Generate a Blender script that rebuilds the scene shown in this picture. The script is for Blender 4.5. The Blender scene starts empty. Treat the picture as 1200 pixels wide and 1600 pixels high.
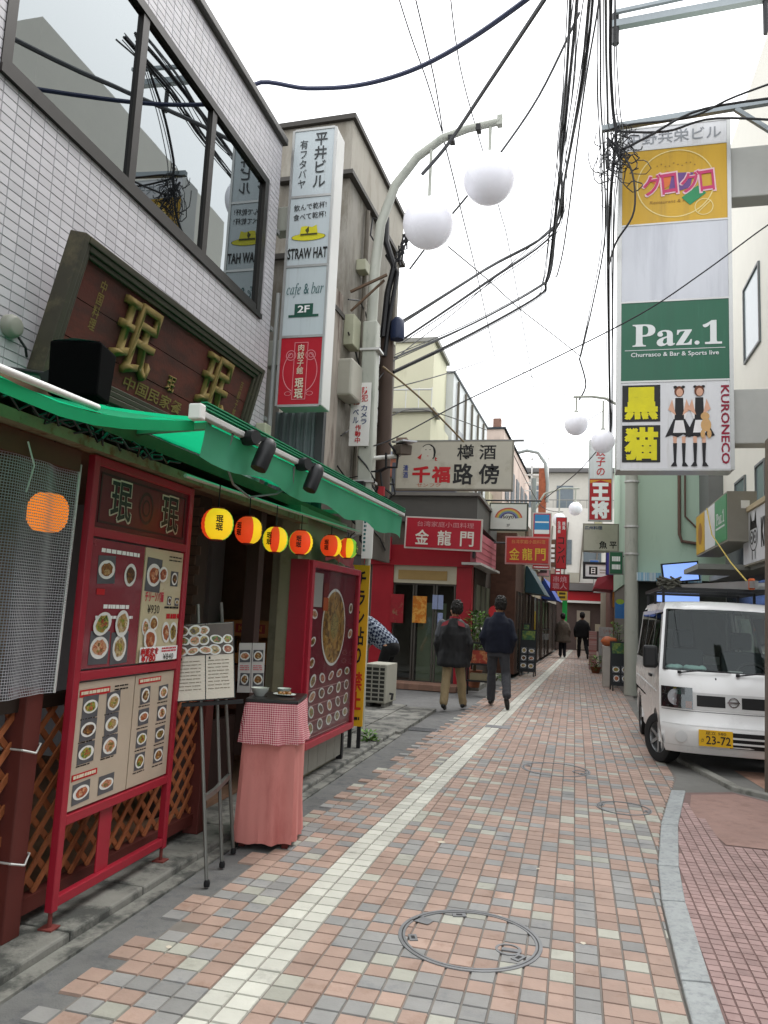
import bpy, bmesh, math, random
from mathutils import Matrix, Vector, noise
random.seed(7)
scene = bpy.context.scene
COL = scene.collection
rad = math.radians

# ------------------------------------------------------------------ camera
PITCH, YAW, ROLL, EYE, FPX = rad(7.4), rad(14.4), rad(2.7), 1.55, 1180.0
fw = Vector((-math.sin(YAW) * math.cos(PITCH), math.cos(YAW) * math.cos(PITCH), math.sin(PITCH)))
rt = Vector((math.cos(YAW), math.sin(YAW), 0)); up = rt.cross(fw)
r2 = math.cos(ROLL) * rt + math.sin(ROLL) * up
u2 = -math.sin(ROLL) * rt + math.cos(ROLL) * up
cam_d = bpy.data.cameras.new('camera'); cam = bpy.data.objects.new('camera', cam_d); COL.objects.link(cam)
cam.matrix_world = Matrix(((r2.x, u2.x, -fw.x, 0), (r2.y, u2.y, -fw.y, 0), (r2.z, u2.z, -fw.z, EYE), (0, 0, 0, 1)))
cam_d.sensor_fit = 'VERTICAL'; cam_d.sensor_height = 24.0; cam_d.lens = 24.0 * FPX / 1600.0
cam_d.clip_start = 0.05; cam_d.clip_end = 2000
scene.camera = cam
scene.render.resolution_x, scene.render.resolution_y = 768, 1024

# ------------------------------------------------------------------ overcast sky and sun
SUN_EL, SUN_AZ = rad(58), rad(35)
w = bpy.data.worlds.new('World'); scene.world = w; w.use_nodes = True
nt = w.node_tree; nt.nodes.clear()
sky = nt.nodes.new('ShaderNodeTexSky'); sky.sky_type = 'NISHITA'; sky.sun_disc = False
sky.sun_elevation = SUN_EL; sky.sun_rotation = SUN_AZ; sky.air_density = 1.0; sky.dust_density = 6.0
hsv = nt.nodes.new('ShaderNodeHueSaturation'); hsv.inputs['Saturation'].default_value = 0.18
mixw = nt.nodes.new('ShaderNodeMixRGB'); mixw.inputs['Fac'].default_value = 0.80
mixw.inputs['Color2'].default_value = (12.2, 12.35, 12.6, 1)        # the even cloud cover
bg = nt.nodes.new('ShaderNodeBackground'); bg.inputs['Strength'].default_value = 0.105
wo = nt.nodes.new('ShaderNodeOutputWorld')
nt.links.new(sky.outputs['Color'], hsv.inputs['Color']); nt.links.new(hsv.outputs['Color'], mixw.inputs['Color1'])
nt.links.new(mixw.outputs['Color'], bg.inputs['Color']); nt.links.new(bg.outputs['Background'], wo.inputs['Surface'])
sl = bpy.data.lights.new('sun', 'SUN'); sl.energy = 1.1; sl.angle = rad(25); sl.color = (1.0, 0.97, 0.93)
so = bpy.data.objects.new('sun', sl); COL.objects.link(so)
sd = Vector((math.sin(SUN_AZ) * math.cos(SUN_EL), math.cos(SUN_AZ) * math.cos(SUN_EL), math.sin(SUN_EL)))
so.rotation_euler = (-sd).to_track_quat('-Z', 'Y').to_euler(); so.location = (0, 0, 30)
vs = scene.view_settings; vs.view_transform = 'Standard'; vs.look = 'None'; vs.exposure = 1.0; vs.gamma = 1.0; vs.use_curve_mapping = False
scene.cycles.use_denoising = True; scene.cycles.max_bounces = 6; scene.cycles.diffuse_bounces = 5
scene.cycles.glossy_bounces = 3; scene.cycles.transmission_bounces = 4; scene.cycles.transparent_max_bounces = 8
scene.cycles.caustics_reflective = False; scene.cycles.caustics_refractive = False

# ------------------------------------------------------------------ materials
def lin(h):
    h = h.lstrip('#'); c = [int(h[i:i + 2], 16) / 255 for i in (0, 2, 4)]
    return tuple(x / 12.92 if x <= .04045 else ((x + .055) / 1.055) ** 2.4 for x in c)
MATS = {}
def M(name, hexc, rough=.6, var=.18, scale=6.0, bump=0.0, metal=0.0, spec=.4, hex2=None, thr=None, stretch=(1, 1, 1), cell=None, emit=0.0, bscale=None, trans=0.0, alpha=1.0, coat=0.0):
    """procedural surface: base colour with two scales of uneven tone, optional stains (hex2), optional per-piece tone (cell)"""
    if name in MATS: return MATS[name]
    m = bpy.data.materials.new(name); m.use_nodes = True; n = m.node_tree.nodes; l = m.node_tree.links
    p = n['Principled BSDF']; c = lin(hexc)
    p.inputs['Roughness'].default_value = rough; p.inputs['Metallic'].default_value = metal
    p.inputs['Specular IOR Level'].default_value = spec
    if coat: p.inputs['Coat Weight'].default_value = coat; p.inputs['Coat Roughness'].default_value = .08
    tc = n.new('ShaderNodeTexCoord'); mp = n.new('ShaderNodeMapping'); mp.inputs['Scale'].default_value = stretch
    geo = n.new('ShaderNodeNewGeometry')
    l.new(geo.outputs['Position'], mp.inputs['Vector'])
    n1 = n.new('ShaderNodeTexNoise'); n1.inputs['Scale'].default_value = scale; n1.inputs['Detail'].default_value = 6; n1.inputs['Roughness'].default_value = .62
    n2 = n.new('ShaderNodeTexNoise'); n2.inputs['Scale'].default_value = scale * .17; n2.inputs['Detail'].default_value = 3
    l.new(mp.outputs[0], n1.inputs['Vector']); l.new(mp.outputs[0], n2.inputs['Vector'])
    ad = n.new('ShaderNodeMath'); ad.operation = 'ADD'; l.new(n1.outputs['Fac'], ad.inputs[0]); l.new(n2.outputs['Fac'], ad.inputs[1])
    mr = n.new('ShaderNodeMapRange'); mr.inputs['From Min'].default_value = .62; mr.inputs['From Max'].default_value = 1.38
    mr.inputs['To Min'].default_value = 1 - var; mr.inputs['To Max'].default_value = 1 + var * .6
    l.new(ad.outputs[0], mr.inputs['Value']); tone = mr.outputs[0]
    if cell:
        m2 = n.new('ShaderNodeMath'); m2.operation = 'ADD'; m2.inputs[1].default_value = 1.0
        if cell == 'piece':                                     # each laid piece carries its own tone
            at = n.new('ShaderNodeAttribute'); at.attribute_name = 'tone'; l.new(at.outputs['Fac'], m2.inputs[0])
        else:
            sn = n.new('ShaderNodeVectorMath'); sn.operation = 'SNAP'; sn.inputs[1].default_value = cell; l.new(geo.outputs['Position'], sn.inputs[0])
            wn = n.new('ShaderNodeTexWhiteNoise'); l.new(sn.outputs[0], wn.inputs['Vector']); m3 = n.new('ShaderNodeMapRange'); m3.inputs['To Min'].default_value = -.16; m3.inputs['To Max'].default_value = .1
            l.new(wn.outputs['Value'], m3.inputs['Value']); l.new(m3.outputs[0], m2.inputs[0])
        mu = n.new('ShaderNodeMath'); mu.operation = 'MULTIPLY'; l.new(tone, mu.inputs[0]); l.new(m2.outputs[0], mu.inputs[1]); tone = mu.outputs[0]
    base = n.new('ShaderNodeRGB'); base.outputs[0].default_value = (*c, 1); src = base.outputs[0]
    if hex2:
        n3 = n.new('ShaderNodeTexNoise'); n3.inputs['Scale'].default_value = scale * .6; n3.inputs['Detail'].default_value = 8; n3.inputs['Roughness'].default_value = .7
        l.new(mp.outputs[0], n3.inputs['Vector'])
        rp = n.new('ShaderNodeMapRange'); t = .55 if thr is None else thr
        rp.inputs['From Min'].default_value = t - .05; rp.inputs['From Max'].default_value = t + .09; l.new(n3.outputs['Fac'], rp.inputs['Value'])
        mx = n.new('ShaderNodeMixRGB'); mx.inputs['Color2'].default_value = (*lin(hex2), 1)
        l.new(rp.outputs[0], mx.inputs['Fac']); l.new(src, mx.inputs['Color1']); src = mx.outputs[0]
    sc = n.new('ShaderNodeVectorMath'); sc.operation = 'SCALE'; l.new(src, sc.inputs[0]); l.new(tone, sc.inputs['Scale'])
    l.new(sc.outputs[0], p.inputs['Base Color'])
    rr = n.new('ShaderNodeMapRange'); rr.inputs['To Min'].default_value = max(.02, rough - .1); rr.inputs['To Max'].default_value = min(1, rough + .12)
    l.new(n1.outputs['Fac'], rr.inputs['Value']); l.new(rr.outputs[0], p.inputs['Roughness'])
    if bump:
        bp = n.new('ShaderNodeBump'); bp.inputs['Strength'].default_value = min(1, bump); bp.inputs['Distance'].default_value = .004
        nb = n.new('ShaderNodeTexNoise'); nb.inputs['Scale'].default_value = bscale or scale * 9; nb.inputs['Detail'].default_value = 4
        l.new(geo.outputs['Position'], nb.inputs['Vector']); l.new(nb.outputs['Fac'], bp.inputs['Height']); l.new(bp.outputs[0], p.inputs['Normal'])
    if emit:
        l.new(sc.outputs[0], p.inputs['Emission Color']); p.inputs['Emission Strength'].default_value = emit
    if trans: p.inputs['Transmission Weight'].default_value = trans; p.inputs['IOR'].default_value = 1.45
    if alpha < 1: p.inputs['Alpha'].default_value = alpha
    MATS[name] = m; return m
def glass_mat(name, hexc, refl=.35, rough=.03, wob=.25, mx_=1.0):
    """window pane: a clear reflection over a see-through tint"""
    if name in MATS: return MATS[name]
    m = bpy.data.materials.new(name); m.use_nodes = True; n = m.node_tree.nodes; l = m.node_tree.links; n.clear()
    o = n.new('ShaderNodeOutputMaterial'); g = n.new('ShaderNodeBsdfGlossy'); g.inputs['Roughness'].default_value = rough; g.inputs['Color'].default_value = (.82, .88, .9, 1)
    t = n.new('ShaderNodeBsdfTransparent'); t.inputs['Color'].default_value = (*lin(hexc), 1)
    lw = n.new('ShaderNodeLayerWeight'); lw.inputs['Blend'].default_value = .35
    mr = n.new('ShaderNodeMapRange'); mr.inputs['To Min'].default_value = refl; mr.inputs['To Max'].default_value = mx_
    l.new(lw.outputs['Fresnel'], mr.inputs['Value'])
    geo = n.new('ShaderNodeNewGeometry'); nz = n.new('ShaderNodeTexNoise'); nz.inputs['Scale'].default_value = 1.1; l.new(geo.outputs['Position'], nz.inputs['Vector'])
    bp = n.new('ShaderNodeBump'); bp.inputs['Strength'].default_value = wob; bp.inputs['Distance'].default_value = .01; l.new(nz.outputs['Fac'], bp.inputs['Height']); l.new(bp.outputs[0], g.inputs['Normal'])
    mx = n.new('ShaderNodeMixShader'); l.new(mr.outputs[0], mx.inputs['Fac']); l.new(t.outputs[0], mx.inputs[1]); l.new(g.outputs[0], mx.inputs[2]); l.new(mx.outputs[0], o.inputs['Surface'])
    MATS[name] = m; return m
def food_mat(name, cols, scale=60):
    """printed food: a patchwork of voronoi cells in the dish's colours"""
    if name in MATS: return MATS[name]
    m = bpy.data.materials.new(name); m.use_nodes = True; n = m.node_tree.nodes; l = m.node_tree.links
    p = n['Principled BSDF']; p.inputs['Roughness'].default_value = .35
    geo = n.new('ShaderNodeNewGeometry'); v = n.new('ShaderNodeTexVoronoi'); v.inputs['Scale'].default_value = scale
    nz = n.new('ShaderNodeTexNoise'); nz.inputs['Scale'].default_value = scale * .5; nz.inputs['Detail'].default_value = 5
    l.new(geo.outputs['Position'], nz.inputs['Vector'])
    mxv = n.new('ShaderNodeMixRGB'); mxv.inputs['Fac'].default_value = .12; l.new(geo.outputs['Position'], mxv.inputs['Color1']); l.new(nz.outputs['Color'], mxv.inputs['Color2'])
    l.new(mxv.outputs[0], v.inputs['Vector'])
    sp = n.new('ShaderNodeSeparateColor'); l.new(v.outputs['Color'], sp.inputs[0])
    cr = n.new('ShaderNodeValToRGB'); e = cr.color_ramp.elements
    while len(e) < len(cols): e.new(.5)
    for i, c in enumerate(cols): e[i].position = i / max(1, len(cols) - 1); e[i].color = (*lin(c), 1)
    l.new(sp.outputs[0], cr.inputs['Fac'])
    mm = n.new('ShaderNodeMixRGB'); mm.blend_type = 'MULTIPLY'; mm.inputs['Fac'].default_value = .5; l.new(cr.outputs[0], mm.inputs['Color1']); l.new(nz.outputs['Fac'], mm.inputs['Color2'])
    l.new(mm.outputs[0], p.inputs['Base Color']); MATS[name] = m; return m

# ------------------------------------------------------------------ mesh helpers
class MB:
    def __init__(s): s.v = []; s.f = []; s.m = []
    def poly(s, pts, m=0):
        i = len(s.v); s.v += [tuple(p) for p in pts]; s.f.append(tuple(range(i, i + len(pts)))); s.m.append(m); return s
    def hexa(s, b, t, m=0):
        i = len(s.v); s.v += [tuple(p) for p in b] + [tuple(p) for p in t]; k = len(b)
        s.f.append(tuple(i + j for j in reversed(range(k)))); s.f.append(tuple(i + k + j for j in range(k))); s.m += [m, m]
        for j in range(k):
            q = (j + 1) % k; s.f.append((i + j, i + q, i + k + q, i + k + j)); s.m.append(m)
        return s
    def box(s, x0, y0, z0, x1, y1, z1, m=0):
        x0, x1 = sorted((x0, x1)); y0, y1 = sorted((y0, y1)); z0, z1 = sorted((z0, z1))
        return s.hexa([(x0, y0, z0), (x1, y0, z0), (x1, y1, z0), (x0, y1, z0)], [(x0, y0, z1), (x1, y0, z1), (x1, y1, z1), (x0, y1, z1)], m)
    def bar(s, a, b, wd, ht, m=0, upv=(0, 0, 1)):
        a, b = Vector(a), Vector(b); d = (b - a).normalized(); sd_ = d.cross(Vector(upv))
        if sd_.length < 1e-4: sd_ = d.cross(Vector((1, 0, 0)))
        sd_.normalize(); uu = sd_.cross(d).normalized(); sd_ *= wd / 2; uu *= ht / 2
        return s.hexa([a - sd_ - uu, a + sd_ - uu, a + sd_ + uu, a - sd_ + uu], [b - sd_ - uu, b + sd_ - uu, b + sd_ + uu, b - sd_ + uu], m)
    def tube(s, pts, r, n=8, m=0, cap=True):
        pts = [Vector(p) for p in pts]; k = len(pts); rs = r if isinstance(r, (list, tuple)) else [r] * k
        i0 = len(s.v); prev = None
        for i, p in enumerate(pts):
            d = (pts[min(i + 1, k - 1)] - pts[max(i - 1, 0)])
            d = d.normalized() if d.length > 1e-9 else Vector((0, 0, 1))
            if prev is None:
                a = d.cross(Vector((0, 0, 1)));  a = a if a.length > .05 else d.cross(Vector((1, 0, 0)))
            else: a = prev - d * prev.dot(d)
            a.normalize(); b = d.cross(a); prev = a
            for j in range(n):
                t = 2 * math.pi * j / n; s.v.append(tuple(p + (a * math.cos(t) + b * math.sin(t)) * rs[i]))
        for i in range(k - 1):
            for j in range(n):
                q = (j + 1) % n; s.f.append((i0 + i * n + j, i0 + i * n + q, i0 + (i + 1) * n + q, i0 + (i + 1) * n + j)); s.m.append(m)
        if cap:
            s.f.append(tuple(i0 + j for j in reversed(range(n)))); s.f.append(tuple(i0 + (k - 1) * n + j for j in range(n))); s.m += [m, m]
        return s
    def lathe(s, prof, c=(0, 0, 0), n=20, m=0, sx=1, sy=1, mf=None, cap=True):
        i0 = len(s.v)
        for r, z in prof:
            for j in range(n):
                t = 2 * math.pi * j / n; s.v.append((c[0] + r * sx * math.cos(t), c[1] + r * sy * math.sin(t), c[2] + z))
        for i in range(len(prof) - 1):
            for j in range(n):
                q = (j + 1) % n; s.f.append((i0 + i * n + j, i0 + i * n + q, i0 + (i + 1) * n + q, i0 + (i + 1) * n + j)); s.m.append(mf(i, j) if mf else m)
        if not cap: return s
        if prof[0][0] > 1e-6: s.f.append(tuple(i0 + j for j in reversed(range(n)))); s.m.append(m)
        if prof[-1][0] > 1e-6: s.f.append(tuple(i0 + (len(prof) - 1) * n + j for j in range(n))); s.m.append(m)
        return s
    def ball(s, c, rx, ry=None, rz=None, n=20, k=12, m=0, mf=None):
        ry = ry or rx; rz = rz or rx
        prof = [(math.sin(math.pi * i / k) if 0 < i < k else 1e-7, -math.cos(math.pi * i / k)) for i in range(k + 1)]
        i0 = len(s.v); s.lathe(prof, (0, 0, 0), n, m, mf=mf)
        for i in range(i0, len(s.v)):
            x, y, z = s.v[i]; s.v[i] = (c[0] + x * rx, c[1] + y * ry, c[2] + z * rz)
        return s
    def disc(s, cx, cy, z, rx, ry=None, n=20, m=0):
        ry = ry or rx
        return s.poly([(cx + rx * math.cos(2 * math.pi * j / n), cy + ry * math.sin(2 * math.pi * j / n), z) for j in range(n)], m)
    def ring(s, cx, cy, z, r0, r1, n=40, m=0, sy=1, a0=0, a1=2 * math.pi, h=0):
        for j in range(n):
            p, q = a0 + (a1 - a0) * j / n, a0 + (a1 - a0) * (j + 1) / n
            P = lambda r, t: (cx + r * math.cos(t), cy + r * sy * math.sin(t), z)
            if h: s.hexa([P(r0, p)[:2] + (z - h,), P(r1, p)[:2] + (z - h,), P(r1, q)[:2] + (z - h,), P(r0, q)[:2] + (z - h,)], [P(r0, p), P(r1, p), P(r1, q), P(r0, q)], m)
            else: s.poly([P(r0, p), P(r1, p), P(r1, q), P(r0, q)], m)
        return s
    def rect(s, x0, y0, x1, y1, z, m=0): return s.poly([(x0, y0, z), (x1, y0, z), (x1, y1, z), (x0, y1, z)], m)
    def mesh(s, name, mats, smooth=False, bevel=0.0, seg=2):
        me = bpy.data.meshes.new(name); me.from_pydata(s.v, [], s.f)
        mats = mats if isinstance(mats, (list, tuple)) else [mats]
        for q in mats: me.materials.append(q)
        if len(mats) > 1: me.polygons.foreach_set('material_index', s.m)
        if bevel or smooth:
            b = bmesh.new(); b.from_mesh(me)
            if smooth: bmesh.ops.remove_doubles(b, verts=b.verts, dist=1e-5)
            bmesh.ops.recalc_face_normals(b, faces=b.faces)
            if bevel:
                ed = [e for e in b.edges if len(e.link_faces) == 2 and e.calc_face_angle(0) > .5]
                bmesh.ops.bevel(b, geom=ed, offset=bevel, segments=seg, affect='EDGES', profile=.5, clamp_overlap=True)
            b.to_mesh(me); b.free()
            if smooth:
                me.polygons.foreach_set('use_smooth', [True] * len(me.polygons))
                me.set_sharp_from_angle(angle=rad(42))
        me.update(); return me
    def build(s, name, mats, parent=None, smooth=False, bevel=0.0, seg=2, world=False):
        return obj(name, s.mesh(name, mats, smooth, bevel, seg), parent, world)
def tones(me, vals):
    at = me.attributes.new('tone', 'FLOAT', 'FACE'); at.data.foreach_set('value', vals); return me
def obj(name, me, parent=None, world=False, loc=None):
    o = bpy.data.objects.new(name, me); COL.objects.link(o)
    if parent:
        o.parent = parent
        if world: o.matrix_parent_inverse = parent.matrix_basis.inverted()
    if loc: o.location = loc
    return o
def tag(o, label=None, cat=None, group=None, kind=None):
    if label: o['label'] = label
    if cat: o['category'] = cat
    if group: o['group'] = group
    if kind: o['kind'] = kind
    return o
def thing(name, label, cat, loc=(0, 0, 0), rz=0.0, group=None):
    o = bpy.data.objects.new(name, None); COL.objects.link(o); o.empty_display_size = .1
    o.matrix_basis = Matrix.Translation(loc) @ Matrix.Rotation(rz, 4, 'Z')
    return tag(o, label, cat, group)
def face(name, label, cat, o, right, upv=(0, 0, 1), group=None):
    """an upright thing with its own frame: x to its right, y up its face, z out of its face"""
    e = bpy.data.objects.new(name, None); COL.objects.link(e); e.empty_display_size = .1
    a = Vector(right).normalized(); b = Vector(upv); b = (b - a * b.dot(a)).normalized(); c = a.cross(b)
    e.matrix_basis = Matrix(((a.x, b.x, c.x, o[0]), (a.y, b.y, c.y, o[1]), (a.z, b.z, c.z, o[2]), (0, 0, 0, 1)))
    return tag(e, label, cat, group)
_tc = {}
def text(parent, s, cx, cy, wd, ht, mat, bold=0.0, z=.004, rot=0.0, shear=0.0, name='lettering', ls=1.0):
    k = (s, bold, mat.name, shear, ls)
    if k not in _tc:
        c = bpy.data.curves.new('lettering', 'FONT'); c.body = s; c.resolution_u = 2; c.offset = min(bold, .010); c.shear = shear; c.align_x = 'CENTER'; c.space_line = ls
        t = bpy.data.objects.new('lettering', c); me = bpy.data.meshes.new_from_object(t); bpy.data.objects.remove(t); bpy.data.curves.remove(c)
        xs = [v.co.x for v in me.vertices]; ys = [v.co.y for v in me.vertices]
        mx, my, bw, bh = (min(xs) + max(xs)) / 2, (min(ys) + max(ys)) / 2, max(xs) - min(xs), max(ys) - min(ys)
        for v in me.vertices: v.co.x = (v.co.x - mx) / bw; v.co.y = (v.co.y - my) / bh; v.co.z = 0
        if bold > .010:                                           # heavier strokes: the glyph again, nudged each way
            d = (bold - .010) * 1.1; vv = [v.co.copy() for v in me.vertices]; ff = [tuple(p.vertices) for p in me.polygons]; n = len(vv); V = []; Fc = []
            for q, (ox, oy) in enumerate(((0, 0), (d, d), (-d, d), (d, -d), (-d, -d))):
                V += [(v.x + ox / bw, v.y + oy / bh, q * .0003) for v in vv]; Fc += [tuple(i + q * n for i in f) for f in ff]
            bpy.data.meshes.remove(me); me = bpy.data.meshes.new('lettering'); me.from_pydata(V, [], Fc)
        me.materials.clear(); me.materials.append(mat); _tc[k] = me
    o = obj(name, _tc[k], parent); o.location = (cx, cy, z); o.rotation_euler = (0, 0, rot); o.scale = (wd, ht, 1); return o
def frame_bars(x0, y0, x1, y1, t, z0, z1, m=0, mb=None):
    mb = mb or MB(); mb.box(x0, y0, z0, x0 + t, y1, z1, m); mb.box(x1 - t, y0, z0, x1, y1, z1, m)
    mb.box(x0 + t, y0, z0, x1 - t, y0 + t, z1, m); mb.box(x0 + t, y1 - t, z0, x1 - t, y1, z1, m); return mb
def copy_tree(o, parent=None):
    c = o.copy(); COL.objects.link(c); c.parent = parent
    for ch in list(o.children): copy_tree(ch, c)
    return c
def drift(y): return max(0.0, y - 5.0) * .033         # the west side of the lane leans east as it goes
def spans(pts, y):
    for (a, b), (c, d) in zip(pts, pts[1:]):
        if y <= c: return b + (d - b) * max(0, min(1, (y - a) / (c - a)))
    return pts[-1][1]

# shared colours
steel = M('brushed_steel', '#a9aaa8', .35, .12, 9, metal=.8); alu = M('aluminium', '#c9cac8', .4, .1, 7, metal=.35)
black = M('black_paint', '#15161a', .45, .3); dark = M('dark_room', '#120d0b', .9, .4, 3)
white = M('white_enamel', '#e2e2de', .4, .06, 5); offw = M('off_white_acrylic', '#d4d8d8', .3, .05, 3)
redp = M('red_paint', '#9a1a2e', .4, .14, 7, spec=.5); inkb = M('black_ink', '#101010', .5, .05); inkr = M('red_ink', '#b8161f', .5, .06)
inkw = M('white_ink', '#ececec', .5, .03); rubber = M('rubber', '#111214', .7, .2); grime = M('grey_plastic', '#77797a', .6, .15)
# ================================================================== ground
asph = M('asphalt', '#6d6d6c', .9, .25, 14, bump=.6, hex2='#5d5e60', thr=.56)
conc = M('concrete', '#8c8b84', .85, .22, 6, bump=.4, hex2='#66665f', thr=.55)
conc_d = M('worn_concrete', '#85847e', .9, .3, 7, bump=.5, hex2='#4e4f4c', thr=.5)
mortar = M('mortar', '#7a746e', .95, .3, 10)
granite = M('granite', '#9ea2a2', .7, .2, 40, bump=.3, hex2='#8b8f90', thr=.54)
CELL = (.11, .11, 5)
t_or = M('terracotta_tile', '#a68d80', .62, .2, 9, cell='piece', bump=.35, hex2='#94796a', thr=.60)
t_gr = M('grey_tile', '#8f8e8c', .62, .2, 9, cell='piece', bump=.35, hex2='#7c7d7f', thr=.60)
t_cr = M('cream_tile', '#aaa99e', .62, .18, 9, cell='piece', bump=.35, hex2='#97968c', thr=.60)
t_wh = M('white_line_tile', '#c6c5bb', .6, .14, 9, cell='piece', bump=.3, hex2='#a9a89f', thr=.62)
t_rs = M('rose_tile', '#a08682', .7, .2, 7, cell='piece', bump=.3, hex2='#8d7470', thr=.58)
g = MB(); g.rect(-200, -200, 200, 200, -.05); tag(g.build('ground', conc_d), kind='structure')
asp = MB(); asp.rect(-30, 9.7, -2.05, 15.85, -.012); asp.box(-2.35, -3, -.02, -1.2, 45, -.010)
tag(asp.build('asphalt_lane', asph), kind='structure')
KERB = [(1.0, .45), (3.4, .46), (4.7, .49), (5.4, .54), (6.4, .66), (7.0, .75), (7.8, .9), (8.4, 1.0), (9, 1.02), (12, 1.02), (45, 1.15)]
bed = MB(); bed.poly([(-1.86, -3, -.0065), (1.2, -3, -.0065), (1.2, 45, -.0065), (-.54, 45, -.0065), (-1.86, 5, -.0065)]); pav = tag(bed.build('street_paving', mortar), kind='structure')
T = .11; G = .0019
rows = []
def lxr(y): return -1.19 + drift(y)
for i in range(-8, 380):
    y0 = 1.6 + i * T
    if y0 > 42: break
    yc = y0 + T / 2; dx = drift(yc)
    for c in range(2): rows.append((-1.41 + dx + c * T, y0, T, 3))
    nl = 4 + (random.random() < .55) - (random.random() < .2)
    if 10.0 < y0 < 13.5: nl = 4 + (i % 3 == 0)
    for c in range(nl): rows.append((-1.41 + dx - (c + 1) * T, y0, T, None))
    x = -1.19
    xe = spans(KERB, yc)
    while x < xe - .02:
        a, b = max(x, lxr(yc)), min(x + T, xe)
        if b - a > .02: rows.append((a, y0, b - a, None))
        x += T
def tile_kind(x, y):
    r = random.random() + .16 * noise.noise((x * 1.3, y * .7, 3))
    lim = .62 + min(.08, max(0, y - 4) * .01)
    return 0 if r < lim else (1 if r < lim + .25 else 2)
rows = [(x, y, wd, (tile_kind(x, y) if k is None else k)) for x, y, wd, k in rows]
def dist(x, y, z=0): return math.sqrt(x * x + y * y + (z - EYE) ** 2)
def inview(x, y, z):
    d = Vector((x, y, z - EYE)); zz = d.dot(fw)
    return zz > .3 and abs(d.dot(r2) / zz) < .515 and abs(d.dot(u2) / zz) < .685
order = sorted(range(len(rows)), key=lambda i: (not inview(rows[i][0] + .05, rows[i][1] + .05, 0), dist(rows[i][0], rows[i][1])))
big = set(i for i in order if abs(rows[i][2] - T) < 1e-6 and rows[i][3] != 3)
pick, pickw = [], []
for i in order:
    if not inview(rows[i][0] + .05, rows[i][1] + .05, 0): continue
    if rows[i][3] == 3: (pickw.append(i) if len(pickw) < 90 else None)
    elif abs(rows[i][2] - T) < 1e-6 and len(pick) < 300: pick.append(i)
def tile_geo(mb, x, y, wd, dp, z, m, ch=.004, h=.012, tilt=0.0):
    a, b, c, d = x + G, y + G, x + wd - G, y + dp - G
    mb.poly([(a + ch, b + ch, z), (c - ch, b + ch, z + tilt), (c - ch, d - ch, z + tilt), (a + ch, d - ch, z)], m)
    lo = [(a, b, z - h), (c, b, z - h), (c, d, z - h), (a, d, z - h)]; hi = [(a + ch, b + ch, z), (c - ch, b + ch, z + tilt), (c - ch, d - ch, z + tilt), (a + ch, d - ch, z)]
    for j in range(4):
        q = (j + 1) % 4; mb.poly([lo[j], lo[q], hi[q], hi[j]], m)
tm = [t_or, t_gr, t_cr, t_wh]; proto = []
for m in tm:
    b = MB(); tile_geo(b, 0, 0, T, T, 0, 0, tilt=.0006)
    proto.append([tones(b.mesh('paving_tile', m), [-.16 + .035 * q] * 5) for q in range(8)])
sel = set(pick) | set(pickw)
for i in pick + pickw:
    x, y, wd, k = rows[i]
    o = obj('white_line_tile' if k == 3 else 'paving_tile', proto[k][random.randrange(8)], pav, loc=(x, y, random.uniform(-.0012, .0012)))
rest = MB()
for i, (x, y, wd, k) in enumerate(rows):
    if i not in sel: tile_geo(rest, x, y, wd, T, random.uniform(-.0012, .0012), k)
ro = tag(rest.build('far_paving_tiles', tm, pav), kind='stuff'); tones(ro.data, [v for _ in range(len(ro.data.polygons) // 5) for v in [random.uniform(-.16, .1)] * 5])
# joint cracks, stains: pale spots of chewing gum trodden flat
for i, (x, y, r) in enumerate([(-.86, 5.35, .035), (-.36, 4.2, .02), (.06, 4.02, .018), (-.95, 7.6, .03), (-.2, 5.05, .016), (.28, 6.3, .015), (-1.75, 3.3, .018)]):
    b = MB(); b.poly([(x + r * random.uniform(.6, 1.1) * math.cos(t * .7), y + r * random.uniform(.5, 1) * math.sin(t * .7), .0028) for t in range(9)])
    b.build('gum_spot', M('gum', '#c9bfae', .8, .1), pav)
# west gutter and kerb
kerbm = MB(); y = -1.0; gut = thing('gutter_kerb', 'worn concrete kerb along the red lattice restaurant front', 'kerb', (-2.2, 2.5, 0))
while y < 9.6:
    ln = .6
    b = MB(); b.box(-2.62, y + .004, -.04, -2.19 + random.uniform(-.004, .004), y + ln - .004, .042 + random.uniform(-.003, .003)); b.build('kerb_block', conc_d, gut, bevel=.012, world=True)
    y += ln
b = MB(); b.box(-2.185, -1, -.03, -2.10, 9.6, .004); b.build('gutter_channel', conc_d, gut, world=True)
fk = thing('far_kerb', 'low grey kerb beside the shops past the side lane', 'kerb', (-1.95, 16, 0)); y = 15.9
while y < 40:
    x = -2.42 + .033 * y; x2 = -2.42 + .033 * (y + 1)
    b = MB(); b.hexa([(x - .16, y + .006, -.04), (x, y + .006, -.04), (x2, y + .994, -.04), (x2 - .16, y + .994, -.04)], [(x - .16, y + .006, .1), (x, y + .006, .1), (x2, y + .994, .1), (x2 - .16, y + .994, .1)]); b.build('kerb_block', conc, fk, bevel=.01, world=True); y += 1
b = MB(); b.hexa([(-6, 15.9, -.04), (-2.05, 15.9, -.04), (-1.26, 40, -.04), (-6, 40, -.04)], [(-6, 15.9, .09), (-2.05, 15.9, .09), (-1.26, 40, .09), (-6, 40, .09)]); tag(b.build('west_pavement', conc), kind='structure')
b = MB(); b.box(-6, 7.9, -.04, -2.63, 9.7, .05); b.box(-2.62, 9.62, -.04, -2.12, 12.2, .035); b.box(-6, 9.71, -.04, -2.63, 12.35, .04); tag(b.build('corner_apron', conc_d), kind='structure')
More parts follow.
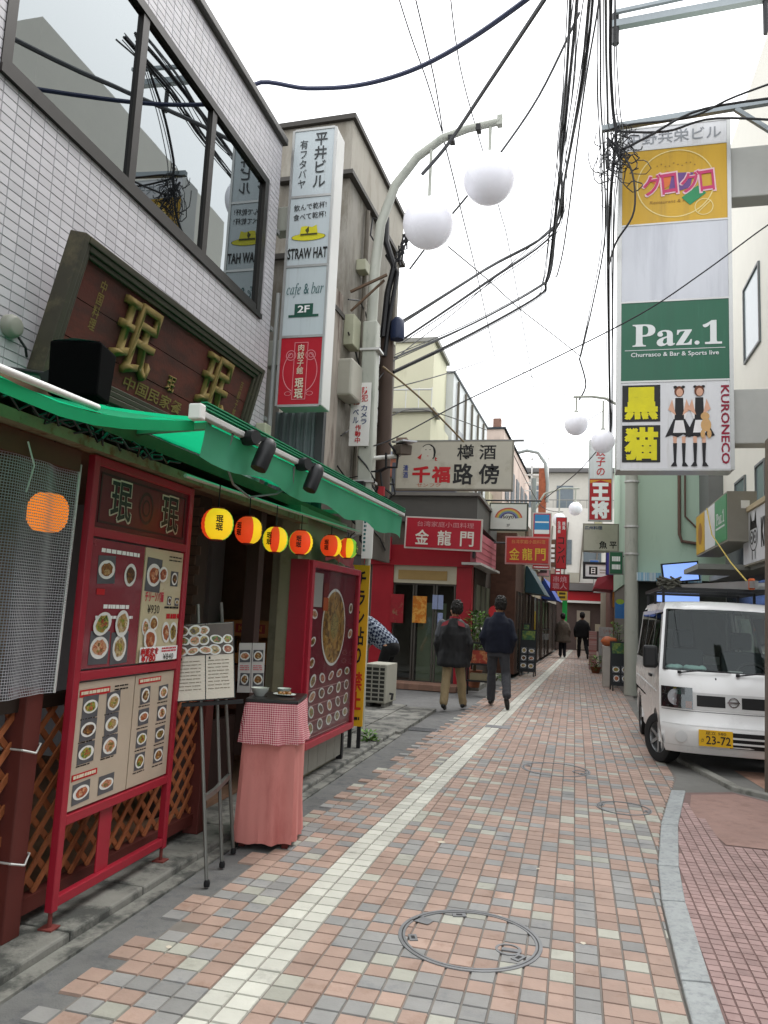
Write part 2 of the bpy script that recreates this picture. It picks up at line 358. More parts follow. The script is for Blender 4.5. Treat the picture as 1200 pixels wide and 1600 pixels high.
# east kerb stones, rose pavement
ek = thing('east_kerb', 'pale granite kerb curving round the rose tiled pavement', 'kerb', (.55, 5, 0))
ys = [1.6, 2.45, 3.1, 3.74, 4.72, 5.36, 6.42, 7.74]
for a, c in zip(ys, ys[1:]):
    xa, xc = spans(KERB, a), spans(KERB, c); b = MB()
    b.hexa([(xa, a + .006, -.04), (xa + .125, a + .006, -.04), (xc + .125, c - .006, -.04), (xc, c - .006, -.04)], [(xa, a + .006, .022), (xa + .125, a + .006, .03), (xc + .125, c - .006, .03), (xc, c - .006, .022)])
    b.build('kerb_stone', granite, ek, bevel=.008, world=True)
b = MB(); b.poly([(.4, -3, .012), (8, -3, .012), (8, 7.2, .012), (1.9, 7.5, .012), (1.45, 7.95, .012), (1.0, 7.72, .012), (.78, 6.4, .012), (.6, 5, .012), (.57, 3, .012)])
rosep = tag(b.build('east_pavement', M('rose_mortar', '#7b6561', .95, .3, 8)), kind='structure')
quads = []
for i in range(-6, 120):
    for j in range(0, 120):
        x0, y0 = .6 + i * .0625, 1.7 + j * .0625
        if y0 > 6.0 and (x0 + .03 > 1.05 + (y0 - 6) * -.06): continue        # plain patch beyond the tiled field
        if x0 < spans(KERB, y0 + .03) + .085 or x0 > 2.6 or y0 > 7.2: continue
        quads.append((x0, y0))
quads.sort(key=lambda q: (not inview(q[0], q[1], 0), dist(*q)))
b = MB(); tile_geo(b, 0, 0, .0625, .0625, 0, 0, ch=.003); pr = [tones(b.mesh('rose_tile', t_rs), [-.14 + .03 * q] * 5) for q in range(8)]
for x, y in quads[:300]: obj('rose_tile', random.choice(pr), rosep, loc=(x, y, .0185 + random.uniform(-.001, .001)))
b = MB()
for x, y in quads[300:]: tile_geo(b, x, y, .0625, .0625, .0185 + random.uniform(-.001, .001), 0, ch=.003)
ro = tag(b.build('rose_tile_field', t_rs, rosep), kind='stuff'); tones(ro.data, [v for _ in range(len(ro.data.polygons) // 5) for v in [random.uniform(-.14, .1)] * 5])
b = MB(); b.poly([(1.06, 6.05, .0165), (2.6, 6.05, .0165), (2.6, 7.35, .0165), (1.9, 7.42, .0165), (1.46, 7.85, .0165), (1.05, 7.64, .0165), (.95, 7.0, .0165)]); b.build('resin_patch', M('rose_resin', '#94786f', .85, .2, 12, bump=.5, hex2='#876c63', thr=.55), rosep)
b = MB(); b.poly([(.9, 7.75, -.004), (1.05, 7.78, -.004), (1.45, 8.02, -.004), (1.95, 7.56, -.004), (8, 7.25, -.004), (8, 16, -.004), (1.03, 16, -.004), (1.03, 8.5, -.004)])
tag(b.build('parking_apron', M('apron_concrete', '#74736f', .9, .25, 8, bump=.4)), kind='structure')
b = MB(); b.bar((1.52, 8.1, .01), (1.2, 9.5, .01), .1, .06); b.bar((1.5, 8.12, .01), (2.0, 7.68, .01), .1, .06); b.bar((2.0, 7.68, .01), (4, 7.5, .01), .1, .06)
tag(b.build('parking_kerb', conc, bevel=.01), 'thin concrete kerb edging the parking bay under the white van', 'kerb')
b = MB(); b.poly([(1.85, 8.0, .0), (8, 7.7, .0), (8, 9.5, .0), (1.7, 9.2, .0)]); tag(b.build('bay_paving', M('bay_tile', '#a98674', .8, .2, 10, cell=(.1, .1, 9))), kind='structure')
# manholes: steel rings with the paving carried through the lid
iron = M('cast_iron', '#828385', .5, .25, 20, metal=.5)
iron_d = M('keyhole_iron', '#1b1b1c', .6, .2, 20)
def manhole(label, cx, cy, r, kind):
    e = thing('manhole_cover', label, 'manhole', (cx, cy, 0), group='steel rimmed manhole covers in the tiled lane')
    b = MB(); b.ring(0, 0, .0045, r * .955, r, 64, h=.006); b.build('outer_ring', iron, e)
    b = MB(); b.ring(0, 0, .0042, r * .905, r * .938, 64, h=.006); b.build('lid_ring', iron, e); b = MB(); b.ring(0, 0, .0028, r * .938, r * .955, 64); b.build('lid_gap', iron_d, e)  # dark ring between frame and lid
    for a in kind:
        b = MB(); b.box(-.035, -.02, -.002, .035, .02, .0042); b.box(-.016, -.009, .0, .016, .009, .0048, 1); o = b.build('keyhole', [iron, iron_d], e)
        o.location = (r * .8 * math.cos(a), r * .8 * math.sin(a), .0008); o.rotation_euler = (0, 0, a + 1.57)
    return e
m1 = manhole('large round manhole ring with two latches and keyholes in the tiles', -.47, 3.88, .345, (-2.8, -.5, 1.9))
b = MB(); b.ring(.19, -.06, .0044, .05, .062, 20, h=.006); b.box(.16, -.075, -.002, .24, -.045, .0042); b.build('latch', iron, m1)
b = MB(); b.poly([(-.3, .1, .0042), (-.22, .08, .0042), (-.2, .14, .0042), (-.26, .17, .0042), (-.31, .15, .0042)]); b.build('latch', iron, m1)
manhole('small round manhole ring beside the granite kerb near the van', .42, 6.9, .225, (2.9, -.2))
m3 = manhole('worn manhole ring with a broken rim in the middle of the lane', -.17, 8.3, .35, (2.9, -.4))
b = MB(); b.ring(.24, -.02, .0046, .06, .075, 20, h=.006); b.build('latch', iron, m3)
b = MB(); b.box(-.05, -.12, -.004, .3, .12, .0035); b.box(.02, -.06, .003, .2, .06, .0042); e = b.build('access_plate', iron); e.location = (-1.15, 11.0, 0); tag(e, 'flat steel access plate set across the white line', 'access plate')
b = MB(); b.box(-.25, -.14, -.004, .25, .14, .004); [b.box(-.22, -.12 + k * .04, .003, .22, -.105 + k * .04, .0075) for k in range(6)]
e = b.build('drain_cover', iron); e.location = (-1.98, 10.2, 0); tag(e, 'dark ribbed drain cover in the west asphalt strip', 'drain cover')
# ================================================================== restaurant building (west side, nearest)
WX = -2.9
tilew = M('wall_tile', '#b9b7bb', .45, .08, 3, cell='piece', hex2='#b3b1b3', thr=.6)
grout = M('tile_grout', '#918f92', .9, .1)
bronze = M('dark_bronze_frame', '#2c2926', .4, .2, 8, metal=.4)
rest_b = thing('restaurant_building', 'grey tiled two storey restaurant building with a wide strip window', 'building', (WX, 3, 0))
W0, W1, WZ0, WZ1, YE, ZT = 2.98, 6.2, 4.28, 5.53, 6.52, 6.12      # window, far corner and roof
b = MB(); wt = .3
b.box(WX - wt, -3, 2.5, WX, YE, WZ0); b.box(WX - wt, -3, WZ1, WX, YE, ZT); b.box(WX - wt, -3, WZ0, WX, W0, WZ1); b.box(WX - wt, W1, WZ0, WX, YE, WZ1)
b.box(-7, YE - .25, 0, WX - wt, YE, ZT); b.box(-7, -3, ZT - .3, WX - wt, YE - .25, ZT - .1); b.box(-7, -3, 0, -6.8, YE, ZT)
b.build('wall', grout, rest_b, world=True)
tw, th = .104, .052; cand = []
for i in range(int((YE + 1.5) / tw)):
    for j in range(int((ZT - 2.55) / th)):
        y, z = -1.5 + i * tw, 2.55 + j * th
        if y + tw > YE: continue
        if y + tw > W0 and y < W1 and z + th > WZ0 - .02 and z < WZ1 + .02: continue
        cand.append((y, z))
cand.sort(key=lambda q: (not inview(WX, q[0], q[1]), dist(WX, q[0], q[1])))
def wtile(mb, y, z, x):
    a, c, d, e, p = y + .0016, y + tw - .0016, z + .0016, z + th - .0016, .005
    f = [(x + p, a + .002, d + .002), (x + p, c - .002, d + .002), (x + p, c - .002, e - .002), (x + p, a + .002, e - .002)]; k = [(x, a, d), (x, c, d), (x, c, e), (x, a, e)]
    mb.poly(f)
    for j in range(4): mb.poly([k[j], k[(j + 1) % 4], f[(j + 1) % 4], f[j]])
pm = MB(); wtile(pm, 0, 0, 0); pm = [tones(pm.mesh('wall_tile', tilew), [-.09 + .02 * q] * 5) for q in range(8)]
for y, z in cand[:300]:
    o = obj('wall_tile', random.choice(pm), rest_b, True); o.location = (WX + random.uniform(-.0005, .0005), y, z)
b = MB()
for y, z in cand[300:]: wtile(b, y, z, WX + random.uniform(-.0005, .0005))
ro = tag(b.build('wall_tile_field', tilew, rest_b, world=True), kind='stuff'); tones(ro.data, [v for _ in range(len(ro.data.polygons) // 5) for v in [random.uniform(-.09, .06)] * 5])
b = MB(); b.box(WX - .34, -3, ZT, WX + .05, YE + .03, ZT + .07); b.build('parapet_cap', M('parapet_metal', '#4c4a48', .5, .2), rest_b, world=True, bevel=.008)
b = MB(); b.box(-4.3, 3.6, ZT, -3.6, 5.6, ZT + 1.6); b.build('roof_hut', M('roof_hut_grey', '#8a8987', .8, .15), rest_b, world=True)
# strip window with three panes
win = obj('window', MB().box(WX - .28, W0 - .06, WZ0 - .09, WX + .03, W1 + .06, WZ0 - .045).mesh('window', bronze), rest_b, True)
fb = MB(); fb.box(WX - .2, W0 - .05, WZ0 - .045, WX + .012, W0 + .02, WZ1 + .05); fb.box(WX - .2, W1 - .03, WZ0 - .045, WX + .012, W1 + .05, WZ1 + .05)
fb.box(WX - .2, W0 + .02, WZ1 - .02, WX + .012, W1 - .03, WZ1 + .05); fb.box(WX - .2, W0 + .02, WZ0 - .045, WX + .006, W1 - .03, WZ0 + .02)
for ym in (4.12, 5.14): fb.box(WX - .07, ym - .036, WZ0 + .02, WX + .004, ym + .036, WZ1 - .02)
fo = fb.build('window_frame', bronze); fo.parent = win; fo.matrix_parent_inverse = rest_b.matrix_basis.inverted(); fo.matrix_parent_inverse = Matrix.Identity(4)
wg = glass_mat('office_glass', '#1c2626', .26, .01, .05, .85)
for a, c in ((W0 + .02, 4.084), (4.156, 5.104), (5.176, W1 - .03)):
    p = MB(); p.poly([(WX - .02, a, WZ0 + .02), (WX - .02, c, WZ0 + .02), (WX - .02, c, WZ1 - .02), (WX - .02, a, WZ1 - .02)])
    q = p.build('pane', wg); q.parent = win
b = MB(); b.box(-6.7, -2.9, 4.0, -3.22, 6.2, 4.05); b.box(-4.3, 2.6, 4.0, -4.25, 6.2, 5.8); b.build('office_room', M('office_dark', '#4b5150', .9, .3), rest_b, world=True)
# drain pipes on the corner
b = MB(); b.tube([(-2.96, 6.56, 2.6), (-2.96, 6.56, 5.9)], .03); b.tube([(-2.88, 6.62, 2.6), (-2.88, 6.62, 4.6)], .022)
for z in (3.3, 4.2, 5.2): b.box(-3.0, 6.53, z, -2.9, 6.6, z + .04)
b.build('drain_pipe', M('pipe_grey', '#8d8f8e', .5, .2), rest_b, world=True)
# lit interior shell of the ground floor: dark walls, opening, brick pier, tiled pillar
b = MB(); b.box(-6.8, -3, 0, -2.62, 7.5, .07); b.box(-6.0, 6.9, .07, -2.62, 7.0, 2.5); b.box(-5.4, -3, .07, -5.3, 6.9, 2.5); b.box(-5.3, -3, 2.42, -2.42, 7.6, 2.5)
b.build('interior_shell', M('interior_brown', '#7d604c', .9, .4, 4), rest_b, world=True)
b = MB(); b.box(-3.35, 5.6, .07, -3.0, 5.8, 2.42)
pier = b.build('brick_pier', M('pier_mortar', '#4b4038', .9, .2), rest_b, world=True)
bm_ = M('pier_brick', '#6a5648', .85, .25, 9, cell=(.1, .1, .1)); pb = MB().box(-.082, 0, -.036, .082, .015, .036).mesh('brick', bm_)
for k in range(29):
    for c in range(2):
        o = obj('brick', pb, pier); o.location = (-3.26 + c * .175 + (.04 if k % 2 else 0), 5.586, .12 + k * .08)
b = MB(); b.box(-2.47, 6.1, 0, -2.31, 6.3, 2.42); b.box(-2.62, 6.3, 0, -2.33, 7.55, 2.42); b.build('tiled_pillar', M('cream_pillar', '#8d8a72', .5, .15, 6, hex2='#7b785f', thr=.58), rest_b, world=True)
blk = M('pale_block', '#8f8d84', .7, .15, 8)
for k in range(6):
    o = obj('wall_block', MB().box(0, .004, .09, .05, .246, .36).mesh('wall_block', blk), rest_b, True); o.location = (-2.325, 6.08 + k * .25, 0)
b = MB(); b.bar((-2.37, 5.35, .45), (-2.37, 5.35, 2.35), .1, .1); b.box(-2.8, 4.82, .07, -2.75, 6.05, .62); b.build('door_post', M('dark_wood', '#2e1a14', .7, .3, 8, stretch=(1, 1, .2)), rest_b, world=True)
# header beam, gutter and tin roof between shop front and tiled wall
rust = M('rusty_gutter', '#7d7a5e', .75, .35, 16, hex2='#6d4526', thr=.56)
b = MB(); b.bar((-2.28, -1, 2.265), (-2.28, 6.1, 2.28), .09, .05); b.bar((-2.34, -1, 2.19), (-2.34, 3.1, 2.19), .06, .1, 1); b.build('gutter_beam', [rust, M('beam_wood', '#5b3a2b', .8, .3, 9)], rest_b, world=True)
b = MB(); b.poly([(-2.26, -3, 2.30), (-2.26, 7.6, 2.32), (WX, 7.6, 2.5), (WX, -3, 2.5)]); b.build('tin_roof', M('tin_dark', '#2f3a34', .7, .3), rest_b, world=True)
b = MB(); b.tube([(-2.2, 3.9, 2.27), (-2.2, 5.6, 2.3), (-2.15, 7.4, 2.33)], .013, 6); b.build('lantern_rail', alu, rest_b, world=True)

# ------------------------------------------------------------------ carved wooden plaque over the awning
wood = M('plaque_red_wood', '#5e281f', .75, .35, 7, hex2='#45211b', thr=.5, stretch=(1, .35, 1), bump=.3)
pfr = M('plaque_moulding', '#3c382c', .6, .35, 9, hex2='#59523d', thr=.6, stretch=(1, .3, 1))
gold = M('dull_gold', '#7d6a3c', .7, .25, 12, spec=.2)
pl = face('carved_plaque', 'carved red wooden plaque with raised gold characters above the green awning', 'plaque', (WX + .06, 3.34, 2.74), (0, 1, .012), (.25, 0, 1))
Wp, Hp = 2.46, .80
b = MB(); b.box(.1, .1, -.04, Wp - .1, .25, .01); b.build('board', wood, pl); 
for k, (y0, y1) in enumerate(((.255, .47), (.475, Hp - .1))):
    b = MB(); b.box(.1, y0, -.04, Wp - .1, y1, .012); b.build('board', wood, pl)
b = MB()
for t0, t1, zz in ((0, .04, .06), (.04, .075, .05), (.075, .105, .035)):
    b.box(t0, t0, -.05, t1, Hp - t0, zz); b.box(Wp - t1, t0, -.05, Wp - t0, Hp - t0, zz); b.box(t1, t0, -.05, Wp - t1, t1, zz); b.box(t1, Hp - t1, -.05, Wp - t1, Hp - t0, zz)
b.build('moulded_frame', pfr, pl, bevel=.006)
def relief(parent, s, cx, cy, wd, ht, mat, depth, bold=.02, name='raised_character'):
    o = text(parent, s, cx, cy, wd, ht, mat, min(bold, .010), .0, name=name); o.data = o.data.copy()
    bm = bmesh.new(); bm.from_mesh(o.data); r = bmesh.ops.extrude_face_region(bm, geom=bm.faces[:]); bmesh.ops.translate(bm, verts=[v for v in r['geom'] if isinstance(v, bmesh.types.BMVert)], vec=(0, 0, depth)); bmesh.ops.recalc_face_normals(bm, faces=bm.faces); bm.to_mesh(o.data); bm.free(); o.location.z = .011; return o
relief(pl, '珉', .72, .44, .42, .46, gold, .03, .016); relief(pl, '珉', 1.79, .45, .42, .46, gold, .03, .016)
relief(pl, '珉', 1.24, .30, .1, .11, gold, .01, .01); text(pl, '中国民家餐', 1.1, .17, .72, .09, gold, .012, .014)
text(pl, '中\n国\n料\n理', .31, .50, .06, .3, gold, .01, .014); text(pl, '百\n餃\n子\n館', 2.22, .46, .05, .3, gold, .01, .014)

# ------------------------------------------------------------------ black flood lamp, round bulkhead lamp
fl = face('flood_lamp', 'black box speaker lamp on a steel arm over the green awning', 'lamp', (-2.23, 2.93, 2.57), (.95, .2, 0), (-.12, 0, 1))
b = MB(); b.hexa([(-.115, -.125, -.08), (.115, -.125, -.08), (.115, -.125, .07), (-.115, -.125, .07)], [(-.12, .125, -.1), (.12, .125, -.1), (.12, .125, .09), (-.12, .125, .09)]); b.build('lamp_body', M('matt_black', '#060607', .95, .2, spec=.05), fl, bevel=.012)
b = MB(); b.poly([(-.11, .127, -.09), (.11, .127, -.09), (.11, .127, .08), (0, .132, .1), (-.11, .127, .08)]); b.build('top_plate', M('slate_plate', '#6e7c8b', .4, .1), fl)
b = MB(); b.tube([(-.85, .08, -.12), (-.45, .05, -.1), (-.14, .0, -.05)], .012, 8); b.bar((-.2, -.02, -.06), (-.1, .02, -.03), .05, .05); b.build('arm', black, fl)
rl = face('bulkhead_lamp', 'small round grey lamp fixed to the tiled wall', 'lamp', (WX + .006, 3.19, 2.93), (0, 1, 0))
b = MB(); b.lathe([(.062, 0), (.062, .03), (.052, .05), (.04, .055)]); b.build('housing', M('lamp_grey', '#8a8b80', .5, .1), rl, smooth=True)
b = MB(); b.tube([(.02, -.03, .03), (.08, -.09, .05), (.13, -.12, .02)], .007, 6); b.build('flex', black, rl)

# ------------------------------------------------------------------ awnings
grn = M('green_canvas', '#0f8558', .55, .12, 5, hex2='#0d7a50', thr=.6); 
def canvas_mat(name, h, tr):
    m = M(name, h, .6, .12, 5); n = m.node_tree.nodes; l = m.node_tree.links
    p = n['Principled BSDF']; o = [x for x in n if x.type == 'OUTPUT_MATERIAL'][0]; t = n.new('ShaderNodeBsdfTranslucent'); mx = n.new('ShaderNodeMixShader'); mx.inputs['Fac'].default_value = tr
    l.new(p.inputs['Base Color'].links[0].from_socket, t.inputs['Color']); l.new(p.outputs[0], mx.inputs[1]); l.new(t.outputs[0], mx.inputs[2]); l.new(mx.outputs[0], o.inputs['Surface']); return m
canvas = canvas_mat('green_awning_canvas', '#1bb880', .62)
stripe = canvas_mat('pale_green_valance', '#57ac8c', .5)
aw = thing('striped_edge_awning', 'green canvas awning with an aluminium front bar and three black spot lamps', 'awning', (-2.3, 5.5, 2.5))
b = MB(); N = 22
for i in range(N):
    for j in range(6):
        P = lambda i, j: (-1.84 - (WX + .02 + 1.84) * -1 * j / 6, 3.36 + (7.95 - 3.36) * i / N, 2.47 + .11 * i / N + (.20 - .05 * i / N) * j / 6 - .035 * math.sin(math.pi * j / 6) + .012 * noise.noise((i * .7, j * .9, 2)) + .006 * noise.noise((i * 1.9, j * 2.1, 5)))
        b.poly([P(i, j), P(i + 1, j), P(i + 1, j + 1), P(i, j + 1)])
b.build('canvas', canvas, aw, world=True, smooth=True)
b = MB(); N = 36
for i in range(N):
    Q = lambda i, j: (-1.835 + .03 * noise.noise((i * .45, j * .8, 1)) * (j > 0) - .01 * j, 3.42 + (7.95 - 3.42) * i / N, 2.45 + .11 * i / N - j * (.085 + .012 * math.sin(i * .7) + .0008 * i))
    for j in range(2): b.poly([Q(i, j), Q(i + 1, j), Q(i + 1, j + 1), Q(i, j + 1)])
b.build('valance', stripe, aw, world=True, smooth=True)
b = MB(); b.bar((-1.83, 3.33, 2.48), (-1.83, 7.98, 2.59), .04, .034); b.build('front_bar', alu, aw, world=True, bevel=.006)
for k in range(3):
    b = MB(); b.bar((-1.83 + .006, 3.36, 2.512 + k * .017), (-1.83 + .006, 7.98, 2.622 + k * .017), .035, .006); b.build('canvas_roll', grn if k % 2 == 0 else stripe, aw, world=True)
b = MB(); b.box(-1.865, 3.28, 2.44, -1.795, 3.335, 2.52); b.build('end_cap', white, aw, world=True, bevel=.008)
b = MB(); b.bar((-1.86, 3.5, 2.46), (-2.85, 3.9, 2.52), .03, .04); b.bar((-1.86, 7.6, 2.55), (-2.85, 7.2, 2.52), .03, .04); b.build('folding_arm', M('arm_green_grey', '#8ea08f', .5, .1), aw, world=True)
sp_m = M('spot_black', '#1b1d1f', .5, .2, 10)
for k, (y, z) in enumerate(((3.86, 2.49), (4.72, 2.51), (3.99, 2.5))[:2]):
    e = thing('spot_lamp', ('black spot lamp on the awning bar beside the white end cap', 'black spot lamp on the awning bar where the loose lead ends')[k], 'spot lamp', (-1.79, y, z - .01), group='spot lamps on the awning bar')
    b = MB(); b.lathe([(.0, -.045), (.04, -.045), (.045, -.02), (.045, .02), (.04, .045), (0, .045)], n=18); o = b.build('clamp', sp_m, e, smooth=True); o.rotation_euler = (rad(90), 0, rad(70))
    b = MB(); b.lathe([(0, -.1), (.046, -.1), (.05, -.08), (.05, .05), (.04, .085), (.02, .1), (0, .1)], n=20); o = b.build('lamp_can', sp_m, e, smooth=True); o.location = (.04, .12, -.07); o.rotation_euler = (rad(-18), rad(12), 0)
    b = MB(); b.bar((.0, .03, .0), (.04, .12, .02), .025, .025); b.build('yoke', black, e)
e = thing('lamp_lead', 'loose grey lamp lead looping under the green awning', 'cable', (-1.85, 4.2, 2.3))
b = MB(); b.tube([(-1.83, 3.72, 2.47), (-1.87, 3.72, 2.33), (-1.92, 3.95, 2.23), (-1.95, 4.25, 2.2), (-1.9, 4.55, 2.27), (-1.85, 4.7, 2.36), (-1.83, 4.66, 2.47)], .007, 6); b.build('lead', grime, e, world=True, smooth=True)
# nearer awning with a sagging edge
a2 = thing('sagging_awning', 'sagging bright green awning sheet with a white front pipe', 'awning', (-2.3, 2.2, 2.4))
edge = [(-1, 2.23), (1.2, 2.245), (2.0, 2.262), (2.45, 2.262), (2.8, 2.32), (3.1, 2.39), (3.34, 2.45)]
b = MB(); N = 26
for i in range(N):
    for j in range(6):
        def P(i, j):
            y = -1 + 4.34 * i / N; z = spans(edge, y); return (-1.86 - .98 * j / 6, y, z + (2.62 - z) * j / 6 - .03 * math.sin(math.pi * j / 6) + .008 * math.sin(i * 1.9 + j))
        b.poly([P(i, j), P(i + 1, j), P(i + 1, j + 1), P(i, j + 1)])
b.build('canvas', canvas, a2, world=True, smooth=True)
b = MB(); N = 22
for i in range(N):
    def P(i, j):
        y = -1 + 4.34 * i / N; z = spans(edge, y) - .005; return (-1.858 + .006 * math.sin(i), y, z - j * .05)
    b.poly([P(i, 0), P(i + 1, 0), P(i + 1, 1), P(i, 1)])
b.build('valance', canvas, a2, world=True, smooth=True)
b = MB(); b.tube([(-1.85, -1, 2.245), (-1.85, 1.2, 2.262), (-1.85, 2.1, 2.285), (-1.9, 2.62, 2.315)], .014, 10); b.build('front_pipe', white, a2, world=True, smooth=True)
b = MB()
for k in range(9):
    y = 2.4 + k * .13; b.tube([(-2.2 + random.uniform(-.04, .04), y + q * .06, 2.31 + .025 * math.sin(q * 2.3 + k) + random.uniform(-.01, .015)) for q in range(7)], .006, 5)
b.build('cable_bundle', black, a2, world=True, smooth=True)

# ------------------------------------------------------------------ lattice fence with posts
lw = M('lattice_wood', '#a5623c', .7, .3, 10, hex2='#854a2c', thr=.56, stretch=(1, 1, .6)); pw = M('post_wood', '#5a2620', .6, .25, 9, stretch=(1, 1, .25))
lf = thing('lattice_fence', 'brown wooden lattice fence with dark red posts behind the menu stand', 'fence', (-2.42, 3.4, .08))
X0, Y0, Y1, Z0, Z1 = -2.44, 1.6, 4.75, .17, 1.02
def slats(sgn, xx):
    s = .135; k = -12
    while k < 40:
        c = Y0 + k * s; k += 1
        pts = []
        for z in (Z0, Z1):
            pts.append((c + sgn * (z - Z0), z) if sgn > 0 else (c + (Z1 - Z0) - (z - Z0), z))
        (ya, za), (yb, zb) = pts
        def clip(ya, za, yb, zb):
            if ya > yb: ya, za, yb, zb = yb, zb, ya, za
            if yb <= Y0 + .02 or ya >= Y1 - .02: return None
            sl_ = (zb - za) / (yb - ya)
            if ya < Y0: za += sl_ * (Y0 - ya); ya = Y0
            if yb > Y1: zb += sl_ * (Y1 - yb); yb = Y1
            return ya, za, yb, zb
        r = clip(ya, za, yb, zb)
        if r and abs(r[2] - r[0]) > .03:
            o = MB().bar((xx, r[0], r[1]), (xx, r[2], r[3]), .028, .010, 0, (1, 0, 0)).build('slat', lw, lf, world=True)
slats(1, X0 + .008); slats(-1, X0 - .008)
b = MB(); b.box(X0 - .03, Y0, Z1, X0 + .03, Y1, Z1 + .06); b.build('top_rail', M('rail_dark', '#2d221c', .6, .2), lf, world=True)
b = MB(); b.box(X0 - .03, Y0, Z0 - .07, X0 + .03, Y1, Z0); b.build('bottom_rail', pw, lf, world=True)
for y in (1.6, 3.03, 4.78): b = MB(); b.box(X0 - .04, y - .055, .04, X0 + .07, y + .055, 1.12 if y < 4 else 1.08); b.build('post', pw, lf, world=True, bevel=.006)
for z in (.38, .86): b = MB(); b.tube([(X0 + .075, 2.97, z), (X0 + .1, 3.03, z - .02), (X0 + .075, 3.09, z + .01), (X0 - .05, 3.09, z + .02), (X0 - .05, 2.97, z), (X0 + .075, 2.97, z)], .005, 5); b.build('binding_wire', alu, lf, world=True)
# net curtain
nc = thing('net_curtain', 'grey wire netting curtain hanging over the dim window beside the menu stand', 'netting', (-2.36, 2.5, 1.1))
def nx(y, z): return -2.33 + .02 * math.sin(y * 14) * (1.1 - .4 * (z - 1.1)) + .008 * math.sin(y * 31 + z * 3)
net = M('net_grey', '#a9aab0', .5, .2, 20); b = MB(); s = .0125
for k in range(int(1.65 / s)):
    y = 1.5 + k * s
    if y > 3.13: break
    pts = [(nx(y, z), y - (2.2 - z) * .02, z) for z in (2.18, 1.8, 1.45, 1.1)]
    for p, q in zip(pts, pts[1:]): b.poly([(p[0], p[1], p[2]), (p[0], p[1] + .0034, p[2]), (q[0], q[1] + .0034, q[2]), (q[0], q[1], q[2])])
for k in range(int(1.08 / s)):
    z = 1.1 + k * s
    for i in range(33):
        ya, yb = 1.5 + i * .05, min(3.13, 1.55 + i * .05); d = (2.2 - z) * .02
        b.poly([(nx(ya, z), ya - d, z), (nx(yb, z), yb - d, z), (nx(yb, z), yb - d, z + .0034), (nx(ya, z), ya - d, z + .0034)])
b.build('netting', net, nc, world=True)
b = MB(); b.tube([(nx(3.13, 2.18), 3.13, 2.18), (nx(3.13, 1.1), 3.108, 1.1)], .007, 6); b.tube([(-2.3, 2.72, 2.2), (-2.28, 2.75, 2.1), (-2.29, 2.73, 1.98)], .004, 5); b.build('edge_cord', alu, nc, world=True)
ol = thing('orange_lantern', 'glowing orange paper lamp behind the wire netting', 'lantern', (-2.72, 3.42, 1.9))
b = MB(); b.lathe([((.104 - .045 * abs(q / 9 - 1) ** 3.2) * (1.0 if q % 2 else .955), -.1 + .2 * q / 18) for q in range(19)], n=28); b.build('shade', M('orange_glow', '#ff8a10', .6, .05, 5, emit=.5), ol, smooth=True).location = (0, 0, .08)
b = MB(); b.tube([(0, 0, .18), (0, 0, .56)], .005, 5); b.build('cord', black, ol)

# ------------------------------------------------------------------ printed dishes
FOOD = [food_mat('food_brown', ['#5a3a1c', '#a0692f', '#7d4a22', '#c89a4d']), food_mat('food_green', ['#4f5f2a', '#b59a4c', '#6d4a26', '#c9b26a']), food_mat('food_red', ['#9c3b22', '#c86a3c', '#7a2c1c', '#d79a62']), food_mat('food_pale', ['#d8c28e', '#b88b4e', '#8d6d3d', '#e4d6ae']), food_mat('food_dark', ['#2c1a10', '#6d4426', '#3f2414', '#94703c']), food_mat('food_shrimp', ['#d07a4c', '#e0b48a', '#b5522c', '#f0dcb8']), food_mat('food_leaf', ['#2f4a1c', '#5d8a34', '#c9b24c', '#8a5a2c'])]
card_m = M('photo_card', '#55575c', .35, .3, 20); plate_m = M('plate_white', '#dedfdc', .3, .05)
_dm = {}
def dish(parent, cx, cy, s, k=0, card=True, asp=1.0, z=.004):
    vr = random.randrange(4); k = random.randrange(7) if k >= 0 else 0; key = (k, card, vr)
    if key not in _dm:
        b = MB()
        if card: b.rect(-.5, -.5, .5, .5, 0, 0)
        rx_, ry_ = ((.45, .40), (.47, .34), (.40, .42), (.46, .30))[vr]; b.disc(0, .0, .0012, rx_, ry_, 22, 1); rnd = random.Random(k * 9 + vr); b.poly([(rx_ * rnd.uniform(.62, .82) * math.cos(q * .42), ry_ * rnd.uniform(.62, .82) * math.sin(q * .42), .0024) for q in range(15)], 2); [b.disc(rnd.uniform(-.16, .16), rnd.uniform(-.13, .13), .003 + .0004 * q, rnd.uniform(.05, .13), rnd.uniform(.04, .1), 8, 3) for q in range(3)]
        _dm[key] = b.mesh('dish_photo', [card_m, plate_m, FOOD[k], FOOD[(k + 3) % 7]])
    o = obj('dish_photo', _dm[key], parent); o.location = (cx + random.uniform(-.02, .02) * s, cy + random.uniform(-.02, .02) * s, z); o.scale = (s * asp * random.uniform(.92, 1.04), s * random.uniform(.92, 1.04), 1); o.rotation_euler = (0, 0, random.uniform(-.06, .06) if card else random.uniform(-.4, .4)); return o
def bars(parent, x0, y0, x1, y1, n, mat, z=.004, fill=.5):
    b = MB(); h = (y1 - y0) / n
    for i in range(n):
        x = x0; 
        while x < x1 - .006:
            wd = min(random.uniform(.012, .05), x1 - x); b.rect(x, y0 + i * h + h * .2, x + wd * .86, y0 + i * h + h * (.2 + fill), z); x += wd
    return tag(b.build('small_print', mat, parent), kind='stuff')

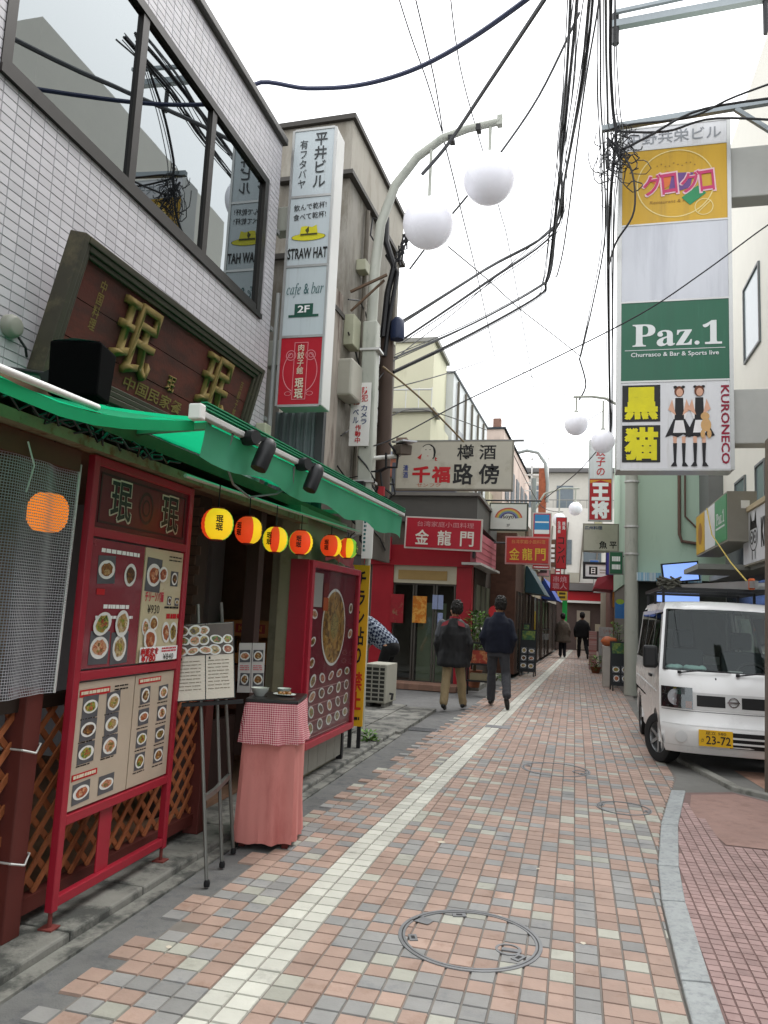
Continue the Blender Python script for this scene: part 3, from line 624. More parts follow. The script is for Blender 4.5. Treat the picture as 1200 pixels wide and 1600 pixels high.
# ------------------------------------------------------------------ tall red menu stand
ms = face('menu_stand', 'tall red menu stand with dish photographs in front of the lattice', 'menu stand', (-2.3, 3.17, .085), (-.02, 1, 0))
Wm = 1.04
b = MB(); b.box(0, .03, -.02, .045, 2.155, .02); b.box(Wm - .045, .03, -.02, Wm, 2.155, .02)
for y in (.045, .40, 1.06, 1.76, 2.11): b.box(.045, y, -.018, Wm - .045, y + .045, .018)
b.build('frame', redp, ms, bevel=.004)
b = MB(); b.box(.045, 1.805, -.015, Wm - .045, 2.11, .006); b.build('name_board', M('dark_red_board', '#5d0f1c', .4, .15), ms)
b = MB(); frame_bars(.08, 1.83, Wm - .08, 2.085, .012, .0065, .009, 0, b); b.ring(.52, 1.96, .0075, .06, .075, 28, 0, 1.2); b.ring(.52, 1.96, .0075, .03, .04, 20, 0, 1.2); b.build('board_trim', M('trim_brown', '#33090f', .5, .1), ms)
ol_m = M('outline_cream', '#c9c0ac', .5, .05); gk = M('green_black', '#14251d', .5, .1)
for cx in (.27, .78): text(ms, '珉', cx, 1.96, .2, .215, ol_m, .03, .0085); text(ms, '珉', cx, 1.96, .19, .205, gk, .012, .0105)
b = MB(); b.box(.06, 1.115, -.01, .55, 1.75, .004); b.build('poster', M('wine_poster', '#85303a', .22, .2, 5, coat=.5), ms)
b = MB(); b.box(.56, 1.115, -.01, Wm - .05, 1.75, .004); b.build('poster', M('cream_poster', '#c8bd9c', .3, .08, 5, coat=.4), ms)
dish(ms, .2, 1.60, .15, 0, z=.006); dish(ms, .42, 1.59, .15, 1, False, z=.006)
for i in range(2):
    for j in range(2): dish(ms, .20 + i * .175, 1.21 + j * .12, .165, i * 2 + j + 1, j == 0, z=.006 + .004 * j)
bars(ms, .14, 1.68, .5, 1.72, 1, inkw, .007); bars(ms, .2, 1.40, .44, 1.44, 1, inkw, .007); bars(ms, .14, 1.35, .48, 1.38, 1, inkw, .007)
b = MB(); b.rect(.13, 1.475, .2, 1.505, .007); b.build('red_flash', inkr, ms)
dish(ms, .66, 1.60, .19, 1, True, .9, z=.006); dish(ms, .75, 1.61, .16, 3, False, .7, z=.012); dish(ms, .90, 1.59, .09, 0, z=.006); dish(ms, .86, 1.46, .05, 2, z=.006); dish(ms, .95, 1.455, .05, 0, z=.006)
text(ms, 'チリ一ソバ麺', .69, 1.48, .2, .06, M('pink_ink', '#c43c4e', .5, .05), .02, .006); text(ms, '¥930', .69, 1.41, .13, .05, inkb, .0, .006)
bars(ms, .82, 1.69, .97, 1.73, 2, inkb, .006, .35); bars(ms, .81, 1.41, .98, 1.44, 1, inkb, .006, .4)
dish(ms, .62, 1.31, .12, 0, False, .7, z=.006); dish(ms, .70, 1.33, .11, 3, False, z=.008); dish(ms, .67, 1.24, .16, 2, False, z=.011); dish(ms, .85, 1.28, .17, 2, False, .6, z=.006); dish(ms, .93, 1.28, .15, 0, False, .7, z=.010)
bars(ms, .84, 1.35, .99, 1.385, 1, inkr, .006, .8); b = MB(); b.rect(.57, 1.12, .985, 1.20, .015); b.build('price_strip', inkw, ms)
text(ms, '麻婆定食', .67, 1.177, .19, .036, inkr, .03, .017); text(ms, '¥780', .66, 1.14, .15, .04, inkr, .03, .017); text(ms, '¥840', .88, 1.14, .12, .035, inkb, .0, .017); bars(ms, .8, 1.165, .97, 1.195, 2, M('pink_ink', '#c43c4e'), .017, .6)
kraft = M('kraft_poster', '#b8aa98', .32, .1, 5, coat=.4)
b = MB(); b.box(.06, .455, -.01, .56, 1.05, .004); b.build('poster', kraft, ms); b = MB(); b.box(.57, .455, -.01, Wm - .05, 1.05, .004); b.build('poster', kraft, ms)
for q in ((.075, .98, .33, 1.015), (.075, .59, .28, .62), (.6, 1.0, .84, 1.03)): MB().rect(*q, .006).build('red_heading', inkr, ms)
for x0, x1, y in ((.085, .32, .998), (.085, .27, .605), (.61, .83, 1.015)): bars(ms, x0, y - .011, x1, y + .011, 1, M('cream_ink', '#dcd0b8'), .0075, .7)
for i in range(2):
    for j in range(3): dish(ms, .17 + i * .2, .93 - j * .11, .105, i + j * 3, z=.006, asp=1.25); bars(ms, .1 + i * .2, .868 - j * .11, .22 + i * .2, .878 - j * .11, 1, inkb, .005, .6)
for i in range(2): dish(ms, .16 + i * .21, .525, .095, 3, z=.006, asp=1.5)
for i in range(2):
    for j in range(4): dish(ms, .68 + i * .2, .935 - j * .118, .088, i * 2 + j, z=.006, asp=1.2); bars(ms, .62 + i * .2, .872 - j * .118, .74 + i * .2, .882 - j * .118, 1, inkb, .005, .6)
bars(ms, .37, .985, .5, 1.02, 2, inkb, .006, .4)
b = MB(); b.box(.36, .09, -.012, .47, .40, -.006); b.build('red_strip', redp, ms)
for x in (.022, Wm - .022): b = MB(); b.tube([(x, .03, 0), (x, -.042, 0)], .01, 8); b.box(x - .035, -.043, -.035, x + .035, -.036, .035); o = b.build('foot', M('rusty_red', '#7d3a35', .7, .3), ms)

# ------------------------------------------------------------------ lanterns
lan_m = [M('lantern_red', '#d8401a', .6, .1, 12, emit=.34), M('lantern_yellow', '#e0b81c', .6, .1, 12, emit=.42), M('lantern_green', '#74b038', .6, .1, 12, emit=.34), M('lantern_base', '#5d1613', .6, .1)]
words = ['red, yellow and green paper lantern lettered in black, beside the menu stand', 'yellow and green paper lantern second from the menu stand', 'red and yellow paper lantern third from the menu stand', 'green paper lantern with a red side, fourth from the menu stand', 'green and yellow paper lantern fifth from the menu stand', 'orange and yellow paper lantern at the end over the red display case']
for k, (y, z, r, x, rot) in enumerate(((4.15, 2.02, .096, -2.1, 2.2), (4.6, 2.035, .09, -2.1, 3.4), (5.07, 2.02, .092, -2.1, 1.5), (5.59, 2.05, .095, -2.1, 3.9), (6.35, 2.095, .095, -2.1, 3.6), (6.86, 2.12, .095, -2.1, .9))):
    e = thing('paper_lantern', words[k], 'lantern', (x, y, z - r * 1.05), rot, 'six lit paper lanterns under the awning')
    n = 24; prof = []
    for i in range(19):
        a = math.pi * (.1 + .8 * i / 18); prof.append((r * math.sin(a) ** .8 * (1 + (.012 if i % 2 else -.012)), r * 1.02 - r * 1.02 * math.cos(a)))
    b = MB(); b.lathe(prof, (0, 0, 0), n, mf=lambda i, j: (0, 1, 2, 1, 0, 1, 2, 1)[(j * 8 // 24)] if k in (2, 5) else (0, 1, 2)[(j * 3 // 24)]); b.build('paper_shade', lan_m[:3], e, smooth=True)
    for zz in (r * .04, r * 1.99): b = MB(); b.lathe([(r * .4, -.006), (r * .4, .008)], (0, 0, zz), 16); b.build('hoop', lan_m[3], e)
    b = MB(); b.tube([(0, 0, r * 2), (0, 0, r * 2 + max(.03, 2.27 - z - r))], .004, 5); b.build('cord', black, e)
    for a in (0, 2.1, 4.2):
        c = text(e, '珉\n珉', 0, 0, r * .42, r * .95, inkb, .03, 0); c.location = (r * 1.0 * math.cos(a + 1.0), r * 1.0 * math.sin(a + 1.0), r * 1.02); c.rotation_euler = (rad(90), 0, a + 1.0 + rad(90))
# ================================================================== things at the restaurant door
# easel with a double page menu
ez = thing('display_easel', 'steel tripod easel carrying a double page menu board', 'easel', (-2.05, 4.3, 0))
es = M('easel_steel', '#6f706c', .4, .15, 10, metal=.6)
def leg(p, q, r=.011): 
    b = MB(); b.tube([p, q], r, 10); b.lathe([(.016, 0), (.018, .02), (.012, .035)], (p[0], p[1], 0), 12, 1); return b.build('leg', [es, rubber], ez, world=True, smooth=True)
leg((-1.94, 4.03, .005), (-2.33, 4.42, 1.53)); leg((-2.05, 4.60, .005), (-2.20, 4.48, 1.55)); leg((-2.0, 4.34, .005), (-2.24, 4.52, 1.3))
b = MB(); b.bar((-2.05, 4.14, .43), (-2.06, 4.3, .44), .022, .03); b.bar((-2.06, 4.3, .44), (-2.1, 4.57, .47), .022, .03); b.build('brace', es, ez, world=True)
b = MB(); b.bar((-2.28, 4.22, .93), (-1.95, 4.37, .96), .05, .02); b.build('tray', black, ez, world=True)
eb = face('menu_board', 'laminated double page menu with food photographs standing on the easel', 'menu', (-2.31, 4.2, .945), (.92, .38, .10), (-.22, .16, 1))
b = MB(); b.box(0, 0, -.006, .35, .47, .0); b.build('backing', black, eb); 
pp = M('menu_paper', '#c8bfae', .25, .08, 6, coat=.5)
for x0 in (.006, .178): b = MB(); b.rect(x0, .006, x0 + .166, .464, .002); b.build('page', pp, eb); b = MB(); b.rect(x0, .27, x0 + .166, .462, .004); b.build('photo_ground', M('photo_dark', '#4a3c33', .3, .3, 30), eb)
for k in range(13): dish(eb, .04 + (k % 5) * .067 + random.uniform(-.01, .01), .30 + (k // 5) * .062, random.uniform(.07, .085), k, False, 1.1, z=.006 + .004 * (k % 3))
for x0 in (.02, .19): bars(eb, x0, .06, x0 + .13, .25, 9, M('grey_print', '#8d8475', .5, .1), .004, .25); b = MB(); b.rect(x0 + .005, .245, x0 + .016, .26, .005); b.build('page_mark', inkb, eb)
# small standing menu
sm = face('table_menu', 'small upright photo menu card standing on the pink table', 'menu', (-2.27, 4.97, .935), (.97, .15, .05), (-.03, .1, 1))
for x0 in (0, .095):
    b = MB(); b.box(x0, 0, -.004, x0 + .09, .34, 0); b.build('page', M('white_menu', '#c9c6c4', .25, .06, coat=.4), sm)
    dish(sm, x0 + .045, .25, .085, 1 + int(x0 * 20), True, .9, z=.003); dish(sm, x0 + .05, .09, .09, 2, True, .8, z=.003); bars(sm, x0 + .012, .15, x0 + .08, .19, 3, M('pink_ink', '#c43c4e'), .003, .4)
# draped table
pk = M('pink_cloth', '#cb837d', .85, .12, 6, hex2='#bd736e', thr=.56, stretch=(1, 1, .3))
def gingham():
    m = M('gingham', '#b5304c', .85, .1, 5); n = m.node_tree.nodes; l = m.node_tree.links; p = n['Principled BSDF']; geo = n.new('ShaderNodeNewGeometry')
    ad = n.new('ShaderNodeVectorMath'); ad.operation = 'DOT_PRODUCT'; ad.inputs[1].default_value = (1, 1, 0); l.new(geo.outputs['Position'], ad.inputs[0])
    sp = n.new('ShaderNodeSeparateXYZ'); l.new(geo.outputs['Position'], sp.inputs[0]); cb = n.new('ShaderNodeCombineXYZ'); l.new(ad.outputs['Value'], cb.inputs[0]); l.new(sp.outputs['Z'], cb.inputs[1])
    mp = n.new('ShaderNodeMapping'); mp.inputs['Rotation'].default_value = (0, 0, rad(45)); l.new(cb.outputs[0], mp.inputs['Vector'])
    ck = n.new('ShaderNodeTexChecker'); ck.inputs['Scale'].default_value = 105; ck.inputs['Color1'].default_value = (*lin('#a83048'), 1); ck.inputs['Color2'].default_value = (*lin('#d9b3b3'), 1); l.new(mp.outputs[0], ck.inputs['Vector'])
    l.new(ck.outputs[0], p.inputs['Base Color']); return m
tb = thing('draped_table', 'small serving table draped in pink cloth with a checked red topper', 'table', (-1.97, 4.98, 0), rad(12))
tx, ty, tz = .165, .22, .905
def drape(z0, z1, out, mats, name, amp, seed, open_from=None):
    b = MB(); per = []; n = 18
    for (ax, ay), (bx_, by_) in (((-tx, -ty), (tx, -ty)), ((tx, -ty), (tx, ty)), ((tx, ty), (-tx, ty)), ((-tx, ty), (-tx, -ty))):
        for i in range(n): per.append((ax + (bx_ - ax) * i / n, ay + (by_ - ay) * i / n))
    L = 7; K = len(per)
    def P(i, j):
        x, y = per[i % K]; t = j / L; d = Vector((x, y)).normalized(); f = out + (t ** .8) * amp * (1.0 + 1.3 * noise.noise((i * .21, seed, .4 * t)) + 1.1 * noise.noise((i * .47, seed * 3, t))); return (x + d.x * f, y + d.y * f, z1 + (z0 - z1) * t + .006 * math.sin(i * .8 + seed) * t)
    for i in range(K):
        for j in range(L): b.poly([P(i, j), P(i, j + 1), P(i + 1, j + 1), P(i + 1, j)])
    return b.build(name, mats, tb, smooth=True)
drape(.035, tz, .004, pk, 'table_skirt', .03, 1.0); drape(.655, tz + .004, .014, gingham(), 'checked_topper', .034, 1.0)
b = MB(); b.box(-tx - .01, -ty - .01, tz + .001, tx + .01, ty + .01, tz + .028); b.build('table_top', M('black_tray', '#1d1b1b', .3, .2), tb, bevel=.006)
b = MB(); [b.box(sx * tx * .85 - .02, sy * ty * .85 - .02, 0, sx * tx * .85 + .02, sy * ty * .85 + .02, tz) for sx in (-1, 1) for sy in (-1, 1)]; b.build('legs', M('leg_red_wood', '#5d2019', .7, .2), tb)
porc = M('porcelain', '#c9d0ca', .2, .05, coat=.4)
def bowl(label, x, y, r, h):
    e = thing('bowl', label, 'bowl', (x, y, tz + .029)); b = MB(); b.lathe([(r * .5, 0), (r * .55, .006), (r * .85, h * .55), (r, h), (r * .95, h), (r * .8, h * .55), (r * .4, .012), (0, .012)], n=24); b.build('bowl_wall', porc, e, smooth=True)
    b = MB(); b.disc(0, 0, h * .72, r * .86); b.build('broth', FOOD[1], e)
bowl('deep pale green bowl at the front of the pink table', -2.07, 4.9, .062, .055); bowl('small pale green dish behind the others on the pink table', -1.98, 5.12, .05, .038)
e = thing('food_plate', 'oval white plate of sample food on the pink table', 'plate', (-1.93, 5.0, tz + .029)); b = MB(); b.lathe([(.04, 0), (.075, .012), (.073, .015), (.04, .006), (0, .006)], n=24, sx=1.1, sy=.8); b.build('plate_rim', porc, e, smooth=True)
b = MB(); [b.ball((random.uniform(-.03, .03), random.uniform(-.025, .025), .018), .018, .016, .012, 10, 6) for _ in range(9)]; b.build('food_heap', FOOD[0], e, smooth=True)
# yellow bottle crates in the doorway
for k, (z, lab) in enumerate(((.62, 'lower brown bottle crate under the yellow one in the doorway'), (1.02, 'yellow brown bottle crate with red lettering on top of the stack in the doorway'))):
    cr = face('bottle_crate', lab, 'crate', (-3.1, 6.35, z), (1, .05, 0)); cm = M('crate_ochre' if k else 'crate_brown', '#94602a' if k else '#5a3020', .6, .2)
    b = MB(); Wc, Hc, Dc = .52, .38, .36
    b.box(0, 0, -Dc, Wc, .03, 0); b.box(0, .03, -Dc, .03, Hc, 0); b.box(Wc - .03, .03, -Dc, Wc, Hc, 0); b.box(.03, .24, -.02, Wc - .03, Hc, 0); b.box(.03, .03, -.02, Wc - .03, .09, 0); b.box(.03, .03, -Dc, Wc - .03, Hc, -Dc + .02); b.box(.23, .09, -.02, .29, .24, 0)
    b.build('crate_shell', cm, cr)
    if k:
        b = MB(); b.rect(.14, .27, .42, .35, .003); b.build('crate_badge', M('badge_red', '#7d1a12', .6, .2), cr); text(cr, 'KIRIN', .28, .31, .22, .05, M('badge_ochre', '#a8691f'), .02, .006)
# ------------------------------------------------------------------ red display case
dc = face('display_case', 'red framed glass display case of round dish photographs on the low wall', 'display case', (-2.2, 6.12, .35), (0, 1, 0))
Wd, Hd = 1.5, 1.6
b = MB(); b.box(0, 0, -.13, Wd, Hd, -.03); b.build('case_back', redp, dc)
b = MB(); frame_bars(0, 0, Wd, Hd, .06, -.03, .03, 0, b); b.build('case_frame', redp, dc, bevel=.005)
b = MB(); b.rect(.06, .06, Wd - .06, Hd - .06, -.012); b.build('case_poster', M('case_wine', '#6b1626', .4, .2, 6), dc)
b = MB(); b.disc(.78, 1.02, -.008, .36, .36, 36, 0); b.disc(.78, 1.02, -.006, .335, .335, 36, 1); b.disc(.79, 1.03, -.004, .12, .12, 16, 2); b.build('large_dish_print', [plate_m, food_mat('noodle_print', ['#7d4f1e', '#b98a3e', '#5d3815', '#d0a95c'], 26), FOOD[1]], dc)
for j in range(4):
    for i in range(5): dish(dc, .26 + i * .255, .56 - j * .135 + i * .006, .125, i + j, False, 1.5, z=-.007); 
for j in range(4): bars(dc, .14, .475 - j * .135, 1.36, .49 - j * .135, 1, M('pale_print', '#b58d8d', .5, .1), -.007, .6)
for cx, cy in ((.2, 1.14), (.2, .9), (1.3, 1.2), (1.32, .95), (.2, .72)): dish(dc, cx, cy, .13, int(cy * 7), False, 1.3, z=-.007)
b = MB(); b.rect(.12, 1.2, .38, 1.5, -.004); b.build('notice_sheet', M('notice_grey', '#a7a5a0', .5, .05), dc)
for j, (h, c) in enumerate((('#7d2c2c', 0), ('#b3552c', 1))): b = MB(); b.rect(.42, 1.30 - j * .13, .56, 1.42 - j * .13, -.004); b.build('sticker', M('sticker%d' % j, h, .5, .1), dc)
b = MB(); b.rect(.06, .06, Wd - .06, Hd - .06, .012); b.build('glass_pane', glass_mat('case_glass', '#f2f4f4', .02, .02, .1, .35), dc)
b = MB(); b.box(-.045, -.1, -.16, -.005, Hd - .0, .0); b.build('side_panel', redp, dc)
for y in (.12, 1.42): b = MB(); b.box(y, -.345, -.12, y + .05, 0, -.06); b.build('support', black, dc)
ban = face('pink_banner', 'crumpled pink cloth banner tied above the red display case', 'banner', (-2.22, 6.5, 1.98), (0, 1, 0)); b = MB()
for i in range(14):
    P = lambda i, j: (.075 * i, .22 - .012 * i + (-.2 + .01 * i) * j + .02 * math.sin(i * 1.7 + j), .03 * math.sin(i * 1.2 + j * 2))
    b.poly([P(i, 1), P(i + 1, 1), P(i + 1, 0), P(i, 0)])
b.build('cloth', M('dusty_pink', '#9d4a55', .8, .2), ban, smooth=True)
rp = face('red_price_strip', 'narrow red upright strip with yellow lettering at the pillar edge', 'sign', (-2.285, 6.09, .15), (1, 0, 0)); b = MB(); b.box(0, 0, -.01, .05, 1.15, 0); b.build('strip', M('strip_red', '#7a1a14', .5, .15), rp); bars(rp, .012, .1, .04, 1.05, 24, M('strip_yellow', '#c08a1a', .5, .1), .003, .6)
# ------------------------------------------------------------------ yellow no-flyer sign on a post
yel = M('sign_yellow', '#d9a411', .45, .12, 5); ys_ = face('yellow_notice', 'tall yellow upright sign with black and red characters past the display case', 'sign', (-2.42, 8.15, .28), (1, .12, 0))
b = MB(); b.box(0, 0, -.03, .19, 1.76, 0); b.build('panel', yel, ys_)
text(ys_, 'チ\nラ\nシ\n貼\nり', .1, 1.18, .12, 1.02, inkb, .02); text(ys_, '禁\n止', .1, .38, .13, .40, M('orange_red', '#c2360f', .5, .1), .025); bars(ys_, .03, .06, .16, .1, 1, inkb, .004, .8)
for x in (.05, .15): b = MB(); b.box(x - .02, -.28, -.07, x + .02, .6, -.03); b.build('post', black, ys_)
# ------------------------------------------------------------------ tall box sign on the corner
def tower(label, name, o, right, panels, wd, depth, edge_m, thick=.025):
    """panels: (height, face colour material) from the top down; returns root and the y of each panel's base"""
    H = sum(p[0] for p in panels); t = face(name, label, 'sign', o, right); b = MB(); b.box(0, 0, -depth, wd, H, -.012); b.build('sign_box', edge_m, t, bevel=.01)
    y = H; base = []
    for h, m in panels:
        y -= h; b = MB(); b.box(thick, y + .012, -.012, wd - thick, y + h - .012, -.002); b.build('panel', m, t); base.append(y)
    b = MB(); b.box(0, 0, -.0118, thick, H, .006); b.box(wd - thick, 0, -.0118, wd, H, .006)
    for yy in base + [H]: b.box(thick, yy - .012, -.0118, wd - thick, yy + .012, .005)
    b.build('trim', steel, t); return t, base
pan = M('pale_blue_panel', '#c4ced2', .3, .07, 3, hex2='#b2b9ba', thr=.61, stretch=(3, 3, .15)); panr = M('crimson_panel', '#b01226', .35, .08, 4); ink_g = M('ink_charcoal', '#33373a', .5, .05)
st, bs = tower('tall box sign of four panels with a yellow straw hat and a crimson panel', 'corner_sign_tower', (-2.83, 6.6, 3.45), (1, 0, 0), [(.72, pan), (.73, pan), (.72, pan), (.69, panr)], .47, .26, M('sign_side_white', '#c3c4c0', .35, .06))
y = bs[0]; text(st, '平\n井\nビ\nル', .31, y + .38, .13, .58, ink_g, .012); text(st, '有\nフ\nタ\nバ\nヤ', .13, y + .35, .085, .52, ink_g, .006)
y = bs[1]; text(st, '飲んで乾杯!', .235, y + .62, .34, .07, inkb, .005, rot=.06); text(st, '食べて乾杯!', .235, y + .52, .34, .07, inkb, .005, rot=.06); text(st, 'STRAW HAT', .235, y + .13, .41, .11, inkb, .02)
hy = M('straw_yellow', '#d8d020', .5, .1)
b = MB(); b.disc(.235, y + .30, .003, .175, .038, 28); b.build('hat_brim', hy, st).rotation_euler = (0, 0, 0); b = MB(); b.poly([(.14, y + .31, .005), (.335, y + .31, .005), (.315, y + .42, .005), (.27, y + .40, .005), (.2, y + .415, .005), (.155, y + .41, .005)]); b.build('hat_crown', hy, st)
b = MB(); b.poly([(.15, y + .315, .007), (.33, y + .315, .007), (.328, y + .335, .007), (.152, y + .335, .007)]); b.ring(.235, y + .30, .004, .172, .178, 30, 0, .22); b.poly([(.2, y + .37, .007), (.235, y + .41, .007), (.24, y + .36, .007), (.225, y + .33, .007)]); b.build('hat_band', M('olive_ink', '#4d4a12'), st)
y = bs[2]; text(st, '𝑐𝑎𝑓𝑒 & 𝑏𝑎𝑟', .235, y + .47, .38, .15, M('teal_ink', '#2f5b5d'), .0); b = MB(); b.rect(.14, y + .22, .33, y + .33, .003); b.rect(.08, y + .195, .39, y + .22, .003); b.build('door_mark', M('deep_green_ink', '#174b3c'), st); text(st, '2F', .235, y + .275, .12, .07, inkw, .02, .006)
y = bs[3]; rosei = M('rose_ink', '#d88a92', .5, .05); text(st, '肉\n餃\n子\n館', .235, y + .46, .07, .30, M('cream_ink', '#dcd0b8'), .01); text(st, '珉\n珉', .235, y + .17, .085, .2, M('cream_ink', '#dcd0b8'), .02)
b = MB(); frame_bars(.165, y + .06, .305, y + .63, .006, .002, .003, 0, b)
for s in (-1, 1):
    b.ring(.235 + s * .1, y + .5, .003, .045, .052, 20); b.ring(.235 + s * .105, y + .5, .003, .02, .026, 16); b.ring(.235 + s * .02, y + .34, .003, .150, .157, 26, 0, 1.35, -1.2 if s > 0 else math.pi - 1.1, 1.1 if s > 0 else math.pi + 1.2); b.ring(.235 + s * .11, y + .12, .003, .03, .036, 14, 0, .6)
b.build('scroll_print', rosei, st)
for z in (.42, 1.82): b = MB(); b.box(-.16, z, -.2, .0, z + .26, -.04); b.build('wall_bracket', M('bracket_cream', '#a5a69c', .5, .12), st, bevel=.01)
cg = face('corrugated_screen', 'grey corrugated metal screen under the tall corner sign', 'screen', (-2.98, 7.0, 2.45), (1, 0, 0)); b = MB(); n = 22
for i in range(n):
    P = lambda i: (.44 * i / n, .012 * (1 if i % 4 < 2 else -1)); (xa, za), (xb, zb) = P(i), P(i + 1); b.poly([(xa, 0, za), (xb, 0, zb), (xb, 1.05, zb), (xa, 1.05, za)])
b.build('sheet', M('corrugate', '#6d7578', .5, .15, 6, metal=.3), cg); b = MB(); b.box(.44, 0, -.05, .52, 1.05, .02); b.box(-.02, 0, -.06, .52, 1.05, -.04); b.build('edge_post', M('edge_dark', '#3c3d3f', .6, .2), cg)
mb_ = face('meter_boxes', 'two small cream meter boxes on the wall by the corrugated screen', 'meter box', (-2.88, 6.3, 2.75), (0, 1, 0)); 
for k, (x, y, w_, h_) in enumerate(((0, .3, .14, .16), (.0, .0, .17, .22))): b = MB(); b.box(x, y, 0, x + w_, y + h_, .1); b.build('box', M('meter_cream', '#a9aa93', .5, .15), mb_, bevel=.01)

# ================================================================== old concrete building behind the tall sign
oldc = M('old_stucco', '#8d8a82', .9, .25, 3, bump=.4, hex2='#6f6a60', thr=.52, stretch=(1, 1, .35)); eave = M('dark_eave', '#43403c', .7, .2)
ob = thing('old_stucco_building', 'old grey stucco building with a dark slanting parapet behind the tall sign', 'building', (-3.05, 8.2, 0), -.033)
def shear_box(mb, y0, y1, z0, z1, xo, xi, m=0):        # local frame already leans with the lane
    mb.box(xi, y0, z0, xo, y1, z1, m)
b = MB(); shear_box(b, -.9, 2.1, 0, 2.6, 0, -6); shear_box(b, -.9, 3.5, 2.6, 5.3, 0, -6); shear_box(b, .85, 3.5, 5.3, 7.35, 0, -6); b.build('wall', oldc, ob)
b = MB(); shear_box(b, .8, 3.52, 7.35, 8.1, .03, -6); b.build('parapet', M('parapet_stucco', '#9b978d', .9, .18, 3, hex2='#837d72', thr=.55, stretch=(1, 1, .3)), ob)
b = MB(); shear_box(b, .74, 3.58, 8.1, 8.17, .08, -6); shear_box(b, .74, 3.58, 7.3, 7.36, .08, -1); b.build('parapet_cap', eave, ob)
b = MB(); shear_box(b, -.94, .85, 5.3, 5.36, .05, -6); b.build('low_roof_cap', eave, ob)
peel = M('peeling_paint', '#9d958b', .9, .25, 9, hex2='#57463c', thr=.52, stretch=(1, 1, .15), bump=.5)
b = MB(); shear_box(b, -.5, .8, 3.1, 5.6, .03, -.1); b.build('peeling_panel', peel, ob)
for z, y in ((4.3, 2.2), (5.2, 2.2), (3.4, 2.6)):
    b = MB(); b.box(-.05, y, z, .03, y + .5, z + .6); o = b.build('window', M('pale_window', '#b7b9b8', .3, .1), ob); b = MB(); frame_bars(y, z, y + .5, z + .6, .04, .03, .05, 0, b); b.v = [(q[2], q[0], q[1]) for q in b.v]; b.build('window_frame', M('old_frame', '#4b3b30', .7, .2), ob)
for (y, r_, z0, z1) in ((1.55, .035, 2.4, 7.2), (1.95, .025, 2.4, 6.4), (3.1, .03, 2.6, 7.3)): b = MB(); b.tube([(.05, y, z0), (.05, y + .02, (z0 + z1) / 2), (.05, y, z1)], r_, 8); b.build('wall_pipe', M('pipe_grime', '#6d675d', .7, .25), ob, smooth=True)
for (y, z, a_, h_) in ((.95, 5.0, .3, .42), (1.7, 3.6, .22, .3), (2.75, 5.7, .26, .2), (1.3, 6.2, .2, .16)): b = MB(); b.box(0, y, z, .14, y + a_, z + h_); b.build('meter_box', M('meter_cream', '#a9aa93'), ob, bevel=.01)
b = MB(); [b.tube([(.06 + .03 * math.sin(q * 1.7 + k), .9 + .38 * q, 5.6 - .6 * k + .16 * math.sin(q * 1.1 + k * 2)) for q in range(7)], .011, 5) for k in range(6)]; b.build('wall_leads', black, ob, smooth=True)
b = MB(); b.bar((.05, 1.0, 5.75), (.55, 1.0, 5.95), .03, .03); b.bar((.05, 1.05, 5.5), (.5, 1.05, 5.9), .025, .025); b.build('rusty_bracket', M('bracket_rust', '#5d4a3a', .8, .3), ob)
b = MB(); b.box(0, .75, 4.25, .22, 1.2, 4.75); b.build('duct_cowl', M('cowl_cream', '#a9a79b', .5, .1), ob, bevel=.03)
b = MB(); b.box(0, .2, 2.3, .06, 3.5, 3.1); b.build('fascia', M('fascia_dark', '#4a443c', .8, .3), ob)
b = MB(); b.box(.02, .1, 0, .05, 2.05, 2.3); b.build('shutter', M('shutter_dark', '#2c2a28', .7, .3), ob)
# ================================================================== street lamps, poles
pale_pole = M('pale_green_pole', '#a9aca2', .5, .12, 6, hex2='#8a9187', thr=.6, stretch=(1, 1, .3)); globe_m = M('opal_globe', '#dedee6', .25, .03, 3, emit=.12)
def globe_lamp(label, base, pts, drops, r, rp=.055, group='white globe street lamps'):
    e = thing('street_lamp', label, 'street lamp', base, group=group)
    b = MB(); b.tube(pts, [rp * (1 - .35 * i / (len(pts) - 1)) for i in range(len(pts))], 14); b.build('curved_arm', pale_pole, e, world=True, smooth=True)
    for (x, y, z, zt) in drops:
        b = MB(); b.tube([(x, y, z + r * .95), (x, y, zt)], .022, 10); b.lathe([(.05, 0), (.05, .04), (.03, .06)], (x, y, z + r * .96), 14); o = b.build('drop_rod', pale_pole, e, world=True, smooth=True)
        b = MB(); b.ball((x, y, z), r, n=32, k=20); b.build('globe', globe_m, e, world=True, smooth=True)
    return e
L0 = (-2.72, 9.5, 0)
lp = globe_lamp('pale green twin globe street lamp with a curved arm beside the stucco building', L0, [(-2.74, 9.5, 5.3), (-2.73, 9.5, 6.2), (-2.68, 9.5, 6.85), (-2.5, 9.5, 7.4), (-2.2, 9.48, 7.78), (-1.85, 9.45, 8.0), (-1.5, 9.42, 8.08), (-1.07, 9.4, 8.12)], [(-2.0, 9.46, 6.78, 7.92), (-1.19, 9.41, 7.32, 8.1)], .345, .075)
b = MB(); b.bar((-2.695, 9.5, 2.5), (-2.735, 9.5, 5.42), .2, .2); b.bar((-2.6, 9.5, 0), (-2.63, 9.5, 2.5), .07, .07); b.build('post', pale_pole, lp, world=True, bevel=.02)
b = MB(); b.box(-1.1, 9.36, 8.06, -1.03, 9.45, 8.2); b.build('end_cap', pale_pole, lp, world=True)
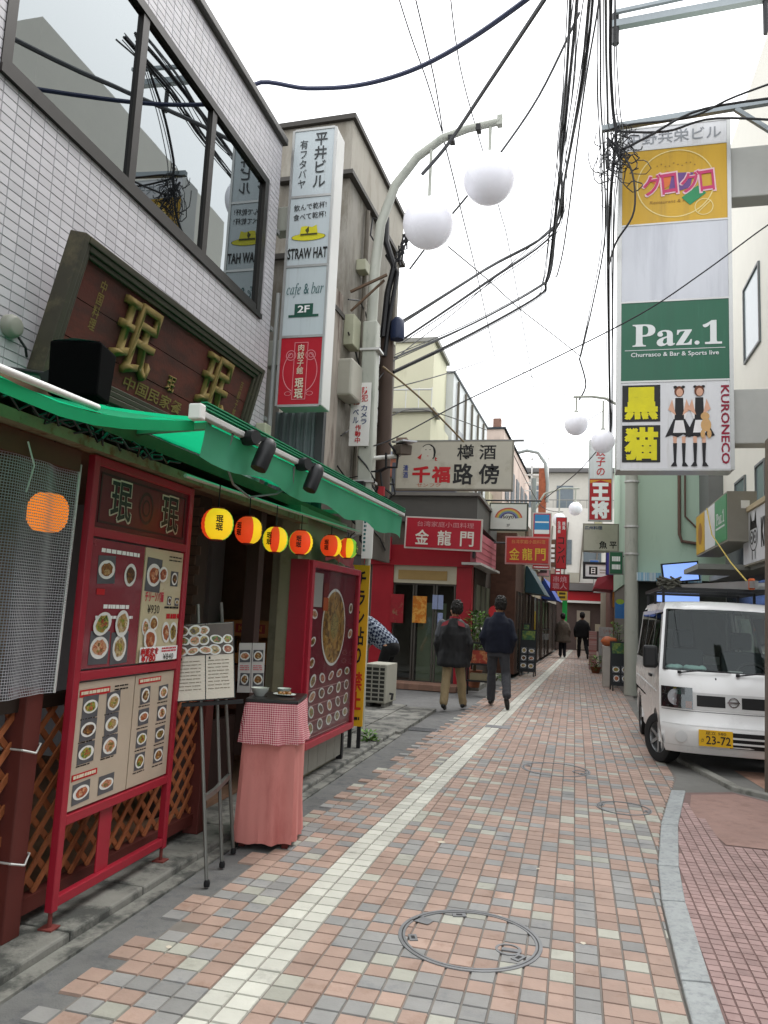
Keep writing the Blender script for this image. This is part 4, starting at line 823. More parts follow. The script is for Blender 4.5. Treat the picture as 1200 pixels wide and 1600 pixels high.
b = MB(); b.bar((-1.72, 9.35, 7.95), (-1.72, 9.56, 7.98), .07, .05); b.bar((-1.35, 9.36, 8.06), (-1.35, 9.5, 8.08), .06, .08); b.tube([(-2.66, 9.5, 6.9), (-2.8, 9.5, 6.95), (-2.82, 9.5, 6.7), (-2.7, 9.5, 6.5)], .012, 6); b.build('cable_clip', black, lp, world=True)
for z in (5.0, 3.2): b = MB(); b.box(-2.85, 9.38, z, -2.58, 9.62, z + .03); b.build('strap', alu, lp, world=True)
cs = face('camera_notice', 'narrow white notice with red and blue characters strapped to the lamp post', 'sign', (-2.93, 9.36, 3.68), (1, 0, 0)); b = MB(); b.box(0, 0, -.02, .27, .86, 0); b.build('panel', white, cs)
inkbl = M('blue_ink', '#26406e', .5, .05); text(cs, '防\n犯', .19, .7, .09, .2, inkr, .015); text(cs, 'カ\nメ\nラ', .19, .42, .085, .26, inkbl, .012); text(cs, '防\n犯', .08, .66, .085, .2, inkr, .015); text(cs, 'ベ\nル', .08, .40, .08, .19, inkbl, .012); text(cs, '作\n動\n中', .12, .16, .08, .25, inkr, .015)
cs2 = face('white_plate_sign', 'small white plate sign low on the lamp post behind the awning', 'sign', (-2.68, 9.37, 2.2), (1, 0, 0)); b = MB(); b.box(0, 0, -.02, .14, .62, 0); b.build('panel', white, cs2); bars(cs2, .015, .08, .05, .55, 9, M('teal_print', '#2c6a6a'), .003, .6)
brown = M('brown_pole', '#4e4038', .8, .2, 5, stretch=(1, 1, .2)); bp_ = thing('utility_pole', 'dark brown utility pole with a cable bundle beside the white lamp post', 'utility pole', (-2.77, 10.6, 0))
b = MB(); b.tube([(-2.76, 10.6, 3.0), (-2.8, 10.6, 5.9)], [.11, .1], 14); [b.bar((-2.78, 10.6, z), (-3.1, 10.6, z), .06, .06) for z in (3.4, 5.0)]; b.build('shaft', brown, bp_, world=True, smooth=True)
b = MB(); b.tube([(-2.84, 10.5, 5.6), (-2.8, 10.5, 6.3), (-2.72, 10.5, 6.7), (-2.86, 10.5, 7.1), (-2.88, 10.5, 7.5)], .05, 8); b.tube([(-2.8, 10.5, 5.3), (-2.74, 10.5, 6.0), (-2.66, 10.5, 6.6), (-2.84, 10.5, 6.9)], .035, 8); b.build('cable_bundle', black, bp_, world=True, smooth=True)
b = MB(); b.lathe([(.1, 0), (.11, .05), (.1, .28), (.05, .34)], (-2.62, 10.5, 5.55), 16); b.build('splice_can', M('navy_can', '#1c2a4a', .5, .2), bp_, world=True, smooth=True)
b = MB()
for k in range(7): b.tube([(-2.66 + .05 * math.sin(k * 2 + q * 1.4) + q * .03, 10.45, 6.75 + .09 * q + .08 * math.sin(k + q * 2.1)) for q in range(6)], .014, 5)
b.build('cable_knot', black, bp_, world=True, smooth=True)
sc_ = thing('security_camera', 'boxy security camera on a white arm at the lamp post', 'camera', (-2.62, 9.5, 3.4))
b = MB(); b.tube([(-2.64, 9.5, 3.54), (-2.25, 9.48, 3.57)], .028, 8); b.build('arm', white, sc_, world=True)
b = MB(); b.bar((-2.3, 9.55, 3.66), (-2.12, 9.25, 3.60), .16, .13); b.build('camera_body', M('camera_brown', '#5b5148', .5, .2), sc_, world=True, bevel=.015); b = MB(); b.bar((-2.26, 9.58, 3.76), (-2.06, 9.18, 3.70), .19, .02); b.build('sun_shield', M('shield_white', '#c9cbd0', .4, .1), sc_, world=True)
b = MB(); b.box(-2.32, 9.5, 3.72, -2.18, 9.62, 3.82); b.build('junction_box', M('box_brown', '#6d5c50', .6, .2), sc_, world=True)
jb = thing('cable_clutter', 'small black and red boxes with looping leads on the lamp post', 'junction box', (-2.72, 9.4, 3)); b = MB(); b.box(-2.82, 9.3, 2.98, -2.68, 9.4, 3.2); b.build('black_box', black, jb, world=True); b = MB(); b.box(-2.5, 9.36, 3.02, -2.42, 9.42, 3.14); b.build('red_box', M('box_red', '#a0202a'), jb, world=True)
b = MB()
for k in range(9):
    x0, z0 = -2.85 + random.uniform(0, .5), 3.35 + random.uniform(-.5, .3); b.tube([(x0 + .13 * math.sin(q * 1.1 + k), 9.36 + .02 * q, z0 - .09 * q + .07 * math.cos(q * 1.7 + k)) for q in range(7)], random.choice((.008, .012, .016)), 5)
b.build('loose_leads', black, jb, world=True, smooth=True)
# ------------------------------------------------------------------ large white hanging sign
ws = face('hanging_sign', 'wide off white sake bar sign with a smiling round face and brush characters', 'sign', (-2.92, 12.0, 3.54), (1, .0, 0)); Ww, Hw = 1.93, .81
ivory = M('aged_ivory', '#bdb9aa', .5, .1, 4, hex2='#aaa493', thr=.6); b = MB(); b.box(0, 0, -.16, Ww, Hw, -.01); b.build('sign_box', M('ivory_edge', '#8e8a7e', .6, .15), ws); b = MB(); b.box(.02, .02, -.01, Ww - .02, Hw - .02, 0); b.build('panel', ivory, ws)
b = MB(); b.box(-.1, Hw + .003, -.12, Ww + .16, Hw + .03, -.06); b.build('hanger_bar', grime, ws)
text(ws, '樽', 1.16, .62, .27, .26, inkb, .012); text(ws, '酒', 1.52, .62, .27, .24, inkb, .012); text(ws, '路', 1.13, .26, .32, .34, inkb, .022); text(ws, '傍', 1.55, .26, .32, .33, inkb, .018)
text(ws, '千', .44, .25, .28, .26, inkr, .04); text(ws, '福', .77, .25, .29, .26, inkr, .035); text(ws, '清\n酒', .175, .30, .085, .22, M('blue_violet_ink', '#3a4a8c'), .015); text(ws, 'センフク', .57, .075, .4, .06, M('orange_ink', '#b5552c'), 0)
b = MB(); b.disc(.54, .62, .003, .125, .14, 28, 0); b.ring(.54, .62, .004, .118, .13, 30, 1, 1.08, -.9, 2.4); b.poly([(.6, .74, .005), (.66, .68, .005), (.665, .56, .005), (.63, .50, .005), (.635, .62, .005), (.62, .70, .005), (.56, .745, .005)], 1); b.poly([(.36, .53, .004), (.44, .6, .004), (.42, .50, .004)], 2); b.poly([(.66, .54, .004), (.70, .52, .004), (.67, .5, .004), (.71, .48, .004), (.66, .48, .004)], 2)
b.rect(.49, .66, .515, .67, .005, 1); b.rect(.56, .66, .585, .67, .005, 1); b.rect(.525, .555, .55, .565, .005, 2); b.build('face_print', [M('face_cream', '#c8c4b6', .5, .04), inkb, inkr], ws)
b = MB(); b.tube([(0, .55, -.08), (-.25, .55, .0)], .02, 6); b.tube([(0, .1, -.08), (-.25, .1, .0)], .02, 6); b.build('wall_bracket', black, ws)
# ================================================================== corner restaurant with red front
gs = thing('red_corner_shop', 'low corner restaurant with red pillars, glass doors and a dark tiled fascia', 'shop', (-3.2, 15.7, 0))
redw = M('red_wall', '#9c1626', .5, .18, 5); fz = M('dark_roof_band', '#4c4a47', .7, .2, 5)
b = MB(); b.box(-6.5, 15.72, .09, -4.22, 19.6, 3.45); b.box(-6.5, 16.3, .09, -2.15, 19.6, 3.45); b.box(-4.22, 15.72, 2.72, -2.02, 16.3, 3.45); b.build('body', M('shop_dark', '#5a5048', .8, .3), gs, world=True)
b = MB(); b.box(-6.5, 15.6, 3.45, -2.0, 19.7, 4.0); b.build('roof_band', fz, gs, world=True); b = MB(); b.box(-6.5, 15.52, 4.0, -1.95, 19.7, 4.07); b.build('roof_edge', M('edge_grey', '#6e6b66', .6, .2), gs, world=True)
for x0, x1 in ((-4.22, -3.75), (-2.4, -2.08)): b = MB(); b.box(x0, 15.68, .09, x1, 15.95, 2.72); b.build('red_pillar', redw, gs, world=True, bevel=.01)
b = MB(); b.box(-4.4, 15.64, 2.52, -2.05, 15.72, 2.95); b.build('red_lintel', redw, gs, world=True)
for x0, x1 in ((-4.25, -3.8), ): b = MB(); b.box(x0, 15.5, 2.62, x1, 15.62, 3.1); b.build('red_lamp_box', M('lamp_box_red', '#b02a40', .4, .1, 4), gs, world=True)
b = MB(); b.box(-3.75, 15.7, 2.15, -2.4, 15.76, 2.52); o = b.build('door_head', M('door_head_cream', '#b9b39e', .5, .1), gs, world=True); b = MB(); b.box(-3.65, 15.69, 2.22, -2.6, 15.70, 2.42); b.build('door_plaque', M('plaque_ochre', '#a08552', .6, .15), gs, world=True)
alud = M('door_bronze', '#5b5853', .4, .15, metal=.5)
for x0, x1 in ((-3.75, -3.3), (-3.28, -2.86), (-2.84, -2.42)):
    b = MB(); frame_bars(x0, .1, x1, 2.15, .035, 0, .05, 0, b); b.v = [(q[0], 15.80 - q[2], q[1]) for q in b.v]; d = b.build('door', alud, gs, world=True)
    b = MB(); b.poly([(x0 + .035, 15.78, .135), (x1 - .035, 15.78, .135), (x1 - .035, 15.78, 2.11), (x0 + .035, 15.78, 2.11)]); p = b.build('door_glass', glass_mat('door_glass', '#c0c8c2', .06, .02, .1, .6)); p.parent = d; 
    p.matrix_parent_inverse = Matrix.Identity(4)
b = MB(); b.box(-3.22, 15.86, .1, -2.62, 15.87, 1.75); b.build('door_curtain', M('curtain_pale', '#b5bfa6', .8, .15), gs, world=True)
b = MB(); b.box(-3.32, 15.735, 1.32, -3.02, 15.742, 1.88); b.build('door_poster', M('poster_orange', '#c4701c', .5, .25, 14, hex2='#d8a850', thr=.5), gs, world=True); b = MB(); b.box(-3.78, 15.66, 1.3, -3.5, 15.675, 1.9); b.build('door_poster', M('poster_red', '#94202a', .5, .3, 14, hex2='#8a7a5a', thr=.6), gs, world=True)
for x0, z0 in ((-2.9, 1.62), (-2.78, 1.25), (-2.78, 1.62)): b = MB(); b.box(x0, 15.735, z0, x0 + .11, 15.74, z0 + .3); b.build('notice_sheet', M('notice_blue', '#8f9cc0', .5, .1), gs, world=True)
b = MB(); b.box(-4.5, 15.1, .0, -2.25, 15.7, .12); b.build('door_step', M('step_tile', '#8a6a5a', .7, .2, 9, cell=(.1, .1, 5)), gs, world=True, bevel=.01)
gsn = face('red_shop_sign', 'red signboard with three white characters over the glass doors', 'sign', (-3.42, 15.1, 2.84), (1, .06, -.02)); b = MB(); b.box(0, 0, -.12, 1.58, .66, -.01); b.build('sign_box', M('sign_rim_white', '#c8c2bc', .5, .08), gsn); b = MB(); b.box(.03, .03, -.01, 1.55, .63, 0); b.build('panel', M('panel_red', '#a8172c', .4, .1), gsn)
text(gsn, '金', .36, .24, .28, .30, M('cream_white', '#dcd6cc'), .014); text(gsn, '龍', .82, .24, .28, .30, M('cream_white', '#dcd6cc'), .014); text(gsn, '門', 1.28, .24, .27, .30, M('cream_white', '#dcd6cc'), .014); text(gsn, '台湾家庭小皿料理', .83, .515, 1.16, .11, M('rose_white', '#c98c90'), 0)
b = MB(); b.box(1.4, -.12, -.5, 1.45, .0, -.05); b.build('bracket', black, gsn)
sideb = face('pink_side_fascia', 'faded pink fascia board wrapping the street side of the corner restaurant', 'fascia', (-1.98, 15.5, 2.62), (.033, 1, 0)); b = MB(); b.box(0, 0, -.12, 3.0, .66, 0); b.build('board', M('faded_pink', '#b0606c', .5, .18, 4), sideb); b = MB(); [b.box(.02, .1 + k * .13, .001, 2.98, .115 + k * .13, .006) for k in range(4)]; b.build('rib', M('pink_rib', '#9c505c'), sideb); b = MB(); b.box(0, -.06, -.3, 3.0, -.01, .1); b.build('gutter', alu, sideb)
b = MB(); b.box(-2.16, 16.3, .09, -2.10, 19.5, 2.6); b.build('side_shutter', M('side_brown', '#3b2f29', .8, .3), gs, world=True)
for y in (16.5, 17.4, 18.4): b = MB(); b.box(-2.1, y, .9, -2.07, y + .6, 2.2); b.build('side_window', M('side_window', '#5d6152', .4, .25), gs, world=True)
# upper cream building and long white building behind the corner
crm = M('cream_wall', '#cfcdb4', .85, .08, 2, hex2='#bdbaa0', thr=.62, stretch=(1, 1, .3)); whw = M('white_wall', '#d3d6d8', .85, .07, 2, stretch=(1, 1, .3))
cb = thing('cream_building', 'cream building with stepped upper floors behind the red corner restaurant', 'building', (-3.3, 16.2, 0))
b = MB(); b.box(-9, 16.2, 3.9, -3.18, 18.6, 6.0); b.build('lower_wall', crm, cb, world=True); b = MB(); b.box(-9, 16.9, 6.0, -3.3, 18.7, 7.9); b.build('upper_wall', crm, cb, world=True)
b = MB(); b.box(-9, 16.12, 6.0, -3.1, 16.9, 6.08); b.box(-9, 16.85, 7.9, -3.22, 18.7, 8.0); b.build('roof_edge', M('roof_edge_grey', '#8a8a84', .7, .15), cb, world=True)
b = MB(); b.box(-9, 15.95, 4.95, -3.05, 16.2, 5.05); b.build('ledge', M('ledge_blue', '#8f97a5', .6, .15), cb, world=True); b = MB(); b.box(-9, 16.05, 4.5, -3.1, 16.2, 4.9); b.build('tile_skirt', M('skirt_tile', '#a86a55', .7, .2, 6, cell=(.15, .15, .15)), cb, world=True)
b = MB(); b.tube([(-9, 16.3, 6.65), (-3.2, 16.3, 6.55)], .02, 6); [b.tube([(-6.5 + k * .3, 16.3, 6.08), (-6.5 + k * .3, 16.3, 6.6)], .012, 5) for k in range(12)]; b.build('roof_rail', alu, cb, world=True)
b = MB(); b.box(-3.9, 15.72, 4.1, -2.5, 16.0, 4.75); b.box(-3.75, 15.715, 4.2, -2.65, 15.72, 4.4, 1); b.build('window_box', [M('grey_blue_frame', '#4a4f5a', .5, .15), M('pale_blind', '#c3c6ca', .5, .1)], cb, world=True)
lb = thing('long_white_building', 'long pale building with a sloping dark roof edge along the lane', 'building', (-3.1, 19, 0), -.033)
b = MB(); b.box(-6, -.3, 0, 0, 5.6, 7.7); b.build('wall', whw, lb)
for k in range(4): b = MB(); b.box(0, .3 + k * 1.3, 5.3, .03, 1.1 + k * 1.3, 6.4); b.build('window', M('far_window', '#5f6970', .3, .2), lb)
for k in range(3): b = MB(); b.box(0, .5 + k * 1.7, 4.3, .35, 1.2 + k * 1.7, 4.85); b.build('wall_unit', M('unit_beige', '#9c998c', .7, .15), lb, bevel=.015)
b = MB(); [b.tube([(.05, .15 + k * 1.1, 3.6), (.05, .15 + k * 1.1, 7.6)], .035, 8) for k in range(5)]; b.build('down_pipe', M('pipe_grime', '#6d675d'), lb); b = MB(); b.box(-6, -.32, 7.7, .04, 5.62, 7.76); b.build('roof_edge', M('edge_slate', '#555a60', .6, .15), lb)
b = MB(); b.box(-1.5, 5.62, 0, .12, 13, 5.6); b.build('wing', M('wing_cream', '#b9b29a', .85, .15, 3), lb)
pkb = thing('pink_building', 'pale pink plastered building with a chimney further down the lane', 'building', (-2.5, 26, 0), -.033)
b = MB(); b.box(-6, -.5, 0, .08, 9, 7.9); b.build('wall', M('pink_plaster', '#c4b3a8', .85, .18, 3, hex2='#a89a90', thr=.56, stretch=(1, 1, .25)), pkb)
for k in range(5): b = MB(); b.box(.08, .2 + k * 1.7, 5.6, .11, 1.2 + k * 1.7, 6.9); b.build('window', M('far_window', '#5f6970', .3, .2), pkb); b = MB(); b.box(-.42, .3, 7.9, -.15, .6, 8.5); b.build('chimney', M('chimney_pink', '#b58f80', .85, .15), pkb); b = MB(); b.box(-6, -.55, 7.9, .14, 9.05, 7.97); b.build('roof_edge', M('edge_slate', '#555a60'), pkb)
# ------------------------------------------------------------------ west shopfronts beyond
def shopfront(name, label, y0, y1, h, wallm, awn=None, shut=None):
    x = -2.12; e = thing(name, label, 'shop', (x + .033 * y0, y0, 0), -.033); ln = y1 - y0
    b = MB(); b.box(-2.5, .01, .09, -.02, ln - .01, h); b.build('wall', wallm, e); b = MB(); b.box(-.02, .25, .1, .0, ln - .25, 2.2); b.build('shop_window', shut or M('dim_glass', '#262b2c', .2, .3), e)
    for k in range(3): b = MB(); b.box(-.018, .25 + (ln - .5) * k / 2 - .03, .1, .03, .25 + (ln - .5) * k / 2 + .03, 2.2); b.build('mullion', M('mullion_brown', '#4a3c33', .6, .2), e)
    if awn:
        b = MB(); b.hexa([(0, .1, 2.25), (.55, .1, 2.2), (.55, ln - .1, 2.2), (0, ln - .1, 2.25)], [(0, .1, 3.0), (.06, .1, 3.0), (.06, ln - .1, 3.0), (0, ln - .1, 3.0)]); b.build('awning', awn, e)
    b = MB(); b.box(0, .05, h - .5, .06, ln - .05, h - .05); b.build('fascia', M('fascia_' + name, random.choice(['#8d8a80', '#6f5a4a', '#a09a88']), .7, .2), e); return e
shopfront('brick_shop', 'narrow brown brick shop next to the corner restaurant', 19.75, 21.9, 3.7, M('brown_brick', '#5d4034', .85, .25, 6, cell=(.1, .2, .07)))
shopfront('teal_awning_shop', 'shop with a dark teal awning beyond the brown brick shop', 22.0, 24.6, 4.2, M('beige_stucco', '#8d8573', .85, .15), M('teal_canvas', '#1f4048', .6, .15))
shopfront('beige_shop', 'beige shopfront with dim windows past the teal awning', 24.7, 28.2, 3.6, M('beige_panel', '#a79c84', .8, .15))
shopfront('blue_awning_shop', 'shopfront with a bright blue awning where the bicycles stand', 28.3, 32, 3.4, M('grey_panel', '#8f8d88', .8, .15), M('blue_canvas', '#1d3f8c', .6, .12))
shopfront('last_west_shop', 'cream shopfront at the west end of the lane', 32.1, 38, 3.8, M('cream_panel', '#a8a294', .8, .15))
gc = M('grey_post', '#8d9290', .5, .15)
e = thing('grey_post', 'grey lamp post with a yellow band by the beige shop', 'post', (-1.33, 25.6, 0)); b = MB(); b.tube([(-1.33, 25.6, .09), (-1.4, 25.6, 6.2)], .085, 12); b.build('shaft', gc, e, world=True, smooth=True); b = MB(); b.tube([(-1.34, 25.6, .95), (-1.345, 25.6, 1.75)], .09, 12); b.build('yellow_band', M('band_yellow', '#b89a1c', .5, .15), e, world=True, smooth=True)
e = thing('brick_column', 'slim brick chimney column with a bent steel hood over the roofs', 'chimney', (-1.35, 31, 3)); b = MB(); b.box(-1.5, 31, 3, -1.2, 31.3, 7.6); b.build('brick_shaft', M('column_brick', '#9c5a40', .85, .2, 8, cell=(.1, .1, .07)), e, world=True)
b = MB(); b.tube([(-2.6, 31, 8.2), (-2.0, 31, 8.35), (-1.55, 31, 8.25), (-1.25, 31, 7.8), (-1.15, 31, 7.0), (-1.15, 31, 6.2)], .07, 8); b.build('steel_hood', gc, e, world=True, smooth=True)
e = thing('roof_rack_frame', 'white steel frame on the roof near the brick column', 'frame', (-2.2, 33, 7)); b = MB(); [b.bar((-2.6, 33, 7 + k * .35), (-1.2, 33, 7 + k * .35), .05, .05) for k in range(5)]; [b.bar((x, 33, 6.8), (x, 33, 8.5), .05, .05) for x in (-2.6, -1.9, -1.2)]; b.build('bars', white, e, world=True)
# hanging signs along the west side
def hang(name, label, x0, x1, y, z0, z1, edge, facem, deep=.12, rot=0.0):
    e = face(name, label, 'sign', (x0, y, z0), (1, rot, 0)); W_, H_ = x1 - x0, z1 - z0; t = min(.035, W_ * .06)
    b = MB(); b.box(0, 0, -deep, W_, H_, -.01); b.build('sign_box', edge, e); b = MB(); b.box(t, t, -.01, W_ - t, H_ - t, 0); b.build('panel', facem, e)
    return e, W_, H_
e, W_, H_ = hang('rainbow_sign', 'framed white hanging sign with a small rainbow over the lane', -2.02, -1.1, 18, 3.56, 4.23, M('dark_green_frame', '#3a4238'), M('rainbow_white', '#c9ccc4', .4, .05))
for k, h in enumerate(('#b04a48', '#c98f45', '#b8ad55', '#6f8f86', '#6a6a9a', '#4a4a6a')): b = MB(); b.ring(W_ / 2, .27, .003 + k * .0004, .30 - k * .028, .328 - k * .028, 22, 0, .85, .15, math.pi - .15); b.build('rainbow_band', M('rb%d' % k, h), e)
text(e, 'soyo', W_ / 2, .31, .26, .1, inkb, .01, .006); text(e, '2F', W_ / 2, .13, .08, .06, inkb, .01)
b = MB(); b.tube([(-.2, H_ + .06, -.06), (W_ + .3, H_ + .06, -.06)], .02, 6); b.build('hanger', black, e)
e, W_, H_ = hang('small_red_sign', 'small red hanging sign with three yellow characters', -1.62, -.58, 18, 2.77, 3.43, M('sign_rim_pink', '#b98a88'), M('panel_red_warm', '#b02a22', .4, .1)); gy = M('gold_ink', '#d8b53a')
for k, ch in enumerate('金龍門'): text(e, ch, .22 + k * .3, .24, .24, .28, gy, .012)
text(e, '台湾家庭小皿料理', .54, .535, .78, .09, M('gold_dim', '#c98a4a'), 0); b = MB(); b.tube([(-.45, .5, -.06), (0, .5, -.06)], .02, 6); b.build('hanger', black, e)
e, W_, H_ = hang('blue_red_sign', 'tall red hanging sign with a blue upper panel', -1.22, -.68, 22, 2.9, 4.55, M('sign_rim_white', '#c8c2bc'), M('scarlet', '#b8141e', .4, .08)); b = MB(); b.rect(.06, H_ - .62, W_ - .06, H_ - .06, .003); b.build('blue_panel', M('sky_panel', '#2f86bf', .4, .08), e); b = MB(); b.rect(.06, H_ - .62, W_ - .06, H_ - .5, .005); b.rect(.08, H_ - .3, W_ - .08, H_ - .26, .005); b.build('white_bands', inkw, e); text(e, '居\n酒\n屋', W_ / 2, .55, .2, .62, inkw, .01); bars(e, .06, .05, W_ - .06, .1, 1, inkw, .004, .7)
e, W_, H_ = hang('pachinko_banner', 'narrow red upright banner sign with dark characters', -.57, -.26, 22.6, 2.98, 4.5, M('rim_dark', '#5b2a2a'), M('scarlet', '#b8141e')); text(e, 'コ\nン\nパ', W_ / 2, .55, .22, .75, inkb, .012); text(e, '生\n演\n奏', W_ * .3, 1.22, .09, .36, inkw, .01); text(e, '焼\n鳥', W_ * .72, 1.27, .09, .24, inkw, .01)
e, W_, H_ = hang('square_red_sign', 'square crimson hanging sign with pale brush characters', -.88, -.2, 28, 2.52, 3.14, M('rim_crimson', '#6d1420'), M('crimson_face', '#a01222', .4, .08)); text(e, '串焼\n職人', W_ / 2, .31, .5, .46, M('pale_rose', '#c9909a'), .005)
e = face('green_upright', 'slim bright green upright strip sign by the lane end', 'sign', (-.52, 33.5, .9), (1, 0, 0)); b = MB(); b.box(0, 0, -.05, .2, 1.7, 0); b.build('strip', M('lime_green', '#27b052', .4, .1), e); b = MB(); b.box(0, 1.7, -.05, .2, 2.4, 0); b.build('white_top', white, e)
# lane end building
eb_ = thing('lane_end_building', 'brown ground floor building with red fascia closing the lane', 'building', (.4, 40, 0))
b = MB(); b.box(-6, 40, 0, 8, 46, 3.4); b.build('ground_floor', M('end_brown', '#5b4c48', .8, .2), eb_, world=True); b = MB(); b.box(-.6, 39.8, 2.5, 1.5, 39.98, 2.95); b.build('red_fascia', M('fascia_red', '#a81220', .5, .1), eb_, world=True); b = MB(); b.box(-.75, 39.7, 2.38, 1.9, 39.98, 2.49); b.build('white_ledge', white, eb_, world=True)
b = MB(); b.box(.1, 39.95, .05, .75, 39.99, 2.0); b.build('door', M('end_door', '#a59a8c', .6, .1), eb_, world=True); b = MB(); b.box(1.0, 39.94, 1.0, 1.25, 39.985, 1.35); b.build('notice', M('notice_cream', '#b8ad98'), eb_, world=True); b = MB(); b.box(-.4, 39.6, 3.0, 1.2, 39.98, 3.35); b.build('canopy', M('canopy_grey', '#6a6766', .7, .15), eb_, world=True)
for k in range(5): b = MB(); b.box(-2.6 + k * 1.5, 40.95, 4.4, -1.7 + k * 1.5, 41.02, 5.7); b.build('window', M('far_window', '#5f6970', .3, .2), eb_, world=True)
for k in range(4): b = MB(); b.box(-1.9 + k * 1.5, 40.6, 3.42, -1.3 + k * 1.5, 41.0, 3.95); b.build('roof_unit', M('unit_beige', '#9c998c', .7, .15), eb_, world=True)
b = MB(); [b.tube([(-3 + k * .8, 40.9, 3.5), (-2.8 + k * .8, 40.9, 6.5 + .3 * math.sin(k * 3))], .04, 6) for k in range(7)]; b.build('riser_pipe', M('pipe_grime', '#6d675d'), eb_, world=True)
b = MB(); b.box(-6, 41, 3.4, 8, 46, 7.4); b.build('middle_wall', M('end_white', '#c8c6c0', .8, .1), eb_, world=True)
fb_ = thing('far_apartment_block', 'far pale apartment block with dark roof line above the lane end', 'building', (0, 48, 0))
b = MB(); b.box(-7, 48, 0, 9, 56, 10.6); b.build('wall', M('far_wall', '#b3b0a8', .8, .1), fb_, world=True); b = MB(); b.box(-7.2, 47.5, 10.6, 9.2, 56.2, 10.85); b.build('roof', M('far_roof', '#5d5c5c', .7, .1), fb_, world=True); b = MB(); b.box(-7, 47.1, 8.75, 9, 47.2, 8.8); b.box(-7, 47.1, 7.8, 9, 48, 7.95); [b.box(-7 + k * .4, 47.13, 7.95, -6.97 + k * .4, 47.17, 8.75) for k in range(40)]; b.build('balcony', M('far_balcony', '#7d7c78', .7, .1), fb_, world=True)
for k in range(6): b = MB(); b.box(-5.2 + k * 2.0, 47.95, 8.2, -4.2 + k * 2.0, 48.02, 9.8); o = b.build('window', M('far_window', '#5f6970', .3, .2), fb_, world=True)
# ================================================================== east side
wb = thing('white_office_building', 'tall white building with blue grey windows behind the big panel sign', 'building', (2.9, 12, 0)); cw = M('chalk_wall', '#dddad0', .8, .05, 3)
b = MB(); b.box(2.9, 9.6, 3.3, 9, 16.4, 11.1); b.build('wall', cw, wb, world=True); b = MB(); b.box(2.92, 9.6, 0, 9, 16.4, 3.3); b.build('ground_floor', M('ground_floor_grey', '#5d615e', .7, .25), wb, world=True)
for (y0, y1, z0, z1) in ((14.27, 15.15, 3.56, 4.22), (12.83, 13.49, 3.56, 4.22), (13.0, 14.2, 6.2, 7.6), (10.6, 11.6, 6.2, 7.6), (10.4, 12.2, 3.56, 4.22)):
    f = MB(); f.box(2.885, y0, z0, 2.899, y1, z1); o = f.build('window', M('blue_grey_window', '#6f7d80', .15, .15), wb, world=True); f = MB(); frame_bars(y0, z0, y1, z1, .04, 0, .02, 0, f); f.v = [(2.884 - q[2], q[0], q[1]) for q in f.v]; q = f.build('window_frame', grime); q.parent = o; q.matrix_parent_inverse = o.matrix_parent_inverse.copy(); q.matrix_parent_inverse = Matrix.Identity(4)
b = MB(); b.box(2.6, 11, 2.42, 2.92, 16.3, 2.52); b.box(1.85, 12.6, 2.42, 2.6, 14.2, 2.5); b.build('canopy', M('canopy_pale', '#8b8d87', .6, .15), wb, world=True)
b = MB(); b.box(2.87, 12.6, .1, 2.915, 16, 2.3); b.build('shopfront_glass', M('shopfront_dark', '#2a3032', .2, .3), wb, world=True)
# big panel sign
gp = M('green_panel', '#155c42', .35, .14, 3, hex2='#2a6b52', thr=.62, stretch=(3, 3, .15)); yp = M('mustard_panel', '#c39a22', .4, .14, 3, hex2='#b18c26', thr=.58, stretch=(2, 2, .2)); blank = M('blank_panel', '#c6c9d0', .3, .08, 2, hex2='#b7bac2', thr=.55, stretch=(2, 2, .2)); wpan = M('white_panel', '#d2d3d6', .35, .06, 3, hex2='#bdbdba', thr=.6, stretch=(3, 3, .15))
bt, bb = tower('big panel sign stack with mustard, blank, green and maid bar panels', 'big_sign_stack', (.52, 10.5, 3.58), (1, .0, 0), [(.34, wpan), (1.13, yp), (1.13, blank), (1.14, gp), (1.22, wpan)], 1.48, .42, M('stack_side', '#b9bab6', .4, .06), .05)
y = bb[0]; text(bt, '中野共栄ビル', .74, y + .17, 1.24, .19, M('grey_ink', '#8d9196'), .008)
y = bb[1]; b = MB(); b.ring(.76, y + .58, .003, .50, .515, 48, 0, .98); b.ring(1.13, y + .2, .004, .11, .122, 28); b.bar((1.05, y + .12, .004), (1.22, y + .29, .004), .012, .002); b.build('ring_print', M('pale_gold', '#e0cf8e'), bt)
for pts, h in (([(.45, .62), (.66, .78), (.78, .62), (.6, .5)], '#d8743a'), ([(.66, .42), (.72, .74), (1.0, .72), (.95, .5)], '#6d4a86'), ([(.84, .36), (1.05, .52), (1.16, .4), (.95, .24)], '#2f8a5a')):
    MB().poly([(px, y + py, .0040 + {'#d8743a': 0, '#6d4a86': .0006, '#2f8a5a': .0012}[h]) for px, py in pts]).build('colour_patch', M('patch' + h[1:], h), bt)
pkl = M('logo_pink', '#c23b6a'); lgo = M('logo_light', '#e5c0c8')
for ch, cx, w_ in (('グ', .46, .26), ('ロ', .68, .2), ('グ', .96, .26), ('ロ', 1.17, .18)): text(bt, ch, cx, y + .58, w_ + .03, .33, lgo, .03, .006, .08); text(bt, ch, cx, y + .58, w_, .3, pkl, .016, .0085, .08)
b = MB(); [b.disc(.52 + k * .055, y + .86 + .025 * math.sin(k * 1.9), .005, .010, .010, 8) for k in range(10)]; b.build('dots_print', M('logo_brown', '#8d6a2a'), bt); text(bt, 'Restaurant & Party', .72, y + .31, .6, .06, M('logo_brown', '#8d6a2a'), 0, shear=.2)
